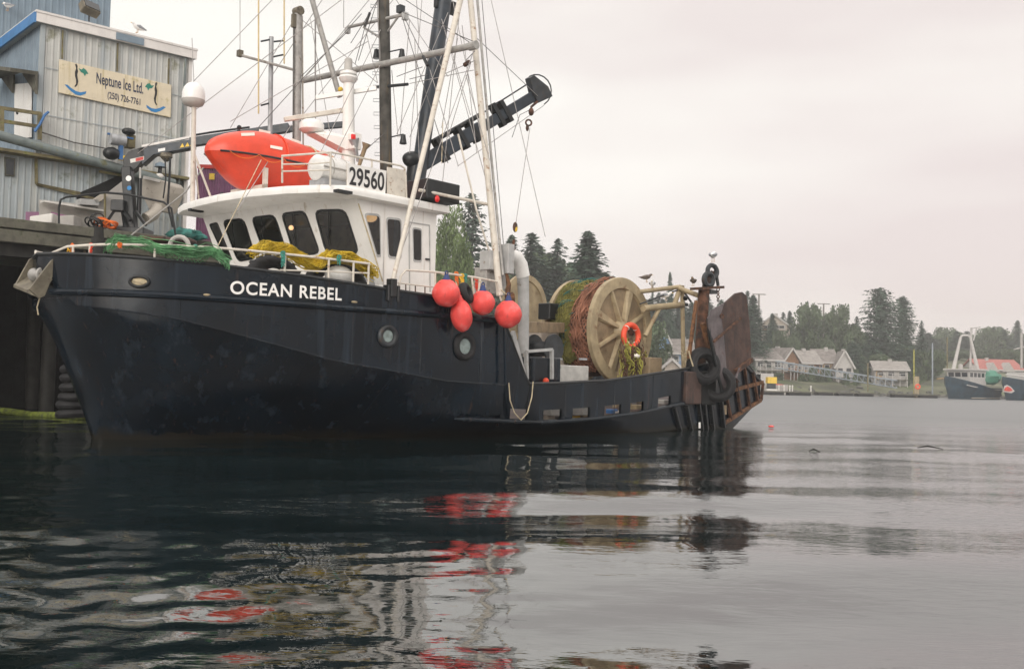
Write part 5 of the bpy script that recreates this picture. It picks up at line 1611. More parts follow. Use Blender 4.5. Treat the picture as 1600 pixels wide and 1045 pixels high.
# ---- gallows post with hanging block
gp = at(1094, 560, y=2.85)
gt = at(1100, 452, y=2.85)
part('gallows_post', MB().tube([(gp.x, gp.y, 1.2), gp, gt], [0.17, 0.16, 0.15], 12), 'rust', boat, smooth=True)
part('gallows_stay_bar', MB().beam(at(1088, 470, y=3.02), at(1076, 560, y=3.05), 0.08, 0.08), 'rust_orange', boat)
part('gallows_plate', MB().beam(at(1088, 451, y=2.85), at(1122, 449, y=2.85), 0.4, 0.07), 'rust', boat)
part('gallows_bracket', MB().box(at(1108, 456, y=2.85), (0.35, 0.3, 0.1)), 'dark_steel', boat)
bk = thing('trawl_block', 'dark steel trawl block on top of the rusty gallows post', 'block', at(1108, 445, y=2.85))
for yy in (2.93, 2.74):
    part('cheek_plate', MB().torus(at(1107, 437, y=yy), (0.2, 1, 0), 0.17, 0.075, 18, 8), 'dark_steel', bk, smooth=True)
    part('upper_cheek', MB().torus(at(1113, 424, y=yy), (0.3, 1, 0.1), 0.17, 0.065, 18, 8), 'dark_steel', bk, smooth=True)
    part('strap_plate', MB().beam(at(1117, 414, y=yy), at(1122, 446, y=yy), 0.05, 0.09), 'dark_steel', bk)
part('block_foot', MB().beam(at(1104, 450, y=2.84), at(1106, 430, y=2.84), 0.22, 0.12), 'rust_dark', bk)
part('sheave', MB().lathe(at(1112, 427, y=2.78), (0, 1, 0), [(0, 0.08), (0.05, 0.05), (0.1, 0.08)], 18), 'rust', bk, smooth=True)
for k in range(5):
    part('chain_link', MB().torus(at(1122, 447 + 5.5 * k, y=2.9), (1, 0.2, 0) if k % 2 else (0.1, 1, 0), 0.04, 0.014, 10, 6), 'rust', bk)
# ---- trawl door: cambered plate with bent leading edge
def trawl_door():
    yp = 3.35
    base = at(1140, 560, y=yp)
    t = thing('trawl_door', 'big dark rust brown trawl door hung against the stern', 'trawl door', base)
    out = [(1132, 474), (1150, 458), (1160, 456), (1167, 462), (1171, 500), (1174, 545), (1174, 562), (1166, 574), (1152, 578), (1143, 600), (1138, 612), (1135, 570), (1131, 520), (1124, 494)]
    main = [at(a, b, y=yp - 0.05) for a, b in out]
    part('plate', MB().prism(main, (-0.05, -0.09, 0)), 'rust_dark', t, bevel=0.01)
    lead = [(1132, 473), (1113, 484), (1106, 497), (1107, 512), (1114, 530), (1120, 560), (1127, 596), (1134, 616), (1139, 612), (1135, 570), (1131, 520), (1126, 492)]
    rows = []
    part('leading_edge', MB().prism([at(a, b, y=yp + 0.02 + 0.006 * (1132 - a)) for a, b in lead], (-0.05, -0.06, 0)), 'plate_grey', t)
    part('shoe', MB().tube([at(1106, 497, y=yp + 0.1), at(1108, 520, y=yp + 0.12), at(1116, 560, y=yp + 0.12), at(1128, 612, y=yp + 0.06)], 0.045, 8), 'black_paint', t)
    part('brace', MB().beam(at(1115, 534, y=yp + 0.14), at(1158, 497, y=yp + 0.05), 0.05, 0.06), 'rust', t)
    part('eye', MB().torus(at(1128, 494, y=yp + 0.1), (0.5, 1, 0), 0.05, 0.018, 14, 6), 'rust', t, smooth=True)
    part('back_bar', MB().beam(at(1098, 505, y=yp - 0.2), at(1112, 560, y=yp - 0.1), 0.10, 0.12), 'rust_orange', t)
    part('keel_shoe', MB().beam(at(1150, 580, y=yp), at(1174, 562, y=yp), 0.10, 0.12), 'rust', t)
    part('chain', MB().tube([at(1155, 575, y=yp + 0.06), at(1150, 590, y=yp + 0.08), at(1155, 596, y=yp + 0.06)], 0.03, 6), 'plate_grey', t)
trawl_door()
tyre('tyre_fender', at(1099, 572, y=3.2), (0.45, 0.9, 0.1), 0.36, 0.15, 'large black tyre hung beside the gallows post at the stern')
tyre('tyre_fender', at(1122, 600, y=3.25), (0.75, 0.6, 0.1), 0.36, 0.13, 'large black tyre hanging below the trawl door at the stern')
part('stern_pad', MB().box(at(1080, 606, y=3.12), (0.75, 0.2, 0.85)), 'rust_dark', boat, bevel=0.03)
part('stern_pad', MB().box(at(1103, 606, y=3.05), (0.75, 0.2, 0.9)), 'timber_black', boat, bevel=0.03)
m = MB()
rope_bundle(m, [at(1071, 545, y=2.95), at(1074, 560, y=2.95), at(1076, 585, y=2.95)], 14, 0.07, 0.014, 3)
m.tube([at(1076, 548, y=3.1), at(1079, 560, y=3.15), at(1083, 572, y=3.18)], 0.02, 6)
solo('stern_rope', m, 'rope_tan', 'tan ropes tied at the rusty post by the stern tyre', 'rope', at(1074, 565, y=2.95))

# ---- gulls
def gull(p, rz, fr, label, s=1.0, dark=False):
    """standing gull: bill towards +x of its own frame"""
    mt = Matrix.Translation(p) @ Matrix.Rotation(rz, 4, 'Z')
    f2 = fr @ mt
    t = thing('gull', label, 'gull', (0, 0, 0), f2, group='gulls resting round the harbour')
    bod = [(-0.26, 0.16, 0.015), (-0.20, 0.165, 0.04), (-0.1, 0.175, 0.075), (0.0, 0.19, 0.09), (0.08, 0.21, 0.08), (0.13, 0.245, 0.05), (0.155, 0.275, 0.045), (0.185, 0.285, 0.045), (0.215, 0.28, 0.025)]
    m = MB().tube([(a * s, 0, b * s) for a, b, c in bod], [c * s for a, b, c in bod], 10)
    b = part('body', m, 'gull_brown' if dark else 'gull_white', t, smooth=True)
    for sd in (1, -1):
        w = MB().tube([(0.08 * s, 0.05 * s * sd, 0.215 * s), (-0.02 * s, 0.078 * s * sd, 0.21 * s), (-0.16 * s, 0.05 * s * sd, 0.185 * s), (-0.32 * s, 0.02 * s * sd, 0.17 * s)], [0.03 * s, 0.055 * s, 0.035 * s, 0.008 * s], 8)
        part('wing', w, 'gull_brown' if dark else 'gull_grey', t, smooth=True)
        part('leg', MB().tube([(0.0, 0.03 * s * sd, 0.12 * s), (0.01 * s, 0.03 * s * sd, 0)], 0.008 * s, 5).box((0.03 * s, 0.03 * s * sd, 0.004), (0.05 * s, 0.04 * s, 0.006)), 'gull_leg', t)
    part('bill', MB().tube([(0.22 * s, 0, 0.28 * s), (0.27 * s, 0, 0.268 * s)], 0.012 * s, 6, r2=0.004 * s), 'rope_yellow', t)
gull(at(1114, 409, y=2.85), R(200), BOAT, 'grey gull standing on top of the trawl block', 0.95)
gull(at(1083, 447, y=2.6), R(20), BOAT, 'dark gull perched left of the gallows post top', 0.75, True)
gull(at(1010, 441, y=1.6), R(150), BOAT, 'brown gull sitting above the right rim of the net drum', 0.75, True)
gull(at(1019, 451, y=1.9), R(30), BOAT, 'pale gull on the upper gantry pipe near the drum', 0.7)
gull(at(1040, 470, y=1.9), R(120), BOAT, 'grey gull sitting on the lower gantry pipe', 0.8)
# ------------------------------------------------------------------ pier and ice house
def B(px, py, **k):
    return at(px, py, BLD, **k)
def Wp(px, py, Y):
    return at(px, py, WRL, y=Y)
DECK = 4.58
pier = thing('timber_pier', 'dark timber pier on piles behind the bow of the trawler', 'pier', (0, -2.6, 0), BLD)
part('deck', MB().bx(-9, 9.3, -2.55, 9, DECK - 0.25, DECK), 'timber_grey', pier)
for k in range(3):                                                  # heavy kerb timbers along the edge
    part('kerb_timber', MB().bx(-9 + 5.8 * k, -3.26 + 5.8 * k, -2.75, -2.45, DECK + 0.004, DECK + 0.24), 'timber_grey', pier, bevel=0.015)
    part('fascia_beam', MB().bx(-9 + 5.8 * k, -3.24 + 5.8 * k, -2.72, -2.56, DECK - 0.34, DECK - 0.03), 'timber_grey', pier, bevel=0.015)
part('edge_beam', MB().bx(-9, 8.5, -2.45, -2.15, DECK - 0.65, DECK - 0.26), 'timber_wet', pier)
for row, yy in enumerate((-2.35, 0.4, 3.0)):
    for k in range(8):
        x = -8.2 + 2.15 * k + 0.3 * row
        m = MB()
        lean = rnd.uniform(-0.15, 0.15)
        m.tube([(x + lean, yy, -1.5), (x + lean * 0.5, yy, 1.5), (x, yy, DECK - 0.26)], [0.2, 0.19, 0.17], 10)
        part('pile', m, 'timber_wet', pier, smooth=True)
for k in range(27):                                                 # added black plank screen that keeps light out under the deck
    x = -9 + 0.66 * k
    part('shade_plank', MB().bx(x, x + 0.645, 4.2 + 0.03 * (k % 2), 4.3, -1.5, DECK - 0.27), 'timber_black', pier)
a, b = B(-30, 640, z=0.06), B(140, 653, z=0.06)
solo('boom_log', MB().tube([a + (b - a) * t + Vector((0, 0, 0.03 * math.sin(t * 9))) for t in np.linspace(-0.3, 1.3, 9)], 0.085, 12), 'algae',
     'yellow green weedy log floating along the foot of the pier', 'log', a, BLD, smooth=True)
c = B(112, 652, z=0.1)
for k in range(9):
    q_ = Vector((c.x, c.y, 0.18 + 0.205 * k))
    solo('pile_tyre', MB().torus(q_ + Vector((rnd.uniform(-0.03, 0.03), rnd.uniform(-0.03, 0.03), 0)), (rnd.uniform(-0.1, 0.1), rnd.uniform(-0.1, 0.1), 1), 0.24 - 0.012 * k, 0.115, 24, 10, 0.9), 'rubber',
         'worn tyre on the pier pile beside the bow, %s in the stack' % (['lowest'] + [w + ' from the water' for w in ORD[1:]])[k], 'tyre', q_, BLD, group='tyres stacked on the pier pile', smooth=True)
solo('gap_plate', MB().box(Wp(70, 562, 30), (0.2, 0.03, 0.45)), 'tote', 'small white notice plate standing for a bright gap under the pier', 'daylight', Wp(70, 562, 30), WRL)  # white plate put in for daylight showing between the piles

# ---- ice house
ice = thing('ice_house', 'blue grey corrugated two storey ice house on the pier', 'building', (0, 0, DECK), BLD)
def siding(p0, p1, z0, z1, n, matn, name='wall', per=0.17, dep=0.022):
    """vertical ribbed sheet from p0 to p1 (plan points), facing n"""
    p0, p1, n = Vector((*p0, 0)), Vector((*p1, 0)), Vector((*n, 0))
    L = (p1 - p0).length
    k = int(L / per)
    us, hs = [], []
    for i in range(k):
        for f, h in ((0.0, 0), (0.62, 0), (0.72, 1), (0.9, 1)):
            us.append((i + f) / k); hs.append(h)
    us.append(1.0); hs.append(0)
    rows = [[p0.lerp(p1, u) + n * dep * h + Vector((0, 0, z)) for u, h in zip(us, hs)] for z in (z0, z1)]
    return part(name, MB().grid(rows), matn, ice)
ZU, ZT = 6.95, 10.6
siding((0, 0), (4.28, 0), ZU, ZT, (0, -1), 'siding_pale')
siding((0, 6), (0, 0), ZU, ZT, (-1, 0), 'siding_blue')
siding((4.28, 0), (4.28, 6), ZU - 2.5, ZT, (1, 0), 'siding')
siding((-5, 0.16), (4.26, 0.16), DECK, ZU, (0, -1), 'siding')
part('corner_trim', MB().bx(-0.03, 0.09, -0.045, 0.05, ZU, ZT), 'siding', ice)
part('corner_trim', MB().bx(4.2, 4.31, -0.04, 0.05, DECK, ZT), 'trim_white', ice)
# roof with pale fascia, blue fascia round the corner
part('roof', MB().bx(-0.22, 4.40, -0.2, 6.2, ZT + 0.23, ZT + 0.29), 'trim_white', ice)
part('fascia', MB().bx(-0.2, 4.38, -0.18, -0.12, ZT - 0.02, ZT + 0.228), 'trim_white', ice)
part('fascia_blue', MB().bx(-0.26, -0.2, -0.18, 6.2, ZT - 0.06, ZT + 0.22), 'trim_blue', ice, 'bright blue fascia board')
part('soffit', MB().bx(-0.19, 4.37, -0.115, 6.0, ZT - 0.015, ZT + 0.02), 'siding', ice)
part('fascia_patch', MB().bx(1.95, 2.75, -0.21, -0.185, ZT + 0.0, ZT + 0.2), 'siding_blue', ice)
for px, y0, y1 in ((98, 48, 92), (184, 68, 112), (264, 92, 132)):
    a, b = B(px, y0, y=-0.05), B(px - 1, y1, y=-0.05)
    part('sign_hanger', MB().beam(a, b, 0.05, 0.03), 'moss_wood', ice)
for zl in (8.1, 9.4):
    part('lap_seam', MB().bx(0.1, 4.2, -0.034, -0.024, zl, zl + 0.02), 'siding', ice)
# drip streaked downpipe at the right corner
part('downpipe', MB().tube([B(290, 92, y=-0.1), B(284, 200, y=-0.1), B(279, 300, y=-0.1), B(277, 380, y=-0.1)], 0.035, 8), 'moss_steel', ice)
part('eave_lamp', MB().box(B(294, 88, y=-0.1), (0.14, 0.14, 0.1)), 'dark_steel', ice)
# gutter duct along the foot of the upper storey, over the lower wall
d0, d1 = B(-40, 201, y=-0.28), B(272, 287, y=-0.28)
part('duct', MB().tube([d0, d0.lerp(d1, 0.5), d1], 0.13, 14), 'moss_steel', ice, smooth=True)
part('ledge', MB().bx(-5, 4.26, -0.25, 0.15, ZU - 0.04, ZU + 0.04), 'moss_wood', ice)
d0, d1 = B(62, 206, y=-0.12), B(165, 232, y=-0.12)
part('cable', MB().tube([d0, d0.lerp(d1, 0.5) + Vector((0, 0, -0.06)), d1], 0.02, 6), 'wire', ice)
# door, canopy and gallery at the left
dx = -0.05
door = part('door', MB().prism([B(24, 132, x=dx), B(50, 130, x=dx), B(50, 215, x=dx), B(24, 218, x=dx)], (-0.03, 0, 0)), 'white_paint', ice, 'white door on the upper gallery')
part('door_handle', MB().ball(B(27, 177, x=dx - 0.05), 0.04, 8, 6), 'dark_steel', door)
cp = [B(60, 112, x=0), B(58, 148, x=0)]
part('door_canopy', MB().prism([B(2, 119, x=-0.1), B(33, 109, x=-0.1), B(60, 112, x=-0.1), B(59, 118, x=-0.1), B(34, 114, x=-0.1), B(3, 123, x=-0.1)], (-0.7, 0, -0.05)), 'timber_grey', ice)
part('canopy_bracket', MB().prism([B(59, 114, x=-0.1), B(59, 148, x=-0.1), B(38, 116, x=-0.1)], (-0.06, 0, 0)), 'timber_grey', ice)
part('canopy_bracket', MB().prism([B(3, 120, x=-0.1), B(22, 146, x=-0.1), B(24, 116, x=-0.1)], (-0.06, 0, 0)), 'timber_grey', ice)
for z_, y_ in (((-5, 168), (64, 178)), ((-5, 188), (60, 198))):
    part('gallery_rail', MB().beam(B(*z_, y=-0.2), B(*y_, y=-0.2), 0.06, 0.09), 'moss_wood', ice)
for px in (3, 62):
    part('gallery_post', MB().beam(B(px, 168 + px * 0.14, y=-0.2), B(px, 206 + px * 0.2, y=-0.2), 0.09, 0.09), 'moss_wood', ice)
part('gallery_hose', MB().tube([B(76, 175, y=-0.3), B(70, 180, y=-0.3), B(62, 195, y=-0.3), B(54, 206, y=-0.3)], 0.035, 8), 'blue_machine', ice)
# lower wall: dark opening, framed panel, lean-to shelter
o = part('window', MB().prism([B(7, 245, y=0.10), B(24, 248, y=0.10), B(23, 276, y=0.10), B(8, 274, y=0.10)], (0, 0.05, 0)), 'timber_grey', ice)
part('pane', MB().poly(B(9, 248, y=0.09), B(22, 250, y=0.09), B(21, 274, y=0.09), B(10, 272, y=0.09)), 'glass_house', o)
for a, b in (((56, 240), (57, 288)), ((57, 288), (125, 302)), ((57, 288), (160, 314))):
    part('panel_frame', MB().beam(B(*a, y=0.1), B(*b, y=0.1), 0.05, 0.07), 'moss_wood', ice)
part('opening', MB().prism([B(120, 303, y=0.1), B(196, 270, y=0.1), B(196, 318, y=0.1), B(122, 312, y=0.1)], (0, 0.06, 0)), 'timber_black', ice)
part('pale_strip', MB().beam(B(155, 268, y=-0.1), B(196, 275, y=-0.1), 0.05, 0.07), 'moss_wood', ice)
part('apron_wall', MB().prism([B(62, 312, y=-0.3), B(180, 325, y=-0.3), B(180, 366, y=-0.3), B(62, 362, y=-0.3)], (0, 0.06, 0)), 'hose_grey', ice)
part('chute_side', MB().prism([B(170, 300, y=-0.45), B(196, 280, y=-0.45), B(196, 352, y=-0.45), B(150, 352, y=-0.45), B(152, 325, y=-0.45)], (0, 0.06, 0)), 'hose_grey', ice)
# fluorescent shelf and tray
part('shelf', MB().beam(B(66, 315, y=-0.5), B(160, 330, y=-0.5), 0.3, 0.05), 'tote', ice)
part('tray', MB().beam(B(122, 316, y=-0.55), B(150, 318, y=-0.55), 0.4, 0.16), 'grey_paint', ice)
part('ramp', MB().beam(B(146, 316, y=-0.6), B(164, 304, y=-0.6), 0.3, 0.12), 'tan_tank', ice)
# sign
sg = thing('ice_sign', 'weathered cream sign reading Neptune Ice Ltd. on the ice house wall', 'sign', B(180, 183, y=-0.1), BLD)
c = [B(93, 93, y=-0.09), B(268, 133, y=-0.09), B(267, 184, y=-0.09), B(92, 145, y=-0.09)]
part('board', MB().prism(c, (0, 0.05, 0)), 'sign_cream', sg, bevel=0.008)
o_ = Vector((0, -0.006, 0))
def sign_uv(u, v_):
    return c[3].lerp(c[2], u).lerp(c[0].lerp(c[1], u), v_) + o_
def sign_text(body, u0, u1, v0, v1, xs):
    v, f = text_mesh(body, 1.0, 0.0, 0.014, 1.0)
    mx = max(p.x for p in v); mn = min(p.x for p in v); my = max(p.y for p in v); ny_ = min(p.y for p in v)
    for vv, ff in islands([sign_uv(lerp(u0, u1, (p.x - mn) / (mx - mn)), lerp(v0, v1, (p.y - ny_) / (my - ny_))) for p in v], f):
        part('letter', MB().add(vv, ff), 'ink_blue', sg)
sign_text('Neptune Ice Ltd.', 0.315, 0.735, 0.42, 0.86, 1)
sign_text('(250) 726-7761', 0.415, 0.71, 0.10, 0.36, 1)
for fl, u0 in ((1, 0.13), (-1, 0.865)):
    U = lambda a, b: sign_uv(u0 + fl * a * 0.1, b)
    body = [(0.0, 0.95), (0.12, 0.98), (0.22, 0.92), (0.2, 0.85), (0.26, 0.76), (0.20, 0.66), (0.24, 0.56), (0.30, 0.46), (0.22, 0.34), (0.05, 0.27), (-0.02, 0.29), (0.12, 0.38), (0.10, 0.5), (0.02, 0.6), (0.0, 0.72), (0.10, 0.84)]
    part('figure_mark', MB().poly(*[U(a, b) for a, b in body]), 'black_letters', sg)
    fish = [(0.3, 0.86), (0.55, 0.84), (0.72, 0.9), (0.95, 0.86), (1.15, 0.76), (0.95, 0.74), (0.85, 0.66), (0.72, 0.74), (0.5, 0.76)]
    part('fish_mark', MB().poly(*[U(a, b) for a, b in fish]), 'ink_green', sg)
    wave = [(-0.85, 0.28), (-0.6, 0.29), (-0.3, 0.22), (0.1, 0.16), (0.5, 0.15), (1.0, 0.22), (0.95, 0.14), (0.5, 0.05), (0.1, 0.05), (-0.3, 0.12), (-0.6, 0.2)]
    part('wave_mark', MB().poly(*[U(a, b) for a, b in wave]), 'ink_wave', sg)
# floodlight on the roof edge
p = B(140, 14, y=-0.1)
fl = thing('roof_floodlight', 'black floodlight on a stalk at the ice house roof edge', 'floodlight', B(139, 30, y=-0.1), BLD)
rm = Matrix.Rotation(R(-35), 3, 'X') @ Matrix.Rotation(R(12), 3, 'Z')
part('housing', MB().box(p, (0.5, 0.26, 0.34), rm), 'tan_chute', fl, bevel=0.02)
part('lens', MB().box(p + rm @ Vector((0, -0.14, 0)), (0.44, 0.02, 0.28), rm), 'glass_dark', fl)
part('stalk', MB().tube([p + Vector((0, 0.02, -0.1)), B(139, 34, y=-0.1)], 0.025, 6), 'dark_steel', fl)
gull(B(215, 52, y=0.1), R(190), BLD, 'white gull on the ice house roof above the sign', 0.9)
gull(B(12, 17, x=0.2), R(120), BLD, 'white gull on the ice house roof over the blue fascia', 0.85)
# taller block behind
c0 = Wp(172, 30, 33.0)
tb = thing('tall_shed', 'taller blue grey shed rising behind the ice house', 'building', BLD.inverted() @ Vector((c0.x, c0.y, DECK)), BLD)
k0 = BLD.inverted() @ Vector((c0.x, c0.y, 0))
def siding2(p0, p1, z0, z1, n, par, matn):
    p0, p1, n = Vector((*p0, 0)), Vector((*p1, 0)), Vector((*n, 0))
    L = (p1 - p0).length; k = int(L / 0.2); us, hs = [], []
    for i in range(k):
        for f, h in ((0.0, 0), (0.62, 0), (0.72, 1), (0.9, 1)):
            us.append((i + f) / k); hs.append(h)
    us.append(1); hs.append(0)
    part('wall', MB().grid([[p0.lerp(p1, u) + n * 0.025 * h + Vector((0, 0, z)) for u, h in zip(us, hs)] for z in (z0, z1)]), matn, par)
siding2((k0.x - 6, k0.y), (k0.x, k0.y), 8, 16, (0, -1), tb, 'siding_blue')
siding2((k0.x, k0.y), (k0.x, k0.y + 6), 8, 16, (1, 0), tb, 'siding_blue')
part('roof', MB().bx(k0.x - 6.2, k0.x + 0.2, k0.y - 0.2, k0.y + 6, 16, 16.2), 'trim_white', tb)

# ---- black hydraulic crane on the pier
YC = 27.4
def C_(px, py, dy=0):
    return Wp(px, py, YC + dy)
pc = thing('pier_crane', 'black hydraulic knuckle crane with yellow marks on the pier', 'crane', Vector((C_(204, 378).x, YC, DECK)), WRL)
part('column', MB().beam(C_(207, 372), C_(199, 262), 0.26, 0.28, (0, 1, 0)), 'black_paint', pc, bevel=0.02)
part('elbow', MB().prism([C_(193, 272), C_(192, 248), C_(200, 237), C_(224, 229), C_(226, 246), C_(214, 262), C_(206, 268)], (0, 0.3, 0)), 'black_paint', pc, bevel=0.015)
bm1 = part('boom', MB().prism([C_(215, 232), C_(302, 217), C_(302, 231), C_(240, 242), C_(222, 258)], (0.0, 0.28, 0)), 'navy_paint', pc, bevel=0.015)
part('boom_top_rail', MB().beam(C_(222, 229, 0.1), C_(300, 214, 0.1), 0.06, 0.06), 'trim_white', bm1)
part('boom_extension', MB().beam(C_(298, 223, 0.14), C_(452, 200, 0.2), 0.2, 0.24), 'navy_paint', pc, bevel=0.012)
part('boom_tip', MB().beam(C_(440, 203, 0.2), C_(536, 195, 0.3), 0.14, 0.16), 'navy_paint', pc, bevel=0.01)
part('boom_hose', MB().tube([C_(300, 212, 0.1), C_(330, 207, 0.12), C_(390, 199, 0.15)], 0.03, 6), 'black_paint', bm1)
for k in range(3):
    x0 = 281 + 8 * k
    part('yellow_mark', MB().poly(C_(x0, 231 - k * 1.3, -0.005), C_(x0 + 7, 230 - k * 1.3, -0.005), C_(x0 + 4, 224 - k * 1.3, -0.005)), 'yellow_paint', bm1)
part('white_label', MB().poly(C_(247, 233, -0.005), C_(258, 231, -0.005), C_(258, 235.5, -0.005), C_(247, 237.5, -0.005)), 'letters', bm1)
part('warning_label', MB().poly(C_(203, 249, -0.005), C_(225, 244, -0.005), C_(225, 250, -0.005), C_(204, 255, -0.005)), 'tote', bm1)
part('warning_label', MB().poly(C_(212, 247.5, -0.01), C_(224, 244.8, -0.01), C_(224, 249.5, -0.01), C_(212, 252.5, -0.01)), 'red_paint', bm1)
part('round_label', MB().lathe(C_(201, 279, -0.15), (0, -1, 0), [(0, 0.075), (0.01, 0.075), (0.011, 0)], 16), 'letters', pc)
part('round_label', MB().lathe(C_(202, 294, -0.15), (0, -1, 0), [(0, 0.06), (0.01, 0.06), (0.011, 0)], 16), 'ink_wave', pc)
part('cylinder_rod', MB().tube([C_(219, 262, 0.1), C_(219, 280, 0.1)], 0.03, 8), 'alu', pc)
part('cylinder', MB().tube([C_(219, 279, 0.1), C_(217, 335, 0.1)], 0.06, 10), 'black_paint', pc, smooth=True)
for a, b in (((186, 318), (168, 345)), ((186, 318), (203, 345)), ((190, 318), (196, 360)), ((168, 345), (180, 378)), ((212, 330), (228, 352))):
    part('leg', MB().beam(C_(*a, -0.15), C_(*b, -0.3), 0.07, 0.07), 'black_paint', pc)
part('base', MB().box(C_(206, 368), (0.9, 0.8, 0.35)), 'black_paint', pc, bevel=0.02)
part('hook_block', MB().lathe(C_(260, 240, 0.1), (0, 0, -1), [(0, 0.16), (0.1, 0.17), (0.22, 0.05)], 12), 'tan_chute', pc, smooth=True)
part('hose', MB().tube([C_(266, 246), C_(265, 275), C_(262, 320), C_(270, 355)], 0.03, 7), 'black_paint', pc)
part('hose', MB().tube([C_(258, 246), C_(259, 280), C_(255, 310)], 0.02, 7), 'black_paint', pc)
part('valve_bank', MB().box(C_(186, 322, -0.2), (0.35, 0.3, 0.3)), 'black_paint', pc, bevel=0.02)
# deck furniture beside it
hp_ = thing('ice_hopper', 'tan steel hopper tank behind the black pier crane', 'hopper', Vector((Wp(240, 330, 28.6).x, 28.6, DECK)), WRL)
part('tank', MB().prism([Wp(a, b, 28.4) for a, b in ((219, 280), (232, 277), (258, 284), (263, 290), (262, 300), (249, 330), (233, 328), (219, 300))], (0.3, 0.5, 0)), 'tan_tank', hp_, bevel=0.02)
part('discharge_pipe', MB().tube([Wp(246, 325, 28.2), Wp(240, 335, 28.0), Wp(228, 342, 27.8)], 0.16, 12), 'tan_tank', hp_, smooth=True)
part('bolts', MB().beam(Wp(224, 277, 28.35), Wp(250, 283, 28.35), 0.04, 0.08), 'tote', hp_)
for k, (pts_, lab) in enumerate((([(92, 362), (92, 325), (95, 312), (104, 308), (165, 301), (200, 304), (256, 316), (268, 326), (272, 352), (276, 378)], 'bent black pipe rail in front of the ice house wall'),
                                 ([(200, 372), (240, 340), (290, 300), (318, 262)], 'grey rope running up from the pier towards the satellite dome'))):
    p_ = [Wp(a, b, 27.0 - 0.4 * k) for a, b in pts_]
    solo('pipe_rail' if k == 0 else 'mooring_rope', MB().tube(p_, 0.03 if k == 0 else 0.022, 8), 'black_paint' if k == 0 else 'mast_metal', lab, 'rail' if k == 0 else 'rope', p_[0], WRL, smooth=True)
solo('tan_post', MB().tube([Wp(164, 372, 27.2), Wp(164, 301, 27.2)], 0.03, 7), 'moss_wood', 'slim tan post standing in front of the pipe rail', 'post', Wp(164, 372, 27.2), WRL)
pb_ = thing('purple_panel', 'purple sheet leaning on the apron wall behind the white tote', 'panel', Vector((Wp(70, 363, 27.6).x, 27.6, DECK)), WRL)
part('sheet', MB().prism([Wp(36, 331, 27.6), Wp(80, 331, 27.6), Wp(110, 338, 27.6), Wp(110, 342, 27.6), Wp(50, 342, 27.6), Wp(48, 363, 27.6), Wp(36, 364, 27.6)], (0, 0.05, 0)), 'purple', pb_)
t_ = thing('fish_tote', 'white plastic fish tote with lid on the pier edge', 'tote', Vector((Wp(63, 363, 27.3).x, 27.3, DECK)), WRL)
part('tub', MB().prism([Wp(47, 349, 27.2), Wp(80, 349, 27.2), Wp(80, 362, 27.2), Wp(47, 364, 27.2)], (0, 0.5, 0)), 'tote', t_, bevel=0.02)
part('lid', MB().prism([Wp(46, 338, 27.17), Wp(82, 333, 27.17), Wp(81, 348, 27.17), Wp(46, 348, 27.17)], (0, 0.5, 0)), 'tote', t_, bevel=0.02)
t_ = thing('fish_tote', 'grey white fish tote right of the lidded tote', 'tote', Vector((Wp(98, 363, 27.5).x, 27.5, DECK)), WRL)
part('tub', MB().prism([Wp(83, 338, 27.4), Wp(115, 336, 27.4), Wp(115, 363, 27.4), Wp(83, 363, 27.4)], (0, 0.5, 0)), 'hose_grey', t_, bevel=0.02)
m = MB()
for k in range(7):
    q_ = random.Random(k)
    c = Wp(166 + q_.uniform(-12, 10), 348 + q_.uniform(-4, 4), 26.6)
    m.torus(c, (q_.uniform(-0.5, 0.5), 0.4, 1), 0.19 + q_.uniform(-0.05, 0.04), 0.018, 18, 6)
solo('cable_coil', m, 'rope_orange', 'orange cable coiled on the pier edge below the crane', 'cable', Wp(164, 355, 26.6), WRL)
m = MB()
for k in range(5):
    q_ = random.Random(k + 20)
    m.torus(Wp(146 + q_.uniform(-5, 6), 346 + q_.uniform(-6, 5), 26.5), (q_.uniform(-0.5, 0.5), 0.6, 0.7), 0.17, 0.02, 18, 6)
solo('hose_coil', m, 'black_paint', 'black hose coil left of the orange cable', 'hose', Wp(146, 355, 26.5), WRL)
for k, (px, w, mt, lab) in enumerate(((135, 0.13, 'tan_dark', 'orange brown fender pile head at the pier edge'), (150, 0.24, 'timber_wet', 'dark fender pile head beside the orange brown one'), (122, 0.18, 'timber_wet', 'dark fender pile head left of the orange brown one'))):
    a, b = Wp(px, 356, 26.2), Wp(px, 420, 26.2)
    solo('fender_pile', MB().tube([b - Vector((0, 0, 4)), b, a], w, 12), mt, lab, 'pile', b, WRL, smooth=True)
for k, (x0, x1, y_, mt, lab) in enumerate(((168, 212, 376, 'timber_wet', 'dark timber baulk lying under the crane base'), (222, 262, 378, 'rust', 'rusty steel block on the pier right of the crane'), (262, 300, 380, 'rust_dark', 'dark brown pallet stack at the pier end behind the rail'))):
    a = Wp(x0, y_ - 8, 26.6); b = Wp(x1, y_ + 8, 26.6)
    solo('deck_baulk', MB().bx(a.x, b.x, 26.4, 27.0, DECK + 0.005, a.z), mt, lab, 'timber', ((a.x + b.x) / 2, 26.7, DECK), WRL, bevel=0.02)
arc = [Wp(280 + 15 * math.cos(t), 386 - 16 * math.sin(t), 26.2) for t in np.linspace(0, math.pi, 12)]
solo('hose_arc', MB().tube(arc, 0.06, 8), 'hose_grey', 'grey suction hose arching at the pier end', 'hose', arc[0], WRL, smooth=True)
q_ = Wp(290, 368, 27.5)
solo('green_tarp', MB().ball(q_, 0.34, 18, 10, (1.5, 0.9, 0.55), 0.5, 4), 'teal_net', 'teal tarpaulin bundle at the pier end', 'tarpaulin', q_, WRL, smooth=True)
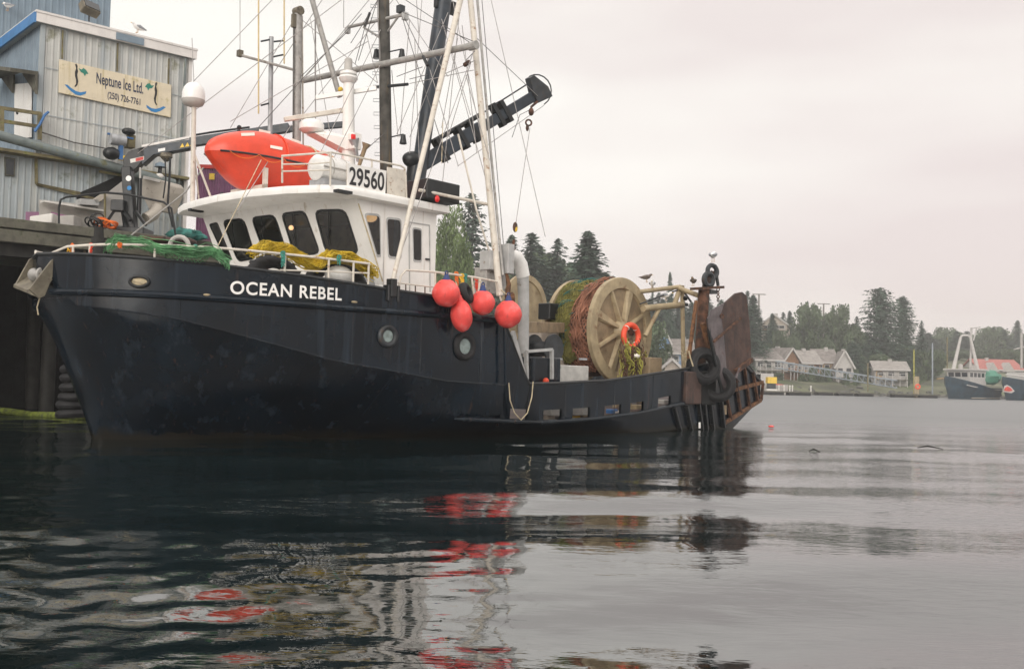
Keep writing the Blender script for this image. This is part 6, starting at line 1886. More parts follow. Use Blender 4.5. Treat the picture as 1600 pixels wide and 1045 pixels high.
# blue machine on the wall above the duct
bw = thing('wall_winch', 'blue and grey winch unit fixed to the ice house wall', 'winch', B(188, 250, y=-0.4), BLD)
part('drum', MB().lathe(B(172, 217, y=-0.5), (1, 0, 0), [(0, 0.16), (0.42, 0.16)], 14), 'galv', bw, smooth=True)
part('frame', MB().beam(B(189, 222, y=-0.5), B(188, 250, y=-0.5), 0.12, 0.1), 'blue_machine', bw)
part('cap', MB().ball(B(201, 206, y=-0.5), 0.15, 12, 8, (1.3, 1, 0.7)), 'black_paint', bw, smooth=True)
part('bracket', MB().beam(B(168, 209, y=-0.45), B(208, 217, y=-0.45), 0.06, 0.05), 'blue_machine', bw)
part('motor', MB().ball(B(174, 240, y=-0.45), 0.2, 12, 8, (1.2, 1, 0.9)), 'black_paint', bw, smooth=True)
part('guard', MB().box(B(191, 247, y=-0.5), (0.2, 0.1, 0.14)), 'yellow_paint', bw)
part('box', MB().box(B(203, 222, y=-0.3), (0.2, 0.3, 0.35)), 'moss_wood', bw)
bl = thing('flood_lamp', 'small blue hooded lamp at the right end of the ice house wall', 'lamp', B(252, 270, y=-0.3), BLD)
part('hood', MB().lathe(B(251, 256, y=-0.3), (0, 0, -1), [(-0.05, 0.03), (0, 0.14), (0.1, 0.17)], 14), 'siding_blue', bl, smooth=True)
part('bulb', MB().ball(B(249, 276, y=-0.3), 0.12, 10, 8, (1.1, 1, 0.8)), 'tote', bl, smooth=True)
part('neck', MB().tube([B(251, 258, y=-0.28), B(249, 274, y=-0.28)], 0.06, 8), 'black_paint', bl)
# shipping container beyond
k_ = Wp(312, 262, 42)
ct = thing('shipping_container', 'purple red shipping container behind the satellite dome pole', 'container', Vector((k_.x + 1.2, 43, DECK)), WRL)
z1 = Wp(320, 260, 42).z
us = np.linspace(0, 1, 61)
xa, xb = Wp(311, 270, 42).x, Wp(372, 270, 42).x
part('side', MB().grid([[(lerp(xa, xb, u), 42 + (0.035 if int(i) % 4 < 2 else 0), z) for i, u in enumerate(us)] for z in (DECK, z1)]), 'purple', ct)
part('end', MB().bx(xa - 0.05, xa, 42, 46, DECK, z1), 'purple', ct)
part('top_rail', MB().bx(xa - 0.06, xb, 41.93, 41.99, z1 - 0.1, z1 + 0.06), 'red_paint', ct)
part('placard', MB().box(Wp(331, 276, 41.95), (0.22, 0.02, 0.26)), 'yellow_paint', ct)
# ------------------------------------------------------------------ trees
def conifer_mesh(seed, h=20.0, w=3.6, layers=26, per=7, droop=0.25, gap=0.0, leaf=0.55, top=0.9, power=0.85, bare=0.12, matn='needle_dark', crook=0.0):
    """branches leave the trunk one by one, each a drooping spray of small leaf faces"""
    q = random.Random(seed)
    m = MB()
    n = int(layers * per * 0.62)
    sz0 = Vector((seed * 1.7, 0, 0))
    for i in range(n):
        t = ((i + q.random()) / n) ** 1.12
        z = h * (bare + (0.99 - bare) * t)
        a = i * 2.399 + q.uniform(-0.6, 0.6)
        dirv = Vector((math.cos(a), math.sin(a), 0)); sd = Vector((-math.sin(a), math.cos(a), 0))
        clump = noise.noise(Vector((dirv.x * 1.3, dirv.y * 1.3, t * 9)) + sz0)
        if clump < -0.32 + gap * 1.1 - 0.12 and t < 0.93:
            continue
        L = (w * (1 - t) ** power + 0.10) * q.uniform(0.62, 1.12) * (1 + 0.35 * clump)
        dr = droop * q.uniform(0.4, 1.6)
        ns = max(2, int(L / leaf * 2.0))
        for s in range(ns):
            u = (s + q.uniform(0.1, 1.0)) / ns
            c = dirv * L * u + Vector((0, 0, z + 0.20 * L * u - dr * L * u * u * 1.6)) + sd * q.uniform(-1, 1) * 0.24 * L * (0.3 + 0.7 * (1 - u))
            sz = leaf * q.uniform(0.5, 1.2) * (0.65 + 0.5 * (1 - u))
            d1 = (dirv * q.uniform(0.4, 1) + sd * q.uniform(-1, 1) + Vector((0, 0, q.uniform(-0.7, 0.25)))).normalized() * sz
            d2 = (sd * q.uniform(-1, 1) + dirv * q.uniform(-0.5, 0.5) + Vector((0, 0, q.uniform(-0.5, 0.5)))).normalized() * sz * 0.45
            m.quad(c - d1 * 0.6, c + d2, c + d1, c - d2)
    return m
def trunk_mesh(h, r, seed=0, lean=0.0):
    q = random.Random(seed)
    m = MB()
    n = 7
    m.tube([(lean * (i / n) ** 2 + q.uniform(-0.05, 0.05), q.uniform(-0.05, 0.05), h * i / n) for i in range(n + 1)], r, 7, r2=r * 0.15)
    return m
def broad_mesh(seed, h, w, leaf, clumps=36, per=150, low=0.12, matn='leaf_mid'):
    q = random.Random(seed)
    m = MB()
    for c in range(clumps):
        th, u = q.uniform(0, 6.28), q.uniform(0, 1)
        zz = low + (0.93 - low) * q.random() ** 0.8
        prof = math.sin(math.pi * min(1, (zz - low) / (1 - low) * 0.82 + 0.16)) ** 0.7
        rr = w * prof * math.sqrt(q.uniform(0.05, 1)) * 0.9
        cen = Vector((rr * math.cos(th), rr * math.sin(th), h * zz))
        cr = w * q.uniform(0.22, 0.40)
        for k in range(per):
            d = Vector((q.gauss(0, 1), q.gauss(0, 1), q.gauss(0, 0.75)))
            d = d.normalized() * cr * q.uniform(0.35, 1.0) ** 0.5
            p = cen + d
            if p.z > h: continue
            a = Vector((q.gauss(0, 1), q.gauss(0, 1), q.gauss(0, 1))).normalized() * leaf * q.uniform(0.6, 1.2)
            b = a.cross(Vector((q.gauss(0, 1), q.gauss(0, 1), q.gauss(0, 1)))).normalized() * leaf * 0.5
            m.quad(p - a * 0.6, p + b, p + a * 0.7, p - b)
    return m
def limb_mesh(seed, h, w, r):
    q = random.Random(seed)
    m = trunk_mesh(h * 0.8, r, seed)
    for k in range(9):
        z = h * q.uniform(0.2, 0.7); a = q.uniform(0, 6.28); L = w * q.uniform(0.5, 0.95)
        m.tube([(0, 0, z), (math.cos(a) * L * 0.5, math.sin(a) * L * 0.5, z + h * 0.1), (math.cos(a) * L, math.sin(a) * L, z + h * 0.16)], r * 0.35, 5, r2=r * 0.08)
    return m
PROTO = {
    'spruce': (conifer_mesh(1, per=26, leaf=0.46, layers=70, gap=0.02, power=0.7), trunk_mesh(19.5, 0.32, 1), 'needle_dark', 'bark', 20.0, 3.6),
    'open': (conifer_mesh(2, w=4.6, layers=30, per=20, gap=0.17, droop=0.14, leaf=0.5, power=0.5, bare=0.12), trunk_mesh(19.5, 0.34, 2, 0.4), 'needle_blue', 'bark', 20.0, 4.6),
    'ragged': (conifer_mesh(3, w=4.0, layers=44, per=20, gap=0.12, droop=0.3, leaf=0.52, power=0.65, bare=0.08), trunk_mesh(19.5, 0.34, 3), 'needle_blue', 'bark', 20.0, 4.0),
    'cypress': (conifer_mesh(4, w=5.6, layers=54, per=24, gap=0.08, droop=0.1, leaf=0.6, power=0.36, bare=0.06), trunk_mesh(19.0, 0.5, 4), 'needle_dark', 'bark', 20.0, 5.6),
    'round': (broad_mesh(5, 10, 4.2, 0.42, 34, 130), limb_mesh(5, 10, 4, 0.28), 'leaf_mid', 'bark', 10.0, 4.8),
    'round2': (broad_mesh(8, 10, 4.2, 0.42, 28, 140), limb_mesh(8, 10, 4, 0.28), 'leaf_mid', 'bark_pale', 10.0, 4.8),
    'alder': (broad_mesh(6, 10, 3.6, 0.2, 70, 170, 0.02), limb_mesh(6, 10, 3, 0.24), 'leaf_bright', 'bark_pale', 10.0, 4.2),
    'shrub': (broad_mesh(7, 3, 2.6, 0.24, 26, 90, 0.0), limb_mesh(7, 3, 2, 0.1), 'leaf_mid', 'bark', 3.0, 3.0),
}
PM = {}
for k, (cm, tm, cmat, tmat, h, w) in PROTO.items():
    PM[k] = (cm.mesh('crown', cmat), tm.mesh('trunk', tmat, smooth=True), h, w)
def tree(px, ytop, Y, kind, wpx, label, name='pine_tree', group='trees on the far shore', zb=None):
    p = Wp(px, ytop, Y)
    if zb is None:
        zb = land(p.x, Y) - 0.3
    cm, tm, h, w = PM[kind]
    H = max(1.5, p.z - zb)
    sw = (wpx / 1600 * Y) / 2 / w
    o = bpy.data.objects.new(name, None)
    COL.objects.link(o)
    o.matrix_world = Matrix.Translation((p.x, Y, zb)) @ Matrix.Rotation(rnd.uniform(0, 6.28), 4, 'Z') @ Matrix.Diagonal((sw, sw, H / h, 1))
    tag(o, label, 'tree' if name != 'shrub' else 'shrub', group)
    for nm, me in (('crown', cm), ('trunk', tm)):
        c = bpy.data.objects.new(nm, me)
        COL.objects.link(c); c.parent = o
    return o
# named trees, the ones that stand out against the sky
tree(737, 300, 112, 'open', 165, 'tall open conifer showing sky through its branches behind the wheelhouse')
tree(700, 318, 84, 'alder', 86, 'bright green alder right behind the white wheelhouse', 'alder_tree')
tree(728, 366, 82, 'alder', 70, 'lower bright green alder beside the taller one behind the rail', 'alder_tree')
tree(831, 362, 118, 'ragged', 165, 'broad ragged conifer right of the exhaust pipe')
tree(800, 366, 122, 'spruce', 110, 'narrow conifer half hidden by the hanging hook')
tree(872, 371, 120, 'ragged', 130, 'conifer with level branches left of the dense spruce')
tree(919, 360, 116, 'spruce', 165, 'dense pointed spruce just left of the net drum')
tree(1047, 424, 178, 'spruce', 34, 'small hazy spruce seen between gantry pipes and drum')
tree(1020, 436, 182, 'ragged', 18, 'thin hazy conifer left of the small spruce by the gantry')
tree(1168, 453, 176, 'ragged', 50, 'ragged conifer rising just right of the trawl door')
tree(1262, 473, 196, 'round', 62, 'rounded green tree with a pointed top left of the power pole', 'broad_tree')
tree(1262, 470, 200, 'spruce', 26, 'spruce tip rising out of the rounded green tree')
tree(1311, 476, 196, 'round2', 52, 'domed dark green tree right of the power pole', 'broad_tree')
tree(1375, 449, 190, 'cypress', 100, 'tallest broad conifer on the right shore')
tree(1411, 462, 196, 'cypress', 62, 'second broad conifer leaning into the tallest one')
tree(1440, 500, 192, 'ragged', 34, 'lower conifer at the right foot of the broad pair')
tree(1590, 500, 330, 'spruce', 44, 'pointed hazy conifer above the red roof at the right edge')
tree(1553, 510, 330, 'round', 60, 'rounded hazy tree behind the far mast', 'broad_tree')
# the wood around them
WOOD = 'trees in the hazy wood along the far shore'
def wood(n, x0, x1, ytop, spread, Y0, Y1, kinds, wr, label, seed):
    q = random.Random(seed)
    for i in range(n):
        px = lerp(x0, x1, (i + q.uniform(0.1, 0.9)) / n)
        k = q.choice(kinds)
        tree(px, ytop(px) + q.uniform(0, spread), q.uniform(Y0, Y1), k, q.uniform(*wr), label + ', ' + ORD[i] + ('' if i == 0 else ' from left'),
             'broad_tree' if k.startswith('round') else 'shrub' if k == 'shrub' else 'pine_tree', WOOD)
wood(24, 676, 990, lambda x: 386 + 8 * math.sin(x * 0.05) + 1.2 * max(0, x - 925), 40, 122, 142, ('spruce', 'ragged', 'spruce', 'round'), (125, 200), 'hazy conifer in the wood behind the exhaust and net drum', 1)
wood(22, 680, 1020, lambda x: 414 + max(0, x - 925) * 0.7, 34, 112, 128, ('round', 'round2', 'round', 'spruce'), (80, 130), 'low hazy tree in the wood behind the net drum', 2)
wood(8, 270, 345, lambda x: 345, 25, 92, 105, ('round', 'round2'), (30, 50), 'low bushy tree on the shore behind the pier end', 3)
wood(22, 945, 1185, lambda x: 462 + 6 * math.sin(x * 0.09), 24, 168, 210, ('round', 'spruce', 'ragged', 'round2'), (44, 80), 'hazy tree on the slope behind the stern gantry', 4)
wood(14, 1160, 1345, lambda x: 487 + 5 * math.sin(x * 0.07), 24, 196, 225, ('round', 'spruce', 'round2', 'ragged'), (38, 66), 'hazy tree on the slope above the shore houses', 5)
wood(14, 1170, 1350, lambda x: 515, 26, 184, 200, ('round', 'round2', 'shrub'), (26, 50), 'bushy green tree just above the shore house roofs', 6)
wood(14, 1330, 1470, lambda x: 512 + 0.12 * abs(x - 1385), 40, 180, 200, ('round', 'cypress', 'round2', 'ragged'), (26, 50), 'dark tree at the foot of the tallest conifers', 7)
wood(22, 1440, 1625, lambda x: 511 + 4 * math.sin(x * 0.1), 16, 290, 350, ('round', 'spruce', 'round2', 'ragged'), (44, 70), 'hazy far tree behind the moored dark boats', 8)
wood(14, 1440, 1625, lambda x: 545, 18, 225, 280, ('round', 'round2', 'shrub'), (26, 44), 'bushy far tree low behind the moored dark boats', 9)
wood(22, 1000, 1450, lambda x: 572, 14, 164, 176, ('shrub', 'shrub', 'round'), (14, 30), 'small shrub on the bank between the shore houses', 10)
# trees beyond the picture's edges that the water and the light can see
wood(10, 1640, 1900, lambda x: 515, 20, 250, 340, ('round', 'spruce'), (30, 46), 'hazy far tree along the shore past the right edge', 12)

# ------------------------------------------------------------------ houses
def house(px0, px1, ybase, yeave, yridge, Y, wall, roofm, label, yaw=0.0, depth=7.0, gable_front=False, wins=3, trim='h_white', name='shore_house'):
    a, b = Wp(px0, ybase, Y), Wp(px1, ybase, Y)
    W_ = (b.x - a.x); cx = (a.x + b.x) / 2
    z0 = a.z; ze = Wp(px0, yeave, Y).z; zr = Wp((px0 + px1) / 2, yridge, Y).z
    fr = Matrix.Translation((cx, Y, 0)) @ Matrix.Rotation(yaw, 4, 'Z')
    t = thing(name, label, 'house', (0, 0, z0), fr)
    hw = W_ / 2
    m = MB()
    if gable_front:
        m.prism([(-hw, 0, z0 - 2.0), (hw, 0, z0 - 2.0), (hw, 0, ze), (0, 0, zr), (-hw, 0, ze)], (0, depth, 0))
        part('wall', m, wall, t)
        for s in (-1, 1):
            o = 0.35
            e_, r_ = Vector((s * (hw + o), -0.4, ze - o * (zr - ze) / hw)), Vector((0, -0.4, zr))
            up = Vector((0, 0, 0.22))
            m = MB().hexa([e_, r_, r_ + Vector((0, depth + 0.8, 0)), e_ + Vector((0, depth + 0.8, 0)), e_ + up, r_ + up, r_ + up + Vector((0, depth + 0.8, 0)), e_ + up + Vector((0, depth + 0.8, 0))])
            part('roof_slope', m, roofm, t)
            part('barge_board', MB().beam(e_ + Vector((0, -0.06, 0.1)), r_ + Vector((0, -0.06, 0.1)), 0.06, 0.28), trim, t)
    else:
        m.prism([(-hw, 0, z0 - 2.0), (-hw, 0, ze), (-hw, depth / 2, zr), (-hw, depth, ze), (-hw, depth, z0 - 2.0)], (W_, 0, 0))
        part('wall', m, wall, t)
        for s in (0, 1):
            e_ = Vector((-hw - 0.35, -0.5 if not s else depth + 0.5, ze - 0.12)); r_ = Vector((-hw - 0.35, depth / 2, zr))
            v = Vector((W_ + 0.7, 0, 0)); up = Vector((0, 0, 0.2))
            part('roof_slope', MB().hexa([e_, r_, r_ + v, e_ + v, e_ + up, r_ + up, r_ + v + up, e_ + v + up]), roofm, t)
        part('eave_board', MB().bx(-hw - 0.36, hw + 0.36, -0.56, -0.5, ze - 0.16, ze + 0.08), trim, t)
    q = random.Random(px0)
    if q.random() < 0.75:
        cxx = q.uniform(-0.5, 0.5) * hw
        part('chimney', MB().bx(cxx - 0.3, cxx + 0.3, depth * 0.4, depth * 0.4 + 0.6, ze, zr + 0.5), 'h_grey', t)
    xd = q.choice((-0.75, 0.7)) * hw
    part('door', MB().bx(xd - 0.45, xd + 0.45, -0.08, 0.0, z0, min(z0 + 2.0, ze - 0.2)), q.choice(('h_brown', 'h_grey', 'h_tan')), t)
    part('porch_deck', MB().bx(-hw * 0.9, hw * 0.9, -1.6, -0.1, z0 - 0.2, z0 - 0.02), 'timber_grey', t)
    for k in range(5):
        xp = lerp(-hw * 0.88, hw * 0.88, k / 4)
        part('porch_post', MB().bx(xp - 0.05, xp + 0.05, -1.58, -1.48, z0 - 1.5, z0 + 0.9), trim, t)
    part('porch_rail', MB().bx(-hw * 0.9, hw * 0.9, -1.6, -1.46, z0 + 0.9, z0 + 0.97), trim, t)
    for k in range(wins):
        x = lerp(-hw, hw, (k + 0.5) / wins); ww = min(0.7, hw / wins * 0.55); zc = lerp(z0, ze, 0.58); hh = (ze - z0) * 0.2
        w = part('window', MB().bx(x - ww - 0.1, x + ww + 0.1, -0.06, 0.02, zc - hh - 0.1, zc + hh + 0.1), trim, t)
        part('pane', MB().bx(x - ww, x + ww, -0.09, -0.05, zc - hh, zc + hh), 'glass_house', w)
    return t
house(1021, 1050, 566, 541, 515, 160, 'h_blue', 'roof_grey', 'blue gabled house seen between drum and gallows post', 0.25, gable_front=True, wins=2)
house(1046, 1082, 572, 552, 530, 158, 'h_blue', 'roof_grey', 'slate blue house with a grey roof left of the gallows post', -0.1, wins=2)
house(1028, 1068, 592, 579, 562, 118, 'h_cream', 'roof_pale', 'small cream gabled boat shed just above the stern bulwark', 0.1, 6, True, 1, name='boat_shed')
house(1190, 1229, 516, 506, 492, 206, 'h_cream', 'roof_pale', 'pale gabled house high on the slope among trees', -0.35, gable_front=True, wins=2)
house(1180, 1222, 578, 562, 549, 168, 'h_grey', 'roof_grey', 'low grey house nearest the trawler stern', 0.1, wins=3)
house(1220, 1252, 580, 563, 545, 172, 'h_brown', 'roof_grey', 'brown shingled house with a steep grey roof', 0.5, 8, True, 1)
house(1246, 1282, 582, 567, 548, 174, 'h_tan', 'roof_pale', 'tan house with a pale roof right of the brown house', 0.05, wins=4)
house(1276, 1308, 584, 566, 546, 176, 'h_tan', 'roof_grey', 'orange tan house with grey roof touching the white gable', -0.05, wins=3)
wh_ = house(1307, 1332, 589, 571, 549, 172, 'h_white', 'roof_grey', 'tall narrow white house with a gable to the water', -0.15, 7, True, 2)
house(1368, 1417, 592, 577, 565, 170, 'h_grey', 'roof_pale', 'pale grey cottage with low roof on the right shore', -0.2, wins=3)
rb = house(1531, 1598, 590, 577, 562, 215, 'h_grey', 'roof_red', 'long building with a bright red roof behind the moored boats', 0.0, 9, wins=4)
for px in (1552, 1577):
    c = Wp(px, 580, 214); c0 = Wp(px, 566, 214)
    BASE[rb.name] = Vector((0, 0, 0))
    inv = rb.matrix_world.inverted()
    loc_ = lambda v: inv @ v
    part('dormer', MB().prism([loc_(Wp(px - 10, 581, 214.0)), loc_(Wp(px + 10, 581, 214.0)), loc_(Wp(px, 566, 214.0))], (0, 3, 0)), 'h_grey', rb)

# ------------------------------------------------------------------ floats, gangway, piles, poles
def floatdock(px0, px1, py, Y, label, w=2.4):
    a, b = Wp(px0, py, Y), Wp(px1, py, Y)
    t = thing('floating_dock', label, 'dock', ((a.x + b.x) / 2, Y, 0), WRL)
    n = max(2, int((b.x - a.x) / 2.5))
    for k in range(n):
        x0 = lerp(a.x, b.x, k / n)
        part('deck_section', MB().bx(x0 + 0.04, x0 + (b.x - a.x) / n - 0.04, Y, Y + w, 0.32, 0.5), 'timber_grey', t)
        part('float_billet', MB().bx(x0 + 0.4, x0 + (b.x - a.x) / n - 0.4, Y + 0.15, Y + w - 0.15, -0.3, 0.318), 'timber_black', t)
    return t
floatdock(1188, 1272, 617, 138, 'float with dark billets right of the trawler stern')
floatdock(1275, 1370, 617, 150, 'thin float in front of the white gabled house')
floatdock(1395, 1470, 618, 148, 'float beside the pale grey cottage and the dark boat')
c = Wp(1206, 612, 138.5)
ys_ = thing('fuel_shed', 'small yellow and dark pump hut on the float', 'hut', (c.x, 138.8, 0.5), WRL)
part('base', MB().bx(c.x - 0.75, c.x + 0.75, 138.3, 139.5, 0.5, 0.75), 'tote', ys_)
part('cabin', MB().bx(c.x - 0.5, c.x + 0.5, 138.4, 139.4, 0.75, 1.5), 'dark_steel', ys_)
part('roof_box', MB().bx(c.x - 0.62, c.x + 0.62, 138.3, 139.5, 1.5, 2.35), 'yellow_paint', ys_)
for k, px in enumerate((1217, 1225, 1234, 1238, 1267)):
    c = Wp(px, 615, 138.6)
    solo('mooring_post', MB().lathe((c.x, 138.6, 0.5), (0, 0, 1), [(0, 0.09), (0.6, 0.09), (0.66, 0.12), (0.8, 0.1), (0.82, 0)], 8), 'tote',
         'short white bollard on the float by the pump hut, ' + ORD[k] + ('' if k == 0 else ' from left'), 'bollard', (c.x, 138.6, 0.5), WRL, group='white bollards on the near float')
a, b = Wp(1215, 575, 160), Wp(1402, 606, 150)
gw = thing('gangway', 'long blue grey truss gangway sloping down to the floats', 'gangway', a, WRL)
for off, nm in ((0.0, 'walkway'), (1.1, 'handrail')):
    for dy in (0, 1.2):
        part(nm, MB().beam(a + Vector((0, dy, off)), b + Vector((0, dy, off)), 0.12, 0.14), 'gang_blue', gw)
part('tread', MB().beam(a + Vector((0, 0.6, 0.02)), b + Vector((0, 0.6, 0.02)), 1.2, 0.06), 'gang_blue', gw)
for k in range(22):
    p0 = a.lerp(b, k / 22); p1 = a.lerp(b, (k + 1) / 22)
    part('post', MB().beam(p0, p0 + Vector((0, 0, 1.1)), 0.07, 0.07), 'gang_blue', gw)
    part('diagonal', MB().beam(p0 + Vector((0, 0, 1.1)), p1, 0.05, 0.05), 'gang_blue', gw)
a, b = Wp(1195, 566, 158), Wp(1300, 596, 150)
for k, (px, y0, y1, Y, mt, lab) in enumerate(((1428, 546, 612, 150, 'olive_net', 'tall yellowish pile left of the dark boat'), (1457, 536, 612, 150, 'gang_blue', 'slim bluish pile next to the dark boat bow'), (1480, 527, 600, 165, 'moss_wood', 'thin pile rising behind the dark boat wheelhouse'),
                                             (1356, 567, 606, 152, 'moss_wood', 'short pile between white house and grey cottage'), (1432, 588, 614, 149, 'tan_steel', 'squat tan pile head on the right float'))):
    solo('dock_pile', MB().tube([Wp(px, y1 + 6, Y), Wp(px, y0, Y)], 0.11 if k < 4 else 0.4, 8), mt, lab, 'pile', Wp(px, y1, Y), WRL)
c = Wp(1434, 604, 147)
solo('red_ring', MB().torus(c, (0, 1, 0), 0.3, 0.12, 14, 8), 'ring_red', 'small red ring hanging on the right float', 'life ring', c, WRL)
for k, (px, y0, Y, lab) in enumerate(((1186, 459, 186, 'power pole with crossarm beside the ragged conifer'), (1287, 474, 200, 'power pole with crossarm between the two rounded trees'))):
    p1 = Wp(px, y0, Y)
    t = thing('power_pole', lab, 'power pole', (p1.x, Y, land(p1.x, Y)), WRL)
    part('post', MB().tube([(p1.x, Y, land(p1.x, Y) - 1), p1], 0.16, 8), 'bark_pale', t)
    part('crossarm', MB().beam(p1 + Vector((-1.2, 0, -0.1)), p1 + Vector((1.2, 0, -0.1)), 0.14, 0.16), 'bark_pale', t)

# ------------------------------------------------------------------ far boats
def small_hull(L, bow_z, deck_z, beam, x0=0):
    """hull with bow at +x; returns mesh builder"""
    rows = []
    for i in range(17):
        t = i / 16
        x = lerp(-L / 2, L / 2, t)
        wd = beam / 2 * (1 - max(0, (t - 0.45) / 0.55) ** 2.2)
        ww = beam / 2 * 0.85 * (1 - max(0, (t - 0.3) / 0.62) ** 1.6) if t < 0.92 else 0
        ww = max(0, ww)
        zt = lerp(deck_z, bow_z, max(0, (t - 0.25) / 0.75) ** 1.2) + 0.15 * (1 - t)
        xf = x + (0.0 if t < 0.8 else 0)
        rows.append([(x, wd, zt), (x, wd * 0.97 + ww * 0.03, zt * 0.7), (x - max(0, t - 0.9) * 4, lerp(ww, wd, 0.35), zt * 0.35), (x - max(0, t - 0.85) * 7, ww, -0.2)])
    m = MB().grid(rows)
    m.grid([[(p[0], -p[1], p[2]) for p in r] for r in rows])
    m.poly(*[(r[0][0], r[0][1], r[0][2] - 0.5) for r in rows], *[(r[0][0], -r[0][1], r[0][2] - 0.5) for r in rows[::-1]])
    m.poly(*(rows[0] + [(p[0], -p[1], p[2]) for p in rows[0][::-1]]))
    return m
# dark boat with white A-frame, bow to the left and towards us
Yb = 150
cx = Wp(1510, 620, Yb).x
FB = Matrix.Translation((cx, Yb, 0)) @ Matrix.Rotation(PSI + math.pi - 0.15, 4, 'Z')
fb = thing('far_seiner', 'dark hulled fishing boat with white A-frame mast moored on the right', 'fishing boat', (0, 0, 0), FB)
part('hull', small_hull(12.6, 3.2, 1.5, 4.6), 'hull_blue', fb, smooth=True)
part('rub_rail', MB().tube([(lerp(-6.6, 4.0, t), 2.3 - 0.25 * t, 1.35 + 0.6 * t * t) for t in np.linspace(0, 1, 8)], 0.07, 6), 'h_white', fb)
part('boot_stripe', MB().tube([(lerp(-6.6, 2.0, t), 2.02 - 0.3 * t * t, 0.12) for t in np.linspace(0, 1, 8)], 0.07, 6), 'h_cream', fb)
hs = part('wheelhouse', MB().hexa([(-2.5, -1.7, 2.0), (2.2, -1.7, 2.0), (2.2, 1.7, 2.0), (-2.5, 1.7, 2.0), (-2.5, -1.7, 4.1), (2.6, -1.7, 4.1), (2.6, 1.7, 4.1), (-2.5, 1.7, 4.1)]), 'h_white', fb)
for k in range(4):
    x = -1.9 + 1.15 * k
    part('window', MB().bx(x, x + 0.8, 1.70, 1.73, 3.15, 3.75), 'glass_house', hs)
for k in range(3):
    y_ = -1.45 + 1.0 * k
    part('window', MB().hexa([(2.44, y_, 3.15), (2.46, y_, 3.15), (2.46, y_ + 0.8, 3.15), (2.44, y_ + 0.8, 3.15), (2.55, y_, 3.75), (2.57, y_, 3.75), (2.57, y_ + 0.8, 3.75), (2.55, y_ + 0.8, 3.75)]), 'glass_house', hs)
part('roof', MB().bx(-2.8, 3.1, -2.0, 2.0, 4.1, 4.28), 'h_white', fb)
part('roof_gear', MB().lathe((0.8, -0.5, 4.28), (0, 0, 1), [(0, 0.35), (0.6, 0.35), (0.75, 0.1)], 10).box((-0.5, 0.8, 4.6), (0.8, 0.5, 0.6)), 'h_grey', fb)
for s, (xa_, xb_) in ((1, (1497, 1515)), (-1, (1526, 1517))):
    pass
for px0, px1, yb_, yt_ in ((1489, 1501, 580, 527), (1528, 1516, 580, 527)):
    p0, p1 = Wp(px0, yb_, Yb), Wp(px1, yt_, Yb)
    p0, p1 = FB.inverted() @ p0, FB.inverted() @ p1
    part('frame_leg', MB().tube([p0, p1], 0.3, 8, r2=0.2), 'h_white', fb, smooth=True)
pt_ = [FB.inverted() @ Wp(a, b_, Yb) for a, b_ in ((1501, 527), (1504, 524), (1512, 524), (1516, 527))]
part('frame_head', MB().tube(pt_, 0.17, 8), 'h_white', fb, smooth=True)
part('mast', MB().tube([FB.inverted() @ Wp(1516, 580, Yb + 0.6), FB.inverted() @ Wp(1518, 512, Yb + 0.6)], 0.16, 8), 'h_white', fb)
part('boom', MB().tube([FB.inverted() @ Wp(1521, 532, Yb), FB.inverted() @ Wp(1526, 512, Yb)], 0.1, 6), 'h_white', fb)
part('crossarm', MB().tube([FB.inverted() @ Wp(1517, 513, Yb), FB.inverted() @ Wp(1532, 511, Yb)], 0.08, 6), 'h_grey', fb)
part('net_stack', MB().ball(FB.inverted() @ Wp(1546, 590, Yb + 1.5), 1.3, 14, 9, (1.5, 1.2, 0.85), 0.3, 2), 'green_paint', fb, smooth=True)
part('bow_stripe', MB().tube([FB.inverted() @ Wp(1464, 592, Yb - 2.6), FB.inverted() @ Wp(1487, 590, Yb - 2.0)], 0.12, 6), 'h_tan', fb)
# blue boat with the painted open jaws at the right edge
cx2 = Wp(1607, 621, Yb).x
FB2 = Matrix.Translation((cx2, Yb + 1, 0)) @ Matrix.Rotation(PSI + math.pi - 0.2, 4, 'Z')
f2 = thing('far_troller', 'blue hulled boat with red jaws painted on its bow at the right edge', 'fishing boat', (0, 0, 0), FB2)
part('hull', small_hull(13, 3.3, 2.0, 4.6), 'hull_blue', f2, smooth=True)
iv = FB2.inverted()
jaw = [iv @ Wp(a, b_, Yb - 3.6) for a, b_ in ((1567, 612), (1569, 603), (1573, 601), (1579, 604), (1585, 611), (1580, 614))]
part('jaw_mark', MB().prism(jaw, (0.02, 0.05, 0)), 'h_white', f2)
jaw = [iv @ Wp(a, b_, Yb - 3.72) for a, b_ in ((1568.5, 610), (1570, 606), (1574, 603.5), (1579, 606), (1582, 610), (1577, 611.5))]
part('jaw_mark', MB().prism(jaw, (0.02, 0.05, 0)), 'shark_red', f2)
part('boot_stripe', MB().tube([(lerp(-6, 3, t), 2.0 - 0.5 * t * t, 0.2) for t in np.linspace(0, 1, 8)], 0.22, 6), 'rust_orange', f2)
hs = part('wheelhouse', MB().bx(-3, 2.0, -1.7, 1.7, 2.3, 4.0), 'h_white', f2)
for k in range(5):
    part('window', MB().bx(-2.7 + 0.9 * k, -2.1 + 0.9 * k, 1.7, 1.73, 3.0, 3.6), 'glass_house', hs)
part('bow_rail', MB().tube([(lerp(-6, 6.2, t), 2.3 * (1 - max(0, t - 0.45) ** 2 * 2.9), 2.6 + 1.0 * t) for t in np.linspace(0, 1, 10)], 0.12, 6), 'h_white', f2)
part('mast', MB().tube([iv @ Wp(1596, 575, Yb), iv @ Wp(1596, 520, Yb)], 0.18, 8), 'h_grey', f2)
part('mast_arm', MB().tube([iv @ Wp(1584, 546, Yb), iv @ Wp(1600, 542, Yb)], 0.1, 6), 'h_grey', f2)
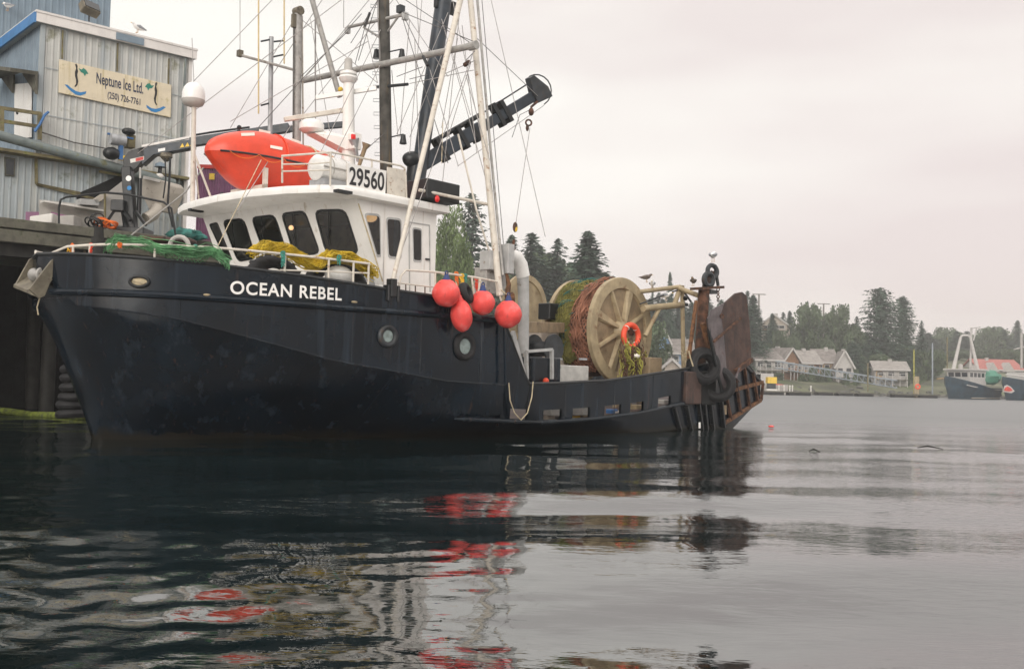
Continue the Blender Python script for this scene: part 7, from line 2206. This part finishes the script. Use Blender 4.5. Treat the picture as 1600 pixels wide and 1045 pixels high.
# a low red boat and floating bits
c = Wp(1180, 569, 150)
FR = Matrix.Translation((c.x, 150, 0.0))
m = small_hull(7, 1.9, 1.2, 2.2)
rbt = thing('work_skiff', 'low grey workboat with a red stripe behind the stern quarter', 'boat', (0, 0, 0), Matrix.Translation((c.x, 146, 0.0)) @ Matrix.Rotation(math.pi, 4, 'Z'))
part('hull', m, 'h_grey', rbt, smooth=True)
part('sheer_stripe', MB().tube([(lerp(-3.4, 2.6, t), -1.12 + 0.5 * max(0, t - 0.6), 1.3 + 0.4 * t) for t in np.linspace(0, 1, 8)], 0.1, 6), 'red_paint', rbt)
part('cabin', MB().bx(-1.5, 0.8, -0.8, 0.8, 1.2, 2.9), 'h_white', rbt)
for k, (px, py, L, lab, mt) in enumerate(((1273, 704, 0.2, 'short dark driftwood piece right of the stern', 'timber_wet'), (1453, 699, 0.5, 'long brown driftwood stick on the open water', 'timber_wet'))):
    c = at(px, py, WRL, z=0.03)
    solo('driftwood', MB().tube([c + Vector((-L / 2, 0.03, -0.01)), c + Vector((-L * 0.1, 0, 0.03)), c + Vector((L / 2, -0.05, -0.02))], [0.008, 0.02, 0.006], 7), mt, lab, 'driftwood', c, WRL, smooth=True)
c = at(1205, 666, WRL, z=0.05)
solo('marker_float', MB().ball(c, 0.055, 10, 8, (1.6, 1, 0.6)), 'buoy_red', 'small pink float on the water right of the stern', 'float', c, WRL, smooth=True)

# ------------------------------------------------------------------ haze
hz = MB().bx(-430, 430, -120, 620, -3.2, 46)
ho = solo('haze', hz, 'white_paint', None, None, (0, 0, 0), WRL, kind='stuff')
hm = bpy.data.materials.new('haze')
hm.use_nodes = True
t = hm.node_tree
for n in list(t.nodes):
    t.nodes.remove(n)
o_ = t.nodes.new('ShaderNodeOutputMaterial')
v_ = t.nodes.new('ShaderNodeVolumePrincipled')
v_.inputs['Color'].default_value = (0.97, 0.97, 0.97, 1)
v_.inputs['Density'].default_value = 0.0009
v_.inputs['Anisotropy'].default_value = 0.5
t.links.new(v_.outputs[0], o_.inputs['Volume'])
ho.data.materials.clear(); ho.data.materials.append(hm)
